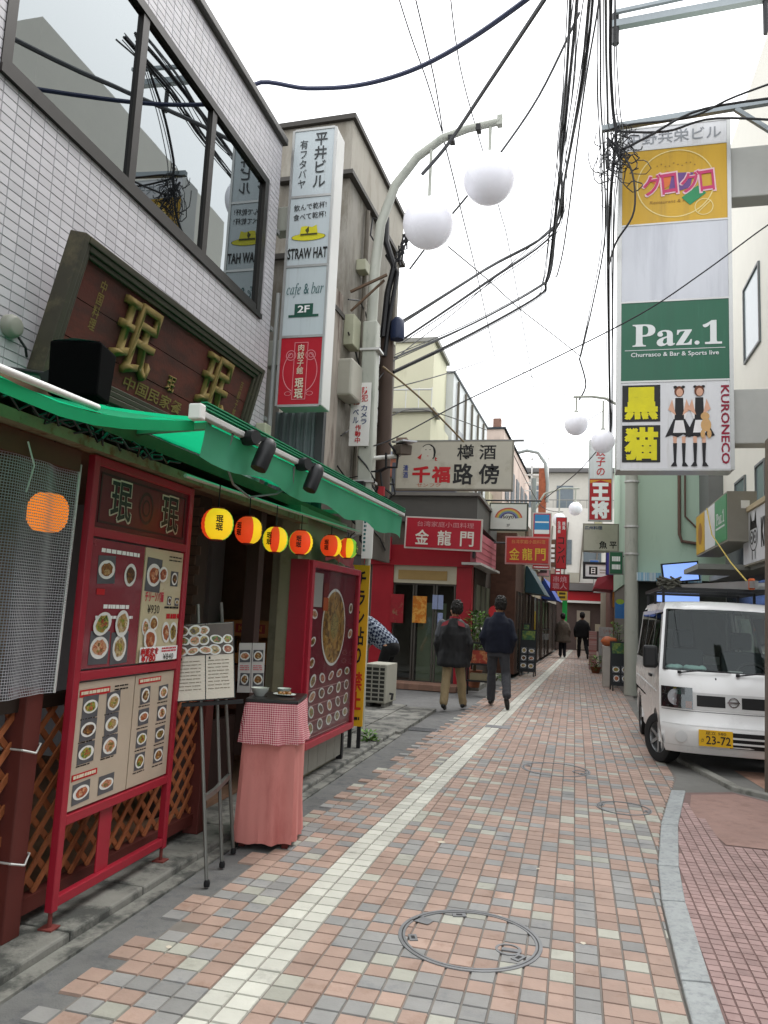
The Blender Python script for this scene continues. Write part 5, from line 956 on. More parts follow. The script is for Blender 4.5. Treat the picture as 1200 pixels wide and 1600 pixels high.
y = bb[3]; text(bt, '𝐏𝐚𝐳.𝟏', .77, y + .66, 1.14, .34, offw, .006); b = MB(); b.rect(.1, y + .44, 1.38, y + .448, .003); b.build('rule', offw, bt); text(bt, 'Churrasco & Bar & Sports live', .74, y + .37, 1.12, .08, offw, .012)
y = bb[4]
for k, ch in enumerate('黒猫'):
    b = MB(); b.rect(.07, y + .66 - k * .56, .56, y + 1.17 - k * .56, .003); b.build('black_square', inkb, bt); text(bt, ch, .315, y + .915 - k * .56, .40, .42, M('lemon', '#d8cf1a'), .045, .005)
text(bt, 'KURONECO', 1.37, y + .61, 1.06, .1, M('maroon_ink', '#8d1232'), .02, .004, rot=-math.pi / 2)
# two waitresses in black and white printed on the panel
figm = [M('print_skin', '#d8a88e'), M('print_black', '#17161a'), M('print_white', '#e4e2e2'), M('print_hair', '#6a3a24'), M('print_pink', '#c98a9a')]
for cx, hair in ((.80, 3), (1.05, 3)):
    zo = 0 if cx < 1 else .006; b = MB(); g_ = lambda pts, m, z: b.poly([(cx + px, y + py, z + zo) for px, py in pts], m)
    b.disc(cx, y + 1.07, .004 + zo, .062, .075, 18, hair); b.disc(cx + .005, y + 1.055, .005 + zo, .042, .055, 16, 0)
    g_([(-.09, .97), (.09, .97), (.11, .8), (.07, .68), (-.07, .68), (-.11, .8)], 2, .004); g_([(-.05, .98), (.05, .98), (.06, .68), (-.06, .68)], 1, .005); g_([(-.09, .96), (-.14, .82), (-.04, .74), (-.06, .82)], 0, .006); g_([(.09, .96), (.14, .82), (.04, .74), (.06, .82)], 0, .006)
    g_([(-.07, .69), (.07, .69), (.19, .46), (.12, .44), (.05, .48), (-.02, .44), (-.1, .47), (-.18, .44)], 1, .006); g_([(-.05, .67), (.05, .67), (.08, .5), (-.08, .5)], 2, .0075)
    for s in (-1, 1): g_([(s * .03, .45), (s * .08, .45), (s * .075, .36), (s * .035, .36)], 0, .004); g_([(s * .03, .36), (s * .08, .36), (s * .07, .1), (s * .04, .1)], 1, .0045); g_([(s * .04, .1), (s * .075, .1), (s * .11, .045), (s * .03, .045)], 1, .005)
    b.disc(cx - .05, y + 1.13, .006, .025, .02, 8, 1); b.disc(cx + .05, y + 1.13, .006, .025, .02, 8, 1)
    b.build('waitress_print', figm, bt)
b = MB(); b.disc(1.12, y + .72, .0155, .055, .055, 14); b.disc(1.13, y + .60, .016, .065, .09, 14); b.disc(1.09, y + .48, .0165, .028, .06, 10); b.disc(1.17, y + .48, .0165, .028, .06, 10); b.build('soft_toy_print', M('toy_tan', '#c9a06a'), bt)
for z in (.36, 3.82): b = MB(); b.box(1.481, z, -.36, 2.375, z + .74, -.06); b.build('wall_bracket', M('bracket_grey', '#a7a8a4', .5, .1), bt, bevel=.015)
# box signs on the facade
fs = face('three_panel_box_sign', 'low box sign with yellow, white and green panels on the white building', 'sign', (2.2, 15.2, 2.82), (0, -1, 0)); b = MB(); b.box(0, 0, -.42, 3.0, .76, -.01); b.build('sign_box', M('box_beige', '#8d897e', .6, .12), fs)
for x0, x1, m in ((.03, .98, yp), (1.0, 1.98, wpan), (2.0, 2.97, M('fern_panel', '#3c8a5c', .4, .1))): b = MB(); b.box(x0, .03, -.01, x1, .73, 0); b.build('panel', m, fs)
b = MB(); b.disc(.5, .38, .004, .22, .2, 20); b.build('swirl_print', M('swirl_brown', '#9c6a2c', .5, .3, 20), fs); text(fs, '𝐏𝐚𝐳.𝟏', 2.48, .42, .66, .2, offw, .006); bars(fs, 2.1, .24, 2.85, .29, 1, offw, .004, .6)
b = MB(); b.box(3.002, .5, -.32, 3.006, .62, -.2); b.build('white_sticker', white, fs)
ct = face('cat_face_sign', 'white box sign with a round masked cat face over the van', 'sign', (2.5, 12.6, 2.47), (0, -1, 0)); b = MB(); b.box(0, 0, -.35, 2.8, .8, -.01); b.build('sign_box', M('box_cream', '#a8a394', .6, .1), ct); b = MB(); b.box(.02, .02, -.01, 2.78, .78, 0); b.build('panel', wpan, ct)
b = MB(); cx, cy = .72, .4
b.ring(cx, cy, .003, .24, .262, 36, 0, .85); b.ring(cx - .1, cy - .02, .004, .075, .1, 22); b.ring(cx + .1, cy - .02, .004, .075, .1, 22); b.disc(cx - .1, cy - .02, .005, .03, .03, 12); b.disc(cx + .1, cy - .02, .005, .03, .03, 12)
b.poly([(cx - .22, cy + .1, .004), (cx + .22, cy + .1, .004), (cx + .14, cy + .2, .004), (cx - .14, cy + .2, .004)])
for s in (-1, 1): b.poly([(cx + s * .2, cy + .13, .004), (cx + s * .17, cy + .36, .004), (cx + s * .06, cy + .2, .004)]); b.rect(cx + s * .09 - .015, cy - .34, cx + s * .09 + .015, cy - .2, .004)
b.build('cat_print', inkb, ct); text(ct, 'KURONECO', 1.95, .4, 1.5, .4, inkb, .03)
b = MB(); b.box(0, .79, -.4, 2.8, .86, .03); b.build('sign_cap', M('cap_tan', '#b8a888', .6, .1), ct)
# green building
mint = M('mint_wall', '#b3cbb8', .85, .08, 2, hex2='#93b09b', thr=.6, stretch=(1, 1, .3))
gb = thing('mint_building', 'pale mint plastered building with a drain pipe behind the van', 'building', (1.2, 17, 0)); b = MB(); b.box(1.22, 17.6, 2.5, 6, 26, 7.4); b.build('wall', mint, gb, world=True); b = MB(); b.box(1.26, 17.65, 0, 6, 26, 2.5); b.build('ground_floor', M('mint_ground', '#3b3f3b', .8, .3), gb, world=True)
b = MB(); b.tube([(2.2, 17.55, 4.9), (2.2, 17.55, 3.5), (2.25, 17.55, 3.35), (2.6, 17.55, 3.3)], .035, 8); b.tube([(2.32, 17.55, 4.9), (2.32, 17.55, 3.9), (2.7, 17.55, 3.5)], .02, 8); b.build('drain_pipe', M('pipe_brown', '#6a5348', .6, .15), gb, world=True)
b = MB(); b.box(2.62, 16.42, 3.2, 2.9, 17.6, 7); b.build('return_wall', M('grey_return', '#6f716f', .8, .15), gb, world=True)  # plain grey return between the mint and white buildings
b = MB(); b.box(1.25, 17.2, 2.44, 2.6, 17.6, 2.62); b.build('blue_stripe_valance', M('valance_blue', '#6fa3c0', .6, .3, 9, hex2='#c3cfd2', thr=.5, stretch=(3, 3, 0)), gb, world=True)
sg = M('lit_blue_panel', '#7f9fe8', .4, .1, 2, emit=.55)
for k, (x0, z0, x1, z1) in enumerate(((1.75, 2.38, 2.4, 2.72), (1.6, 1.98, 2.4, 2.2))):
    e = face('lit_panel', ('slanted pale blue lit panel under the canopy behind the van', 'flat pale blue lit strip panel just above the van roof')[k], 'lit sign', (x0, 16.2, z0), (1, 0, .12 if k == 0 else 0)); b = MB(); b.box(-.03, -.03, -.1, x1 - x0 + .03, z1 - z0 + .03, -.005); b.build('case', black, e); b = MB(); b.rect(0, 0, x1 - x0, z1 - z0, .002); b.build('screen', sg, e)
    b = MB(); b.box(.1, -z0 + .0, -.08, .14, -.03, -.04); b.box(.4, -z0 + .0, -.08, .44, -.03, -.04); b.build('stand', black, e)
# pale concrete pole and lamp on the east side
ep = thing('concrete_pole', 'pale concrete utility pole beside the mint building', 'utility pole', (1.19, 17.5, 0)); b = MB(); b.tube([(1.19, 17.3, 0), (1.17, 17.3, 9.0)], [.15, .12], 16); b.build('shaft', pale_pole, ep, world=True, smooth=True)
lc = thing('sign_crossarm', 'steel crossarm reaching from the white building across the top of the big sign', 'crossarm', (2.9, 10.05, 8.4)); b = MB(); b.bar((.27, 10.1, 8.32), (2.95, 10.02, 8.44), .075, .075); b.bar((1.98, 10.04, 8.36), (2.95, 10.02, 7.5), .055, .055); b.build('arm', M('galvanised', '#8f979b', .45, .15, metal=.4), lc, world=True)
for z in (4.6, 3.6, 3.0): b = MB(); b.lathe([(.16, 0), (.16, .04)], (1.185, 17.3, z), 16); b.build('strap', alu, ep, world=True)
ca = thing('upper_crossarm', 'steel crossarm with insulators fixed to the white building top', 'crossarm', (3, 14, 13)); b = MB(); b.bar((.55, 14, 13.1), (4.2, 14, 13.3), .14, .14); b.bar((.6, 13.9, 13.3), (4.2, 13.9, 13.6), .07, .07); b.build('arm', M('galvanised', '#8f979b'), ca, world=True)
b = MB(); b.tube([(.62, 14, 13.35), (.62, 14, 12.7)], .07, 8); b.build('insulator', black, ca, world=True); MB().tube([(3.3, 14, 13.3), (3.3, 14, 12.5)], .05, 8).build('insulator', black, ca, world=True)
globe_lamp('far twin globe street lamp with a short arm on the concrete pole', (1.19, 17.3, 5.9), [(1.1, 17.2, 5.9), (.9, 17.1, 6.3), (.6, 17, 6.45), (.3, 17, 6.5), (-.1, 17, 6.5)], [(-.03, 17, 5.88, 6.48), (.55, 17, 5.47, 6.4)], .26, .04)
globe_lamp('small distant twin globe lamp over the red signs', (-1.4, 27, 5), [(-1.5, 27, 5.2), (-1.1, 27, 5.9), (-.5, 27, 6.1), (.1, 27, 6.1)], [(-.03, 27, 5.38, 6.1), (-.58, 27, 4.98, 6.05)], .235, .04)
# ramen sign, fish sign, purple sign
os_, ob_ = tower('tall white and red dumpling shop sign over the lane', 'dumpling_sign', (.33, 22, 4.35), (1, 0, 0), [(1.12, wpan), (1.2, M('dumpling_red', '#a8161c', .4, .1))], .66, .3, M('stack_side', '#b9bab6'), .03)
text(os_, '餃\n子\nの', .33, ob_[0] + .5, .26, .84, inkr, .012, shear=.1); text(os_, '王', .33, .82, .44, .46, inkw, .05); text(os_, '将', .33, .3, .44, .46, inkw, .045)
b = MB(); b.poly([(.04, 1.16, .004), (.62, 1.16, .004), (.62, 1.06, .004), (.33, 1.15, .004), (.04, 1.06, .004)]); b.build('gold_chevron', M('chevron_ochre', '#c98a2a'), os_)
e, W_, H_ = hang('fish_shop_sign', 'off white box sign with two small black brush characters', .2, 1.22, 23, 3.55, 4.38, M('ivory_edge', '#8e8a7e'), ivory, .3); text(e, '魚', .58, .2, .22, .22, inkb, .02); text(e, '平', .86, .2, .2, .2, inkb, .02); text(e, '広州料理', .3, .7, .5, .11, inkbl, .012)
e, W_, H_ = hang('purple_sign', 'purple hanging sign with lilac characters', .97, 1.5, 26, 3.05, 3.9, M('rim_violet', '#3a3470'), M('violet_face', '#45409a', .4, .1)); text(e, '冷\nの', .27, .42, .24, .6, M('lilac', '#a9a6d8'), .012)
e, W_, H_ = hang('black_framed_sign', 'white sign in a thick black frame with one boxed character', .27, 1.27, 29, 3.05, 3.68, inkb, wpan); b = MB(); frame_bars(.0, .0, W_, H_, .09, .0, .03, 0, b); b.build('frame', black, e); b = MB(); b.rect(.22, .16, .52, .46, .004); b.build('black_square', inkb, e); text(e, '日', .37, .31, .14, .2, inkw, .02, .006); bars(e, .6, .2, .86, .4, 2, M('grey_print', '#8d8475'), .004, .4)
# red awning and brick shop on the east
rs = thing('east_brick_shop', 'east side brick shop with a folded crimson awning', 'shop', (1.25, 26, 0)); b = MB(); b.box(1.25, 26.2, 0, 4, 33, 3.2); b.build('wall', M('east_brick', '#7a5040', .85, .25, 6, cell=(.2, .2, .07)), rs, world=True)
b = MB(); b.hexa([(.6, 26.1, 2.6), (1.5, 26.1, 2.55), (1.5, 29, 2.55), (.6, 29, 2.6)], [(.72, 26.2, 2.95), (1.5, 26.2, 3.2), (1.5, 29, 3.2), (.72, 29, 2.95)]); b.build('awning', M('crimson_canvas', '#8a1426', .6, .2, 6), rs, world=True)
b = MB(); b.box(1.2, 26.18, 2.0, 1.6, 26.2, 2.5); b.build('ochre_panel', M('ochre_triangle', '#a86a24', .6, .2), rs, world=True); b = MB(); b.box(1.25, 18.2, 0, 4, 26, 3.0); b.build('low_wing', M('wing_grey', '#77736c', .8, .2), rs, world=True); b = MB(); b.box(1.25, 33.1, 0, 5, 39.9, 4); b.build('far_wing', M('wing_beige', '#8d8475', .8, .2), rs, world=True)
e = face('blue_round_sign', 'small blue sign with a green leaf shape on the thin east post', 'sign', (.98, 20, 1.62), (1, 0, 0)); b = MB(); b.box(0, 0, -.03, .34, .4, 0); b.build('panel', M('cobalt', '#2a6aa8', .4, .2), e); b = MB(); b.disc(.12, .42, .004, .1, .07, 12); b.build('leaf_print', M('leaf_lime', '#8aa83a'), e); b = MB(); b.tube([(.3, -1.62, -.05), (.3, 2.4, -.05)], .04, 8); b.build('post', gc, e)
# chalk menu A boards, crates of goods and planters along the east edge
bkd = M('chalk_black', '#23272a', .7, .2)
def aboard(label, x, y, rot, wd, ht, n):
    e = face('menu_a_board', label, 'sign board', (x, y, 0), (math.cos(rot), math.sin(rot), 0), (0, .22, 1)); b = MB(); b.box(0, .12, -.02, wd, ht, 0); b.build('board', bkd, e)
    for px in (.03, wd - .03): b = MB(); b.bar((px, 0, -.01), (px, .14, -.01), .03, .03); b.bar((px, 0, -.36), (px, ht - .05, -.03), .03, .02); b.build('leg', M('board_leg', '#3b3a38', .6, .2), e)
    for k in range(n): dish(e, .11 + (k % 2) * (wd - .22), .28 + (k // 2) * .2, .16, k, True, 1.0, z=.004)
    b = MB(); b.rect(.04, ht - .28, wd - .04, ht - .04, .004); b.build('header_print', M('header_green', '#2f5a3a', .5, .5, 14, hex2='#7a8a3a', thr=.5), e); return e
aboard('black menu A board with plate photographs beside the van', .82, 18.0, .12, .42, 1.12, 4)
aboard('grey menu A board leaning outside the brown brick shop', -1.42, 20.6, -.1, .42, 1.25, 6)
aboard('tall red topped menu board by the west kerb', -1.62, 21.6, 0, .42, 1.4, 6)
e = thing('white_goods_rack', 'narrow white display rack with an orange bag on top, beside the A board', 'rack', (.68, 19.2, 0)); b = MB(); b.box(.66, 19.0, 0, .98, 19.5, .95); b.build('rack_body', M('rack_white', '#b9b4ac', .5, .15), e, world=True, bevel=.01); b = MB(); b.ball((.8, 19.1, 1.06), .19, .17, .13, 12, 8); 
for i in range(len(b.v)): x, y_, z = b.v[i]; b.v[i] = (x + .03 * noise.noise((x * 9, y_ * 9, z * 9)), y_, z + .05 * noise.noise((x * 7, y_ * 5, z * 9)))
b.build('orange_bag', M('orange_bag', '#b8643a', .5, .25, 14), e, world=True, smooth=True)
e = thing('flyer_stand', 'pale flyer stand with red striped print further up the east edge', 'stand', (.8, 24, 0)); b = MB(); b.box(.72, 24, 0, 1.12, 24.4, 1.35); b.build('stand_body', M('stand_grey', '#a5a2a0', .5, .3, 10, hex2='#9c6a66', thr=.56), e, world=True); b = MB(); b.box(.45, 25, 0, .68, 25.3, 1.2); b.build('striped_post', M('red_white', '#b89a94', .5, .5, 8, hex2='#9c4a44', thr=.5, stretch=(0, 0, 3)), e, world=True)

# more small signs deep in the lane
for k, (nm, lab, x0, x1, y, z0, z1, hx, tx_, ik) in enumerate((('orange_strip_sign', 'narrow orange and white upright sign behind the concrete pole', 1.32, 1.5, 19.5, 3.6, 5.2, '#b8552c', '酒\n場', inkw), ('yellow_lane_sign', 'small yellow hanging sign beyond the square crimson one', -.75, -.3, 33, 2.3, 2.75, '#c9a52a', '呑', inkb), ('white_lane_sign', 'small white hanging sign deep in the lane by the east shops', .75, 1.2, 33.5, 2.7, 3.3, '#c9c9c4', '寿司', inkr), ('red_lantern_sign', 'narrow crimson upright sign near the lane end', -.9, -.62, 35, 2.6, 4.2, '#a01826', '焼\n肉', inkw), ('pink_lane_sign', 'pale pink box sign under the rainbow sign', -1.3, -.85, 26.5, 2.95, 3.5, '#c08a92', '小料理', inkb), ('brown_lane_sign', 'brown plank sign over the beige shop', -1.15, -.7, 30, 3.5, 4.6, '#5d4030', '割\n烹', inkw), ('green_lane_sign', 'dark green hanging sign on the east side above the A board', .85, 1.2, 20.5, 2.75, 3.35, '#1f5a3c', '珈琲', inkw), ('cream_lane_sign', 'cream upright sign beside the purple one', .62, .9, 27.5, 3.95, 5.0, '#c9c0a0', '居\n酒', inkr), ('scarlet_lane_sign', 'scarlet box sign high on the east side of the lane', .55, 1.1, 31, 4.2, 4.9, '#b01c20', '中華', inkw), ('blue_lane_sign', 'small blue hanging sign on the east side near the lane end', .62, 1.05, 36, 3.6, 4.3, '#2c5a9c', '薬', inkw))):
    e, W_, H_ = hang(nm, lab, x0, x1, y, z0, z1, M('rim_grey', '#8a8885'), M('lane_face%d' % k, hx, .45, .12)); bars(e, W_ * .2, H_ * .15, W_ * .8, H_ * .85, max(2, int(H_ / .22)), ik, .004, .6)
    b = MB(); sd__ = -1 if x0 < 0 else 1; b.tube([(W_ / 2, H_ * .8, -.06), (W_ / 2 + sd__ * .75, H_ * .8, -.06)], .02, 6); b.build('hanger', black, e)
# ================================================================== white kei van
vp = M('van_white', '#d9dad9', .28, .05, 2, coat=.6, hex2='#c9c9c5', thr=.68); vgl = glass_mat('van_glass', '#cfdad6', .015, .01, .02, .4); tint = glass_mat('tinted_glass', '#6a7473', .06, .01, .02, .7); trimb = M('van_trim', '#17191b', .55, .2); seam = M('panel_gap', '#55585a', .7, .1)
van = thing('parked_van', 'white kei van with a ladder rack and yellow number plate parked under the big sign', 'van', (1.63, 8.72, 0), .0)
ST = [(.10, .20, .66, .10), (.02, .30, .70, .14), (0, .44, .715, .16), (.01, .50, .72, .16), (.045, .53, .72, .16), (.06, .64, .722, .16), (.075, .82, .725, .15), (.10, .93, .722, .14), (.19, 1.05, .715, .12), (.62, 1.71, .63, .05), (.74, 1.775, .60, .03), (.95, 1.81, .585, 0), (2.0, 1.83, .585, 0), (3.15, 1.81, .58, 0), (3.32, 1.74, .60, 0), (3.40, 1.1, .70, 0), (3.42, .6, .71, 0), (3.40, .3, .70, 0)]
TT = [-1, -.94, -.8, -.5, -.2, .2, .5, .8, .94, 1]
def vpt(i, t):
    y, z, w_, bg_ = ST[i]; return (t * w_, y + bg_ * abs(t) ** 4, z + (.02 * (1 - t * t) if z > 1.7 else 0))
b = MB(); glass_f = MB(); rear_f = MB()
for i in range(len(ST) - 1):
    for a, c in zip(TT, TT[1:]):
        q = [vpt(i, a), vpt(i, c), vpt(i + 1, c), vpt(i + 1, a)]
        if i in (8, 14) and a > -.95 and c < .95: (glass_f if i == 8 else rear_f).poly(q)
        else: b.poly(q)
def sw(z):
    zs = sorted(((s[1], s[2]) for s in ST[:12])); return spans(zs, z)
def yf(z):
    for i in range(12):
        if ST[i][1] <= z <= ST[i + 1][1]:
            f = (z - ST[i][1]) / (ST[i + 1][1] - ST[i][1]); return ST[i][0] + ST[i][3] + f * (ST[i + 1][0] + ST[i + 1][3] - ST[i][0] - ST[i][3])
    return ST[11][0]
lev = [.20, .30, .44, .50, .53, .64, .82, .93, 1.05, 1.71, 1.775, 1.81]
for s in (-1, 1):
    FW, RW, RA = .62, 2.78, .325
    def arch(cy): return [(cy - RA * math.cos(a), .27 + RA * math.sin(a)) for a in [math.pi * k / 12 for k in range(13)]]
    lo = [(yf(.20), .20), (FW - RA - .01, .22)] + arch(FW) + [(FW + RA + .01, .22), (RW - RA - .01, .22)] + arch(RW) + [(RW + RA + .01, .22), (3.40, .3), (3.42, .64)] + [(yf(z), z) for z in (.64, .53, .50, .44, .30)]
    pts = [(s * .722 if z > .4 else s * sw(max(.3, z)), y, z) for y, z in lo]; b.poly(pts if s > 0 else pts[::-1])
    L2 = [.64, .82, .93, 1.05, 1.38, 1.71, 1.775, 1.81]
    yr = lambda z: 3.42 if z < .9 else (3.40 if z < 1.2 else (3.36 if z < 1.6 else (3.3 if z < 1.76 else 3.15)))
    for z0, z1 in zip(L2, L2[1:]):
        ys0 = [yf(z0), .9, 2.0, yr(z0)]; ys1 = [yf(z1), max(.9, yf(z1) + .02), 2.0, yr(z1)]
        if z0 in (1.05, 1.38): continue
        for k in range(3): q = [(s * sw(z0), ys0[k], z0), (s * sw(z0), ys0[k + 1], z0), (s * sw(z1), ys1[k + 1], z1), (s * sw(z1), ys1[k], z1)]; b.poly(q if s > 0 else q[::-1])
    def sq(y0, y1, z0, z1, y0t=None, y1t=None):
        q = [(s * sw(z0), y0, z0), (s * sw(z0), y1, z0), (s * sw(z1), y1 if y1t is None else y1t, z1), (s * sw(z1), y0 if y0t is None else y0t, z1)]; b.poly(q if s > 0 else q[::-1])
    sq(yf(1.05), 3.40, 1.05, 1.09, yf(1.05) + .03, 3.40); sq(yf(1.66), 3.32, 1.66, 1.71, yf(1.71), 3.30)       # sills, gutters and pillars round the side windows
    sq(yf(1.05) + .03, .50, 1.09, 1.66, yf(1.66), .80); sq(1.28, 1.36, 1.09, 1.66); sq(2.25, 2.33, 1.09, 1.66); sq(3.2, 3.4, 1.09, 1.66, 3.14, 3.33)
    for cy in (FW, RW):            # wheel housings
        for (ya, za), (yb, zb) in zip(arch(cy), arch(cy)[1:]): b.poly([(s * .72, ya, za), (s * .72, yb, zb), (s * .45, yb, zb), (s * .45, ya, za)])
b.build('body', vp, van, smooth=True)
b = MB(); b.box(-.6, .4, .18, .6, 3.3, .24); b.box(-.45, .3, .22, .45, .96, .6); b.build('underbody', trimb, van)
glass_f.build('windscreen', vgl, van, smooth=True); rear_f.build('rear_window', vgl, van, smooth=True)
b = MB(); P = [vpt(8, -.94), vpt(8, .94), vpt(9, .94), vpt(9, -.94)]; wsp = [Vector(p) for p in P]; up_ = Vector((0, -.012, .006))
for i in range(4): b.bar(wsp[i] + up_, wsp[(i + 1) % 4] + up_, .022, .01)
b.build('windscreen_seal', trimb, van)
b = MB(); b.box(-.66, .34, .78, .66, .62, 1.04); b.box(-.64, .6, .26, .64, 3.2, .3); b.build('dashboard', M('dash_dark', '#202326', .7, .2), van)
for x in (-.33, .33): b = MB(); b.box(x - .23, .95, .5, x + .23, 1.35, .68); b.box(x - .23, 1.3, .68, x + .23, 1.45, 1.25); b.box(x - .12, 1.33, 1.27, x + .12, 1.43, 1.48); b.build('seat', M('seat_grey', '#4d5356', .8, .2), van, bevel=.03)
b = MB(); b.ring(0, 0, 0, .15, .18, 24, h=.025); o = b.build('steering_wheel', black, van); o.location = (.33, .75, 1.0); o.rotation_euler = (rad(60), 0, 0)
b = MB()
for k in range(10): b.ball((-.42 + random.uniform(-.17, .22), .42 + random.uniform(-.05, .1), 1.07), random.uniform(.04, .08), .06, .035, 10, 6)
b.build('dash_papers', M('pale_towel', '#a9c9c4', .7, .2, 10), van, smooth=True); b = MB(); b.box(.02, .4, 1.045, .16, .5, 1.06); b.build('dash_slip', white, van)
b = MB(); b.box(-.55, 1.75, .3, .55, 3.1, 1.0); b.build('cargo_load', M('cargo_grey', '#4d5355', .8, .3), van, bevel=.03)
def onside(s, y, z, d=.004): return (s * (sw(z) + d), y, z)
for s in (-1, 1):
    for y0, y1, y0t, y1t in ((.50, 1.28, .80, 1.28), (1.36, 2.25, 1.36, 2.25), (2.33, 3.2, 2.33, 3.14)):
        q = [onside(s, y0, 1.09), onside(s, y1, 1.09), onside(s, y1t, 1.66), onside(s, y0t, 1.66)]; MB().poly(q if s > 0 else q[::-1]).build('side_window', tint, van)
    for y in (1.32, 2.29): b = MB(); b.bar(onside(s, y, .34, .0), onside(s, y, 1.05, .001), .006, .004); b.bar(onside(s, y, 1.05, .001), onside(s, y, 1.72, .001), .006, .004); b.build('door_seam', seam, van)
    b = MB(); b.bar(onside(s, 1.0, .93, .012), onside(s, 1.2, .93, .012), .03, .03); b.build('door_handle', trimb, van); b = MB(); b.bar(onside(s, .52, .79, .004), onside(s, 3.3, .8, .004), .008, .012); b.build('waist_crease', M('van_shade', '#bfc0bf', .4, .05), van)
    m_ = MB(); m_.box(s * .80 - .075, .36, 1.05, s * .80 + .075, .47, 1.30); mo = m_.build('door_mirror', trimb, van, bevel=.03, seg=3); b = MB(); b.bar((s * .69, .46, 1.08), (s * .80, .44, 1.12), .04, .03); b.build('mirror_stalk', trimb, van)
# front details follow the bowed nose
def nose(x, z, d=.004):
    w_ = sw(z); t = max(-1, min(1, x / w_))
    for i in range(9):
        if ST[i][1] <= z <= ST[i + 1][1]:
            f = (z - ST[i][1]) / (ST[i + 1][1] - ST[i][1]); y = ST[i][0] + f * (ST[i + 1][0] - ST[i][0]); bg_ = ST[i][3] + f * (ST[i + 1][3] - ST[i][3]); return Vector((x, y + bg_ * abs(t) ** 4 - d, z))
def npatch(x0, x1, z0, z1, d=.004, nx=8, nz=3, top=0, inset=0):
    b = MB()
    for i in range(nx):
        for j in range(nz):
            X = lambda k, q: (x0 + (x1 - x0) * k / nx) + inset * (q / nz) * (1 if x0 < 0 else -1) * 0
            Z = lambda k, q: z0 + (z1 - z0) * q / nz + top * ((k / nx) if x0 > 0 else (1 - k / nx)) * (q / nz)
            b.poly([nose(X(i, j), Z(i, j), d), nose(X(i + 1, j), Z(i + 1, j), d), nose(X(i + 1, j + 1), Z(i + 1, j + 1), d), nose(X(i, j + 1), Z(i, j + 1), d)])
    return b
chrome = M('chrome', '#b9bcc0', .12, .05, 8, metal=1.0)
for s in (-1, 1):
    a, c = (-.705, -.40) if s < 0 else (.40, .705); h = npatch(a, c, .66, .88, .005).build('headlight', M('headlight_housing', '#2a2b2d', .25, .2), van, smooth=True)
    p = nose(s * .57, .775, .012); b = MB(); b.lathe([(.001, .0), (.045, .006), (.078, .0), (.085, .012), (.085, .0)], n=24); o = b.build('lens', M('lamp_bowl', '#c3c7cb', .25, .1, 8, metal=.5)); o.parent = h; o.location = p; o.rotation_euler = (rad(90), 0, -s * .35); npatch(*((-.47, -.41) if s < 0 else (.41, .47)), .67, .74, .010, 3, 2).build('indicator', M('amber', '#8a4a1c', .3, .15)).parent = h
    npatch(*((-.705, -.40) if s < 0 else (.40, .705)), .66, .88, .022).build('headlight_cover', glass_mat('lamp_cover', '#e8ecec', .06, .02, .05, .5)).parent = h
    npatch(*((-.36, -.08) if s < 0 else (.08, .36)), .695, .81, .004, 6).build('grille_slot', M('grille_black', '#0c0d0e', .6, .2), van)
    p = nose(s * .52, .375, .006); b = MB(); b.lathe([(.058, 0), (.06, .006), (.05, .008), (0, .008)], n=24); o = b.build('fog_cover', M('van_shade', '#bfc0bf'), van, smooth=True); o.location = p; o.rotation_euler = (rad(90), 0, 0)
    b = MB(); x0 = -.52 if s < 0 else .06; b.tube([nose(x0, 1.03, .02), nose(x0 + .2, 1.045, .05) + Vector((0, .0, .02)), nose(x0 + .52, 1.048, .04) + Vector((0, .02, .01))], .009, 6); b.lathe([(.02, 0), (.02, .03)], nose(x0, 1.02, .02), 10); b.build('wiper', black, van)
    FWt = .545
b = MB(); b.ring(0, 0, 0, .040, .052, 28, h=.008); b.box(-.06, -.009, -.004, .06, .009, .003); o = b.build('emblem', chrome, van); o.location = nose(0, .755, .012); o.rotation_euler = (rad(90), 0, 0)
npatch(-.40, .40, .655, .835, .002, 10).build('grille_panel', M('van_shade', '#bfc0bf'), van, smooth=True)
npatch(-.05, .62, .29, .455, .004, 10).build('lower_grille', M('grille_black', '#0c0d0e'), van)
for z in (.335, .39): npatch(-.05, .62, z, z + .02, .014, 10, 1).build('grille_bar', vp, van)
b = MB(); b.bar(nose(-.72, .645, .003), nose(-.5, .645, .003), .004, .006); npatch(-.70, .70, .637, .643, .003, 14, 1).build('bumper_seam', seam, van); npatch(-.70, .70, .496, .502, .004, 14, 1).build('bumper_seam', M('van_shade', '#bfc0bf'), van); npatch(-.68, .68, .276, .280, .004, 14, 1).build('bumper_seam', M('van_shade', '#bfc0bf'), van)
b = MB(); b.disc(0, 0, 0, .008, .014, 10); o = b.build('washer_jet', black, van); o.location = nose(-.16, .985, .004); o.rotation_euler = (rad(70), 0, 0)
pt = nose(-.19, .385, .02); npl = face('number_plate', '', '', (pt.x - .165, pt.y, pt.z - .083), (1, 0, 0)); npl.parent = van
pmb = MB(); pmb.box(0, 0, -.01, .33, .165, 0); pmb.build('plate', M('plate_yellow', '#d3a512', .45, .1), npl); text(npl, '23-72', .19, .065, .24, .085, inkb, .012); text(npl, '足立 580', .165, .137, .2, .034, inkb, .004); text(npl, 'さ', .035, .06, .03, .035, inkb, .008)
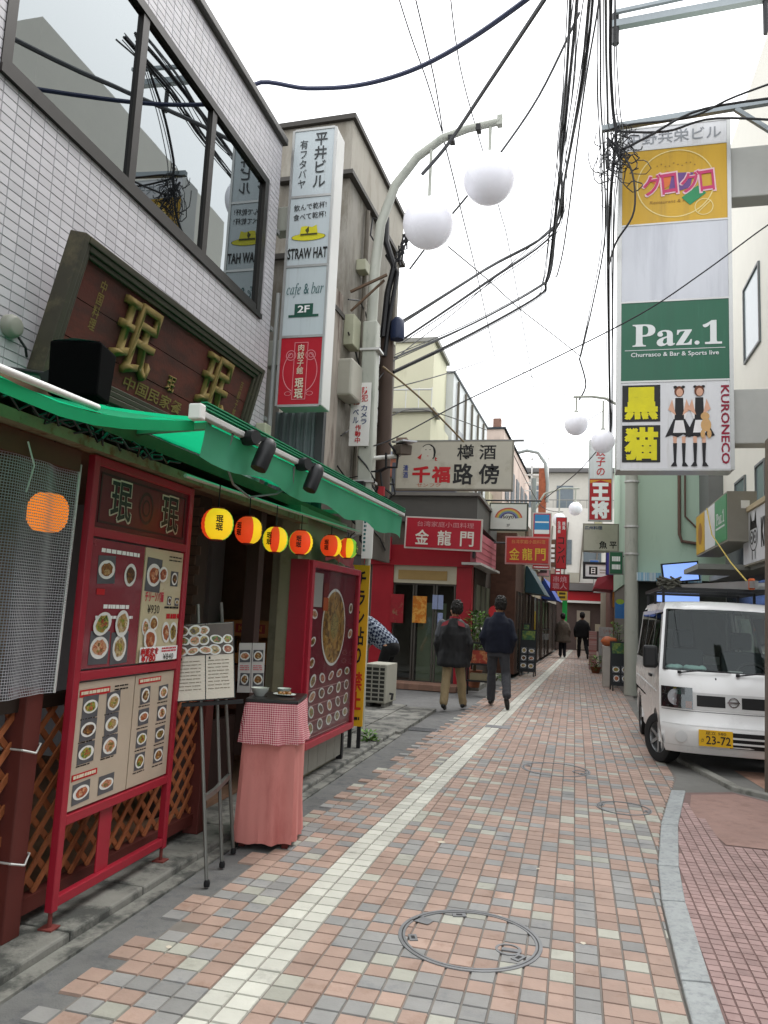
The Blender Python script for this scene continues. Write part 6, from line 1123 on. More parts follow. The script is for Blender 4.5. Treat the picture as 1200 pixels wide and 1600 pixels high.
# wheels
def wheel(x, y, s, steer):
    e = bpy.data.objects.new('wheel', None); COL.objects.link(e); e.parent = van; e.location = (x, y, .272); e.rotation_euler = (0, 0, steer)
    b = MB(); b.lathe([(.17, -.07), (.235, -.078), (.262, -.07), (.272, -.04), (.272, .04), (.262, .07), (.235, .078), (.17, .07), (.165, .0), (.17, -.07)], n=36, cap=False); o = b.build('tyre', rubber, e, smooth=True); o.rotation_euler = (0, rad(90), 0)
    b = MB(); b.lathe([(.165, -.05), (.178, .0), (.178, .055), (.165, .06), (.155, .04), (.15, .0), (0, -.005)], n=30); [b.bar((.03 * math.cos(a), .03 * math.sin(a), .045), (.16 * math.cos(a), .16 * math.sin(a), .05), .034, .02) for a in [k * 2 * math.pi / 6 for k in range(6)]]; b.lathe([(.045, .02), (.045, .055), (.03, .06), (0, .06)], n=16); o = b.build('rim', M('alloy', '#8a8c8d', .35, .15, metal=.7), e, smooth=True); o.rotation_euler = (0, rad(90) * s, 0)
for s in (-1, 1): wheel(s * .645, .62, s, .46); wheel(s * .64, 2.78, s, 0)
# roof rack and ladder: rack is part of the van, the load rests on it
b = MB()
for y in (.95, 1.9, 2.9):
    b.bar((-.62, y, 1.97), (.62, y, 1.97), .04, .035)
    for s in (-1, 1): b.bar((s * .6, y, 1.8), (s * .6, y, 1.97), .03, .03)
for s in (-1, 1): b.bar((s * .62, .9, 1.975), (s * .62, 2.95, 1.975), .03, .04)
b.build('roof_rack', trimb, van)
ld = thing('aluminium_ladder', 'long aluminium ladder tied on the van roof rack with orange cloth', 'ladder', (1.9, 10.9, 2.0)); am = M('ladder_alu', '#a7aaa9', .35, .12, metal=.6)
for dx in (0, .34): b = MB(); b.bar((1.98 + dx, 9.3, 2.035), (1.55 + dx * .8, 12.7, 2.12), .04, .08); b.build('rail', am, ld, world=True)
for k in range(10): f = .04 + k * .1; x = 1.98 - .43 * f; y = 9.3 + 3.4 * f; b = MB(); b.bar((x, y, 2.04 + .08 * f), (x + .34 - .07 * f, y, 2.04 + .08 * f), .03, .025); b.build('rung', am, ld, world=True)
for (x, y) in ((1.97, 9.5), (2.29, 9.5)): b = MB(); b.box(x - .035, y - .045, 1.98, x + .035, y + .045, 2.11); b.build('orange_tie', M('tie_orange', '#b0552a', .8, .25, 20), ld, world=True, bevel=.02)
gl = thing('rope_bundle', 'tangled dark rope bundle at the front corner of the van roof rack', 'rope', (1.1, 9.7, 1.95)); b = MB()
for k in range(9): b.tube([(1.1 + .13 * math.sin(q * 1.3 + k * .8), 9.75 + .12 * math.cos(q * 1.1 + k), 2.0 + .05 * math.sin(q * 2 + k) + .008 * k) for q in range(9)], .013, 6)
b.build('rope', M('rope_dark', '#4a4a42', .9, .3), gl, world=True, smooth=True)
yc = thing('yellow_strap', 'thin yellow strap hanging from the low box sign to the ladder', 'strap', (1.95, 12, 2.8)); b = MB(); b.tube([(2.19, 13.9, 3.55), (2.12, 13.0, 3.0), (2.03, 11.0, 2.4), (2.0, 9.9, 2.1)], .01, 6); b.build('strap', M('strap_straw', '#b5a04a', .8, .15), yc, world=True)
# ------------------------------------------------------------------ air conditioner on the corner
ac = face('air_conditioner', 'beige outdoor air conditioner unit with a slatted grille on the corner', 'air conditioner', (-3.2, 11.7, .045), (1, -.05, 0)); acm = M('ac_beige', '#a5a498', .6, .12); b = MB(); b.box(0, .06, -.62, .36, .66, -.02); b.build('casing', acm, ac, bevel=.012); b = MB(); b.rect(.02, .09, .34, .63, -.018); b.build('grille_back', M('ac_dark', '#3b3b38', .8, .2), ac)
for k in range(9): b = MB(); b.box(.01, .08 + k * .066, -.019, .35, .098 + k * .066, .0); b.build('slat', acm, ac)
for x in (.01, .12, .24, .335): b = MB(); b.box(x, .07, -.02, x + .015, .65, .002); b.build('slat_post', acm, ac)
for x in (.03, .28): b = MB(); b.box(x, 0, -.5, x + .06, .06, -.06); b.build('foot', conc_d, ac)
b = MB(); b.tube([(.37, .2, -.2), (.42, .2, -.2), (.42, .12, -.15)], .02, 6); b.build('valve', black, ac)
# ------------------------------------------------------------------ plants
leafm = [M('leaf_a', '#4f7a2c', .55, .25, 12), M('leaf_b', '#6f9a3c', .55, .25, 12), M('leaf_c', '#2f5524', .6, .25, 12)]
def plant(name, label, x, y, z, r, h, n, pot=None, base=.0, size=.07):
    e = thing(name, label, 'plant', (x, y, base)); b = MB()
    for k in range(n):
        a = random.uniform(0, 6.28); rr = r * random.random() ** .5; zz = z + h * random.random(); c = Vector((rr * math.cos(a) * (1 - .4 * (zz - z) / h), rr * math.sin(a) * (1 - .4 * (zz - z) / h), zz - base)); d = Vector((math.cos(a), math.sin(a), random.uniform(-.2, .9))).normalized(); s_ = d.cross(Vector((random.uniform(-.5, .5), random.uniform(-.5, .5), 1))).normalized(); L_ = size * random.uniform(.6, 1.4)
        b.poly([c, c + d * L_ * .5 + s_ * L_ * .22, c + d * L_, c + d * L_ * .5 - s_ * L_ * .22], k % 3)
    b.build('foliage', leafm, e); b = MB()
    for k in range(5): b.tube([(random.uniform(-.03, .03), random.uniform(-.03, .03), (pot or 0)), (random.uniform(-r, r) * .6, random.uniform(-r, r) * .6, z + h * .6 - base)], [.012, .005], 5)
    b.build('stem', M('stem_brown', '#4a4028', .8, .2), e)
    if pot: b = MB(); b.lathe([(.1, 0), (.15, pot), (.16, pot + .02), (.135, pot), (0, pot - .03)], n=18); b.build('pot', M('terracotta_pot', '#7a4a32', .8, .2), e, smooth=True)
plant('potted_shrub', 'leafy green potted shrub by the corner restaurant door', -1.95, 15.6, .75, .29, .85, 420, .32, .09, .1)
plant('trailing_plant', 'low green pot plant beside the flyer stand', .62, 23.6, .05, .22, .45, 220, .16, 0, .08)
plant('weed_tuft', 'small tuft of green weeds under the yellow sign', -2.3, 8.75, .02, .1, .12, 110, None, .0, .06)
plant('weed_clump', 'green weeds growing beside the west kerb past the plant rack', -1.72, 17.6, .08, .14, .15, 110, None, .08, .06)
plant('post_shrub', 'narrow green plant behind the white rack', 1.05, 20.4, .9, .18, .6, 200, .3, 0, .08)
fr = thing('flower_rack', 'black wire rack of red and orange goods outside the corner restaurant', 'rack', (-1.8, 14.95, 0)); b = MB()
for x in (-2.02, -1.56):
    for y in (14.8, 15.1): b.bar((x, y, 0), (x, y, 1.02), .03, .03)
for z in (.28, .6, 1.0): b.bar((-2.02, 14.8, z), (-1.56, 14.8, z), .025, .025); b.bar((-2.02, 15.1, z), (-1.56, 15.1, z), .025, .025); b.box(-2.02, 14.8, z - .01, -1.56, 15.1, z)
b.build('frame', black, fr, world=True); b = MB(); b.box(-1.98, 14.84, .62, -1.6, 15.06, .86); b.build('goods_box', M('goods_red', '#9a3a2c', .6, .4, 14, hex2='#c08a5a', thr=.55), fr, world=True); b = MB(); b.box(-1.95, 14.84, .3, -1.62, 15.06, .42); b.build('goods_tray', M('goods_tan', '#8d8468', .7, .2), fr, world=True); b = MB(); b.bar((-1.72, 14.9, 1.3), (-1.6, 14.82, 1.02), .16, .01); b.build('white_leaflet', white, fr, world=True)
rsn = thing('round_red_sign', 'small round red sign on a stick behind the potted shrub', 'sign', (-1.62, 15.8, 0)); b = MB(); b.tube([(-1.6, 15.8, .09), (-1.6, 15.8, 1.6)], .012, 6); b.build('stick', black, rsn, world=True); b = MB(); b.lathe([(.0, -.012), (.13, -.012), (.13, .012), (0, .012)], n=24); o = b.build('disc', M('disc_red', '#b01822', .5, .1), rsn); o.location = (.02, 0, 1.62); o.rotation_euler = (rad(90), 0, 0)
# ------------------------------------------------------------------ bicycles
def bicycle(label, x, y, rz):
    e = thing('bicycle', label, 'bicycle', (x, y, .1), rz, 'bicycles outside the blue awning shop')
    for wy_ in (-.5, .5):
        b = MB(); b.tube([(0, wy_ + .31 * math.cos(t * math.pi / 12), .33 + .31 * math.sin(t * math.pi / 12)) for t in range(25)], .018, 6, cap=False); w_ = b.build('wheel', rubber, e, smooth=True); b = MB(); [b.tube([(0, wy_, .33), (0, wy_ + .3 * math.cos(k * .785), .33 + .3 * math.sin(k * .785))], .004, 4) for k in range(8)]; b.build('spokes', alu).parent = e
    b = MB(); b.tube([(0, -.5, .33), (0, -.15, .8), (0, .32, .75), (0, .5, .33)], .018, 6); b.tube([(0, -.15, .8), (0, 0, .3), (0, .32, .75)], .016, 6); b.tube([(0, -.5, .33), (0, 0, .3)], .014, 6); b.tube([(0, .32, .75), (0, .28, 1.0)], .015, 6); b.build('frame', M('bike_frame', '#3a3f45', .4, .2, metal=.4), e, smooth=True)
    b = MB(); b.tube([(-.27, .15, 1.02), (-.1, .3, 1.0), (.1, .3, 1.0), (.27, .15, 1.02)], .014, 6); b.build('handlebar', steel, e, smooth=True); b = MB(); b.ball((0, -.2, .88), .08, .14, .04, 12, 8); b.build('saddle', black, e, smooth=True); b = MB(); frame_bars(-.16, .4, .16, .68, .02, .62, .84, 0, b); b.build('basket', steel, e)
bicycle('grey bicycle leaning by the blue awning shop, facing up the lane', -1.18, 29.5, -.1); bicycle('dark bicycle parked behind the grey one by the west kerb', -1.22, 31.2, .15)
# ------------------------------------------------------------------ edge post and building across from the camera
e = thing('gate_post', 'brown steel post standing in front of the parking bay', 'post', (1.78, 8.0, 0)); b = MB(); b.bar((1.815, 8.0, 0), (1.875, 8.0, 3.4), .12, .12); b.build('post', M('post_taupe', '#6a5d52', .6, .2), e, world=True); b = MB(); b.box(1.74, 7.92, 0, 1.92, 8.08, .02); b.build('base_plate', grime, e, world=True)
opp = thing('opposite_building', 'unseen grey building across the lane, put in for reflections and to block sky', 'building', (4.2, 2, 0)); b = MB(); b.box(4.2, -8, 0, 10, 6.2, 7.0); b.build('wall', M('opp_grey', '#5d625f', .8, .2, 3), opp, world=True)  # out of view; added to feed reflections and block some sky
for k in range(6):
    b = MB(); b.box(4.15, -7.4 + k * 2.2, 3.6, 4.199, -6.0 + k * 2.2, 5.4); b.build('window', M('opp_glass', '#1c2424', .1, .2), opp, world=True)
b = MB(); b.box(3.9, -8, 6.9, 4.2, 6.3, 7.15); b.build('cornice', M('opp_cornice', '#8a8d8a', .7, .1), opp, world=True)
# ================================================================== overhead cables
wire_m = M('cable_black', '#26272a', .6, .2); wire_g = M('cable_grey', '#5a5c5f', .6, .15); wire_b = M('cable_blue', '#39405c', .55, .15); wire_br = M('stay_brown', '#7d6c50', .6, .15)
def smooth_path(pts, n=6):
    P = [Vector(p) for p in pts]; out = []
    for i in range(len(P) - 1):
        p0, p1, p2, p3 = P[max(i - 1, 0)], P[i], P[i + 1], P[min(i + 2, len(P) - 1)]
        for k in range(n):
            t = k / n; out.append(.5 * ((2 * p1) + (p2 - p0) * t + (2 * p0 - 5 * p1 + 4 * p2 - p3) * t * t + (3 * p1 - p0 - 3 * p2 + p3) * t ** 3))
    return out + [P[-1]]
CAB = [
(.034, wire_b, 'thick slate blue cable sagging from the tiled parapet', [(-3.29, 6.40, 6.2), (-3.2, 6.40, 6.73), (-2.71, 6.60, 6.77), (-2.17, 6.60, 6.73), (-1.60, 6.40, 6.65), (-1.04, 6.00, 6.52), (-0.44, 5.40, 6.33), (0.03, 5.00, 6.31)]),
(.042, wire_g, 'thick dark service cable clamped to the curved lamp arm', [(-2.10, 9.40, 7.47), (-1.68, 9.00, 7.61), (-1.07, 8.00, 7.60), (-0.36, 6.60, 7.37), (-0.02, 6.00, 7.33)]),
(.03, wire_g, 'dark cable passing behind the higher lamp globe', [(-0.05, 9.80, 9.91), (-0.65, 11.00, 9.60), (-1.30, 11.50, 9.00), (-1.89, 12.00, 8.61), (-2.40, 12.50, 8.37), (-3.11, 13.20, 7.96)]),
(.03, wire_g, 'A', [(-0.14, 8.00, 9.04), (-0.17, 9.00, 9.06), (-0.23, 10.00, 8.82), (-0.32, 11.20, 8.83), (-0.41, 12.60, 8.31), (-1.54, 12.20, 7.39), (-2.71, 10.60, 5.79)]),
(.026, wire_m, 'A', [(0.12, 8.00, 8.99), (0.09, 9.00, 9.02), (-0.03, 10.00, 8.79), (-0.24, 11.50, 8.56), (-0.44, 12.80, 8.27), (-1.54, 12.30, 7.18), (-2.59, 10.70, 5.62)]),
(.024, wire_g, 'A', [(0.09, 8.00, 9.00), (0.03, 9.20, 9.01), (-0.04, 10.00, 8.79), (-0.39, 12.50, 8.28), (-0.52, 13.20, 7.69), (-0.73, 13.20, 7.43), (-1.72, 12.20, 6.43), (-2.67, 10.60, 5.31)]),
(.036, wire_m, 'A', [(-0.05, 8.00, 9.02), (-0.10, 9.00, 9.05), (-0.27, 11.00, 8.80), (-0.50, 13.00, 7.93), (-0.59, 13.30, 7.59), (-0.71, 13.30, 7.33), (-1.72, 12.20, 6.26), (-2.68, 10.60, 5.09)]),
(.018, wire_g, 'A', [(0.23, 8.00, 8.97), (0.16, 9.00, 9.10), (0.02, 10.20, 8.93), (-0.25, 12.80, 8.17), (-0.38, 13.40, 7.81), (-0.42, 13.40, 7.72)]),
(.022, wire_m, 'F', [(0.19, 9.00, 9.91), (0.25, 10.50, 10.04), (0.30, 12.00, 10.19), (0.39, 13.20, 9.89), (0.48, 14.80, 9.14), (0.27, 16.00, 8.18), (0.05, 17.00, 7.44)]),
(.03, wire_g, 'F', [(0.27, 9.00, 9.90), (0.34, 10.70, 9.97), (0.44, 12.60, 10.01), (0.53, 14.80, 8.89), (0.67, 17.00, 7.09), (0.72, 17.20, 5.66)]),
(.035, wire_m, 'F', [(0.33, 8.60, 9.51), (0.35, 9.40, 8.94), (0.41, 9.90, 8.47), (0.46, 10.05, 8.14), (0.41, 10.30, 7.49), (0.43, 11.50, 7.13), (0.57, 14.50, 6.52), (0.72, 17.20, 5.66)]),
(.012, wire_m, 'T', [(-2.28, 8.00, 9.26), (-2.12, 8.40, 8.79), (-1.99, 9.00, 8.51), (-1.84, 9.40, 8.04)]),
(.012, wire_m, 'T', [(-2.05, 8.00, 9.22), (-1.94, 8.40, 8.76), (-1.89, 9.00, 8.50), (-1.84, 9.40, 8.07)]),
(.013, wire_g, 'T', [(-1.83, 9.40, 7.98), (-1.84, 10.50, 7.97), (-1.88, 11.50, 8.04), (-1.91, 14.00, 7.99), (-2.00, 18.00, 7.87)]),
(.012, wire_g, 'T', [(-1.77, 9.00, 10.08), (-1.82, 10.00, 9.95), (-1.78, 11.00, 9.75), (-1.49, 13.50, 9.19), (-1.38, 15.50, 8.91), (-1.02, 24.00, 6.89)]),
(.014, wire_g, 'T', [(-1.90, 10.50, 6.96), (-1.57, 12.50, 7.35), (-1.14, 14.00, 7.43), (-0.57, 15.50, 7.46), (0.05, 17.00, 7.44)]),
(.011, wire_g, 'T', [(-1.95, 18.00, 7.86), (-1.08, 17.60, 7.20), (-0.12, 17.10, 6.49)]),
(.011, wire_m, 'thin black wire crossing the front of the big panel sign', [(2.9, 9.62, 6.9), (2.26, 9.70, 6.52), (1.55, 9.90, 6.05), (0.78, 10.05, 5.58), (-0.46, 10.30, 5.04), (-1.60, 10.30, 4.50), (-2.38, 9.60, 3.83), (-2.72, 9.40, 3.66)]),
(.012, wire_m, 'T', [(-2.66, 10.60, 4.84), (-2.21, 13.00, 5.85), (-1.95, 18.00, 7.86)]),
(.022, wire_br, 'brown stay wire sloping to the sake bar sign', [(-2.74, 10.20, 5.04), (-2.30, 11.00, 4.76), (-1.78, 11.90, 4.31)]),
(.01, wire_m, 'T', [(-2.83, 9.40, 4.18), (-2.74, 11.00, 5.44), (-2.08, 13.00, 7.06), (-0.46, 14.00, 9.06)]),
(.01, wire_m, 'T', [(-2.76, 10.50, 4.34), (-2.50, 12.00, 4.89), (-1.91, 16.00, 5.52)]),
(.02, wire_m, 'black drop cable looping down the left edge of the mustard panel', [(0.35, 10.05, 8.15), (0.65, 10.00, 7.64), (0.70, 10.05, 7.04), (0.48, 10.30, 6.73), (0.43, 11.60, 6.97)]),
(.03, wire_m, 'black cable dropping to the far twin globe lamp', [(0.02, 17.00, 7.40), (0.17, 17.00, 6.79), (0.03, 17.00, 6.43)]),
(.02, wire_m, 'X', [(2.92, 9.7, 8.6), (1.94, 9.80, 8.38), (1.41, 9.95, 8.26), (0.65, 10.02, 8.29), (0.31, 10.05, 8.25)]),
(.022, wire_m, 'X', [(2.92, 9.9, 7.95), (1.73, 9.95, 8.20), (1.10, 10.00, 8.12), (0.44, 10.03, 8.22)]),
(.025, wire_m, 'X', [(2.92, 9.8, 8.3), (1.57, 9.90, 8.32), (0.85, 10.00, 8.06), (0.48, 10.02, 7.93), (0.34, 10.05, 8.15)]),
(.014, wire_g, 'T', [(-1.86, 20.00, 6.18), (-0.82, 24.00, 7.10), (0.69, 20.00, 7.01)]),
(.02, wire_m, 'T', [(-1.07, 26.00, 5.55), (-0.02, 22.00, 5.69), (0.63, 18.00, 5.70)]),
(.016, wire_m, 'T', [(-1.69, 20.00, 5.92), (-1.17, 26.00, 5.33), (-0.46, 28.00, 5.40)]),
]
GL = {'A': ('dark cable in the bundle bending down to the brown utility pole', 'cables bundled to the brown pole'), 'F': ('black cable in the upright bundle left of the big panel sign', 'upright cable bundle'), 'T': ('thin wire strung between the roofs over the lane', 'thin wires over the lane'), 'X': ('black service cable draped along the crossarm in front of the top sign panel', 'cables at the crossarm')}
for r, m, lab, pts in list(CAB):
    if lab in ('A', 'F') and r > .02:
        for q in range(2): jx, jz = random.uniform(-.09, .09), random.uniform(-.06, .06); CAB.append((.009, wire_g, lab, [(x + jx * (1 if 0 < i < len(pts) - 1 else .4) + random.uniform(-.015, .015), y, z + jz) for i, (x, y, z) in enumerate(pts)]))
for r, m, lab, pts in CAB:
    e = MB().tube(smooth_path(pts), r * .55 + .003, 6).build('overhead_cable', m, smooth=True)
    if lab in GL: tag(e, GL[lab][0], 'cable', GL[lab][1])
    else: tag(e, lab, 'cable')
# tangle at the crossarm
tg = thing('cable_tangle', 'snarl of black cable loops at the crossarm end beside the mustard panel', 'cable', (.5, 10.05, 7.8)); b = MB()
for k in range(46):
    cx, cz = .52 + random.gauss(0, .12), 8.0 + random.gauss(0, .26); rr = random.uniform(.04, .17); a0 = random.uniform(0, 6); b.tube([(cx + rr * math.cos(a0 + q * .62) * random.uniform(.8, 1.2), 10.03 + random.uniform(-.05, .03), cz + rr * 1.2 * math.sin(a0 + q * .62) - .025 * q) for q in range(random.randint(5, 11))], random.uniform(.004, .009), 5)
b.build('loops', wire_m, tg, world=True, smooth=True)
# ================================================================== people
def blob(name, prims, mat, parent, vox=.012, sm=6, wr=0.0, wsc=9.0):
    """one continuous surface grown over the given limbs, then relaxed"""
    mb = MB()
    for p in prims:
        if p[0] == 'c':
            _, a, ra, c, rc = p; a, c = Vector(a), Vector(c); n = 5; mb.tube([a.lerp(c, k / n) for k in range(n + 1)], [ra + (rc - ra) * k / n for k in range(n + 1)], 14); mb.ball(a, ra, n=14, k=8); mb.ball(c, rc, n=14, k=8)
        elif p[0] == 'e': mb.ball(p[1], *p[2], n=18, k=12)
        elif p[0] == 'l':
            i0 = len(mb.v); n = 22
            for cx, cy, cz, rx, ry in p[1]:
                for j in range(n): t = 2 * math.pi * j / n; mb.v.append((cx + rx * math.copysign(abs(math.cos(t)) ** .85, math.cos(t)), cy + ry * math.copysign(abs(math.sin(t)) ** .85, math.sin(t)), cz))
            K = len(p[1])
            for i in range(K - 1):
                for j in range(n): q = (j + 1) % n; mb.f.append((i0 + i * n + j, i0 + i * n + q, i0 + (i + 1) * n + q, i0 + (i + 1) * n + j)); mb.m.append(0)
            mb.f.append(tuple(i0 + j for j in reversed(range(n)))); mb.f.append(tuple(i0 + (K - 1) * n + j for j in range(n))); mb.m += [0, 0]
    me = mb.mesh(name, mat); t = bpy.data.objects.new('t', me); COL.objects.link(t)
    rm = t.modifiers.new('r', 'REMESH'); rm.mode = 'VOXEL'; rm.voxel_size = vox; s = t.modifiers.new('s', 'SMOOTH'); s.factor = .5; s.iterations = sm
    dg = bpy.context.evaluated_depsgraph_get(); ev = t.evaluated_get(dg); m2 = bpy.data.meshes.new_from_object(ev); bpy.data.objects.remove(t); m2.name = name
    if wr:
        nr = [v.normal.copy() for v in m2.vertices]
        for v, n_ in zip(m2.vertices, nr): c = v.co; v.co = c + n_ * wr * (noise.noise((c.x * wsc, c.y * wsc, c.z * wsc * .55)) + .5 * noise.noise((c.x * wsc * 2.3 + 7, c.y * wsc * 2.3, c.z * wsc * 1.4)))
    m2.materials.clear(); m2.materials.append(mat); m2.polygons.foreach_set('use_smooth', [True] * len(m2.polygons)); return obj(name, m2, parent)
skin = M('skin', '#b98a6c', .6, .1, 12); hair_m = M('black_hair', '#17130f', .6, .3, 40); shoe_m = M('black_shoe', '#141313', .4, .2)
def hand(prims, w_, d):
    d = Vector(d).normalized(); w_ = Vector(w_); sx = Vector((1, 0, 0)); prims.append(('c', w_, .026, w_ + d * .07, .034))
    for k in range(4): o_ = sx * 0 + Vector((0, -.027 + k * .018, 0)); p = w_ + d * .085 + o_; q = p + d * (.035 + .008 * (1 if k in (1, 2) else 0)); prims.append(('c', p, .0105, q, .0095)); prims.append(('c', q, .0095, q + d * .028 + sx * .012, .008))
    prims.append(('c', w_ + d * .03 + Vector((0, .03, 0)), .012, w_ + d * .075 + Vector((0, .05, 0)), .009))
def walker(label, x, y, rz, H, top_m, leg_m, legs, arms, hem, turn=0.0, coat=(.245, .165), flare=0.0, hands=True, vox=.012, wide=1.0, collar=None):
    """a person walking along local +y; legs: (hip,knee,ankle,toe) per side; arms: (shoulder,elbow,wrist)"""
    s = H / 1.75; e = thing('person', label, 'person', (x, y, 0), rz); V = lambda p: (p[0] * s, p[1] * s, p[2] * s)
    body = [('l', [V3 for V3 in [(0, 0, .86 * s, .14 * s, .10 * s), (0, 0, 1.0 * s, .15 * s, .11 * s), (0, 0, 1.2 * s, .155 * s, .11 * s), (0, 0, 1.38 * s, .16 * s, .105 * s), (0, .01 * s, 1.46 * s, .10 * s, .08 * s)]]), ('c', V((0, .0, 1.44)), .055 * s, V((0, .02, 1.55)), .052 * s), ('l', [(0, .03 * s, 1.51 * s, .045 * s, .06 * s), (0, .03 * s, 1.56 * s, .068 * s, .085 * s), (0, .025 * s, 1.63 * s, .077 * s, .095 * s), (0, .02 * s, 1.69 * s, .07 * s, .088 * s), (0, .015 * s, 1.745 * s, .035 * s, .045 * s)]),
            ('e', V((0 + math.sin(-turn) * .1, .03 + math.cos(turn) * .1, 1.6)), (.014 * s, .02 * s, .02 * s)), ('e', V((.078 * math.cos(turn), .02 + .078 * math.sin(turn), 1.6)), (.016, .02, .032)), ('e', V((-.078 * math.cos(turn), .02 - .078 * math.sin(turn), 1.6)), (.016, .02, .032))]
    for hp, kn, an, to in legs: body += [('c', V(hp), .08 * s, V(kn), .052 * s), ('c', V(kn), .052 * s, V(an), .036 * s)]
    for sh, el, wr_ in arms:
        body += [('c', V(sh), .045 * s, V(el), .036 * s), ('c', V(el), .036 * s, V(wr_), .027 * s)]
        if hands: d = Vector(wr_) - Vector(el); hand(body, V(wr_), d)
    blob('body', body, skin, e, .0085)
    tr = [('l', [(0, 0, .80 * s, .155 * s * wide, .115 * s), (0, 0, .92 * s, .17 * s * wide, .125 * s), (0, 0, 1.02 * s, .165 * s * wide, .12 * s)])]
    for hp, kn, an, to in legs: a = V(an); tr += [('c', V(hp), .096 * s, V(kn), .076 * s), ('c', V(kn), .076 * s, (a[0], a[1], a[2] + .02), .068 * s)]
    blob('trousers', tr, leg_m, e, vox, 5, .010, 11)
    cx_, cy_ = coat; mid = (hem + 1.2) / 2
    jk = [('l', [(0, 0, hem * s, (cx_ - .02 + flare) * s, (cy_ - .02 + flare) * s), (0, 0, (hem + .05) * s, (cx_ - .01 + flare) * s, (cy_ + flare) * s), (0, -.005, mid * s, cx_ * s * .97, cy_ * s), (0, -.01, 1.22 * s, cx_ * s, cy_ * s * 1.02), (0, -.005, 1.34 * s, cx_ * .90 * s, cy_ * .92 * s), (0, .0, 1.42 * s, cx_ * .66 * s, cy_ * .72 * s), (0, .0, 1.46 * s, cx_ * .48 * s, cy_ * .6 * s), (0, .01, 1.485 * s, .085 * s, .085 * s)])]
    for sh, el, wr_ in arms: jk += [('c', V(sh), .07 * s, V(el), .066 * s), ('c', V(el), .066 * s, V(wr_), .05 * s)]
    jo = blob('jacket', jk, top_m, e, vox, 5, .014, 8)
    for hp, kn, an, to in legs:
        a, t = Vector(V(an)), Vector(V(to)); d = (t - a); blob('shoe', [('c', a + Vector((0, -.035, -.035)) * s, .04 * s, a + d * .55 + Vector((0, 0, -.01)) * s, .042 * s), ('c', a + d * .55 + Vector((0, 0, -.01)) * s, .042 * s, t, .034 * s)], shoe_m, e, .01, 4)
    hr = [('l', [(0, -.0 * s, 1.55 * s, .068 * s, .066 * s), (0, .0, 1.6 * s, .09 * s, .092 * s), (0, .008 * s, 1.66 * s, .096 * s, .11 * s), (0, .012 * s, 1.725 * s, .084 * s, .10 * s), (0, .012 * s, 1.775 * s, .045 * s, .06 * s)])]
    ho = blob('hair', hr, hair_m, e, .009, 2, .022, 55); ho.location = (math.sin(turn) * .036, -.022 * s * math.cos(turn), .006)
    if collar: b = MB(); b.lathe([(.095 * s, 1.42 * s), (.098 * s, 1.46 * s), (.085 * s, 1.515 * s), (.078 * s, 1.512 * s), (.08 * s, 1.45 * s)], (0, .008, 0), 24); b.build('collar', collar, e, smooth=True)
    return e, s
jet = M('black_nylon', '#0e0f12', .65, .25, 12); khaki = M('khaki_cotton', '#8a7a5c', .85, .15, 10); navy = M('navy_wool', '#0e1424', .9, .2, 14); char = M('charcoal_wool', '#35363a', .9, .2, 14); taupe = M('taupe_wool', '#5d544a', .9, .2, 12); blk = M('black_wool', '#121214', .9, .2, 12); dkn = M('dark_denim', '#1a1c24', .85, .2)
st1 = [((-.085, 0, .92), (-.10, -.06, .50), (-.10, -.24, .13), (-.11, -.06, .035)), ((.085, 0, .92), (.11, .14, .51), (.14, .24, .10), (.15, .43, .05))]
a1 = [((-.175, 0, 1.345), (-.265, -.05, 1.08), (-.25, .06, .84)), ((.175, 0, 1.345), (.265, -.06, 1.08), (.25, .03, .84))]
p1, s = walker('person in a black jacket with red collar and khaki trousers walking up the lane', -1.9, 12.4, .0, 1.74, jet, khaki, st1, a1, .70, .95, (.26, .18), .03, True, .012, 1.05, M('collar_red', '#8a1a24', .7, .15))
rdm = M('shoulder_red', '#7d1a26', .7, .2)
for k in (-1, 1): b = MB(); b.poly([(k * .07, -.135, 1.44), (k * .17, -.12, 1.40), (k * .20, -.145, 1.335), (k * .09, -.172, 1.365)][::k]); o = b.build('shoulder_patch', rdm, p1); o.location = (0, -.03, .0)
gsl = M('shoulder_grey', '#4a4d52', .7, .2)
blob('grey_sleeve_panel', [('c', (-.205, 0, 1.375), .077, (-.25, -.035, 1.2), .072)], gsl, p1)
st2 = [((-.085, 0, .93), (-.11, .10, .50), (-.12, .14, .10), (-.13, .33, .04)), ((.085, 0, .93), (.14, -.02, .52), (.2, -.34, .21), (.21, -.27, .03))]
a2 = [((-.165, 0, 1.355), (-.245, -.06, 1.1), (-.19, .08, .9)), ((.165, 0, 1.355), (.25, -.06, 1.1), (.19, .08, .9))]
p2, s = walker('person in a navy jumper and charcoal trousers stepping beside the black jacket', -1.27, 13.3, -.05, 1.86, navy, char, st2, a2, .86, .75, (.225, .155), .0, False, .012, 1.0, M('collar_navy', '#1c2436', .8, .1))
st3 = [((-.08, 0, .92), (-.08, .05, .5), (-.08, .0, .1), (-.08, .2, .04)), ((.08, 0, .92), (.08, -.0, .5), (.08, -.12, .1), (.08, .06, .04))]
walker('person in a taupe knee length coat walking far up the lane', -.46, 31.6, 0, 1.74, taupe, dkn, st3, a1, .62, 0, (.27, .19), .06, True, .016)
p4, s = walker('person all in black carrying a dark bag further up the lane', .30, 31.8, 0, 1.82, blk, blk, st2, a1, .8, 0, (.26, .18), .0, True, .016)
bg_ = thing('shoulder_bag', 'black shoulder bag hanging by the person dressed in black', 'bag', (.62, 31.7, .5)); b = MB(); b.box(-.12, -.06, 0, .14, .06, .30); b.build('bag_body', blk, bg_, bevel=.03); b = MB(); b.tube([(-.08, 0, .3), (-.05, 0, .42), (.06, 0, .42), (.1, 0, .3)], .012, 6); b.build('bag_strap', blk, bg_, smooth=True)
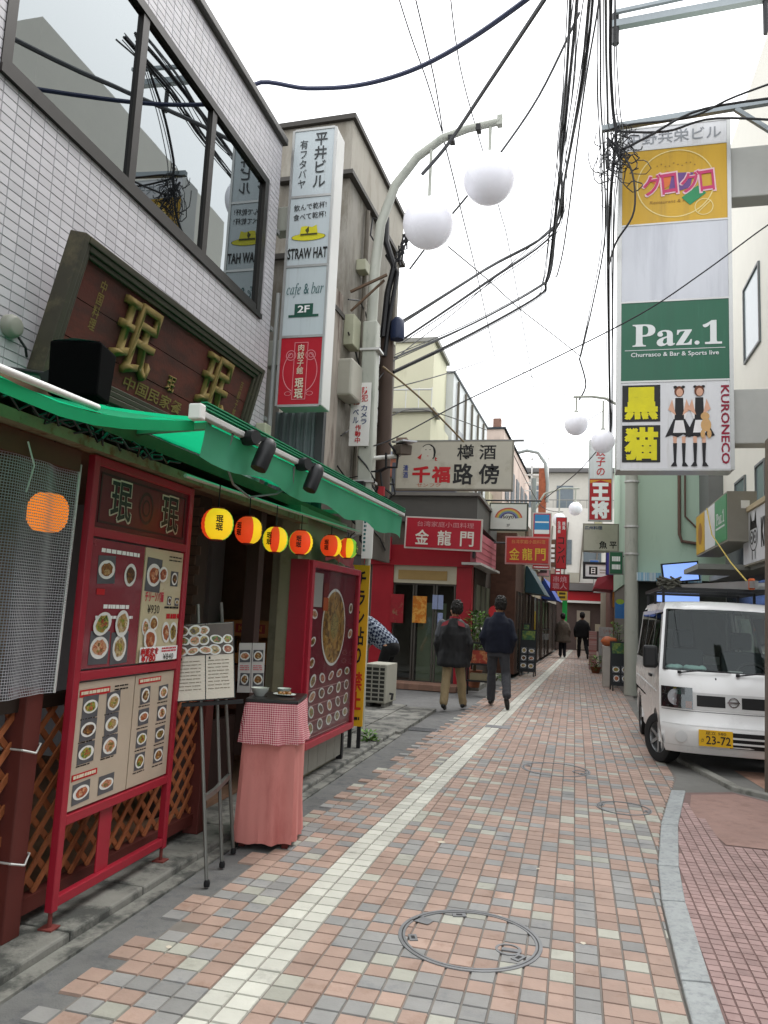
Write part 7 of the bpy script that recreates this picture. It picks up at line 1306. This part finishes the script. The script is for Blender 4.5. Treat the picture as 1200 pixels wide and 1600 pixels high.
# person stooping in a checked shirt
plaid = M('plaid_shirt', '#2a3348', .85, .1); n = plaid.node_tree.nodes; l = plaid.node_tree.links
geo = n.new('ShaderNodeNewGeometry'); ck = n.new('ShaderNodeTexChecker'); ck.inputs['Scale'].default_value = 22; ck.inputs['Color1'].default_value = (*lin('#1c2740'), 1); ck.inputs['Color2'].default_value = (*lin('#8d97a5'), 1); mpp = n.new('ShaderNodeMapping'); mpp.inputs['Rotation'].default_value = (.5, .5, .6); l.new(geo.outputs['Position'], mpp.inputs['Vector']); l.new(mpp.outputs[0], ck.inputs['Vector']); l.new(ck.outputs[0], n['Principled BSDF'].inputs['Base Color'])
pb_ = thing('person', 'person in a blue checked shirt stooping behind the air conditioner', 'person', (-3.05, 12.7, .04), rad(78))
hip, sho, hd = Vector((0, 0, .92)), Vector((0, .44, 1.22)), Vector((0, .66, 1.16))
bod = [('c', hip, .13, sho, .14), ('c', sho, .06, hd, .06), ('e', hd + Vector((0, .05, 0)), (.078, .10, .10))]
for k in (-1, 1):
    bod += [('c', (k * .09, 0, .88), .09, (k * .1, .12, .5), .06), ('c', (k * .1, .12, .5), .06, (k * .1, -.02, .1), .04), ('c', (k * .19, .42, 1.2), .05, (k * .24, .5, .92), .04), ('c', (k * .24, .5, .92), .04, (k * .18, .62, .70), .03)]
    hand(bod, (k * .18, .62, .70), (0, .3, -1))
blob('body', bod, skin, pb_, .009); blob('shirt', [('c', hip, .16, hip.lerp(sho, .5), .185), ('c', hip.lerp(sho, .5), .185, sho, .18), ('c', (-.19, .42, 1.2), .085, (-.235, .49, .96), .075), ('c', (.19, .42, 1.2), .085, (.235, .49, .96), .075)], plaid, pb_, .012, 5, .012, 9)
blob('trousers', [('e', (0, -.02, .88), (.17, .16, .15))] + [('c', (k * .09, 0, .86), .1, (k * .1, .12, .5), .08) for k in (-1, 1)] + [('c', (k * .1, .12, .5), .08, (k * .1, -.02, .12), .07) for k in (-1, 1)], blk, pb_, .012); blob('hair', [('e', hd + Vector((0, .06, .03)), (.088, .105, .095))], hair_m, pb_, .01)
for k in (-1, 1): blob('shoe', [('c', (k * .1, -.05, .05), .042, (k * .1, .16, .04), .036)], shoe_m, pb_, .01)
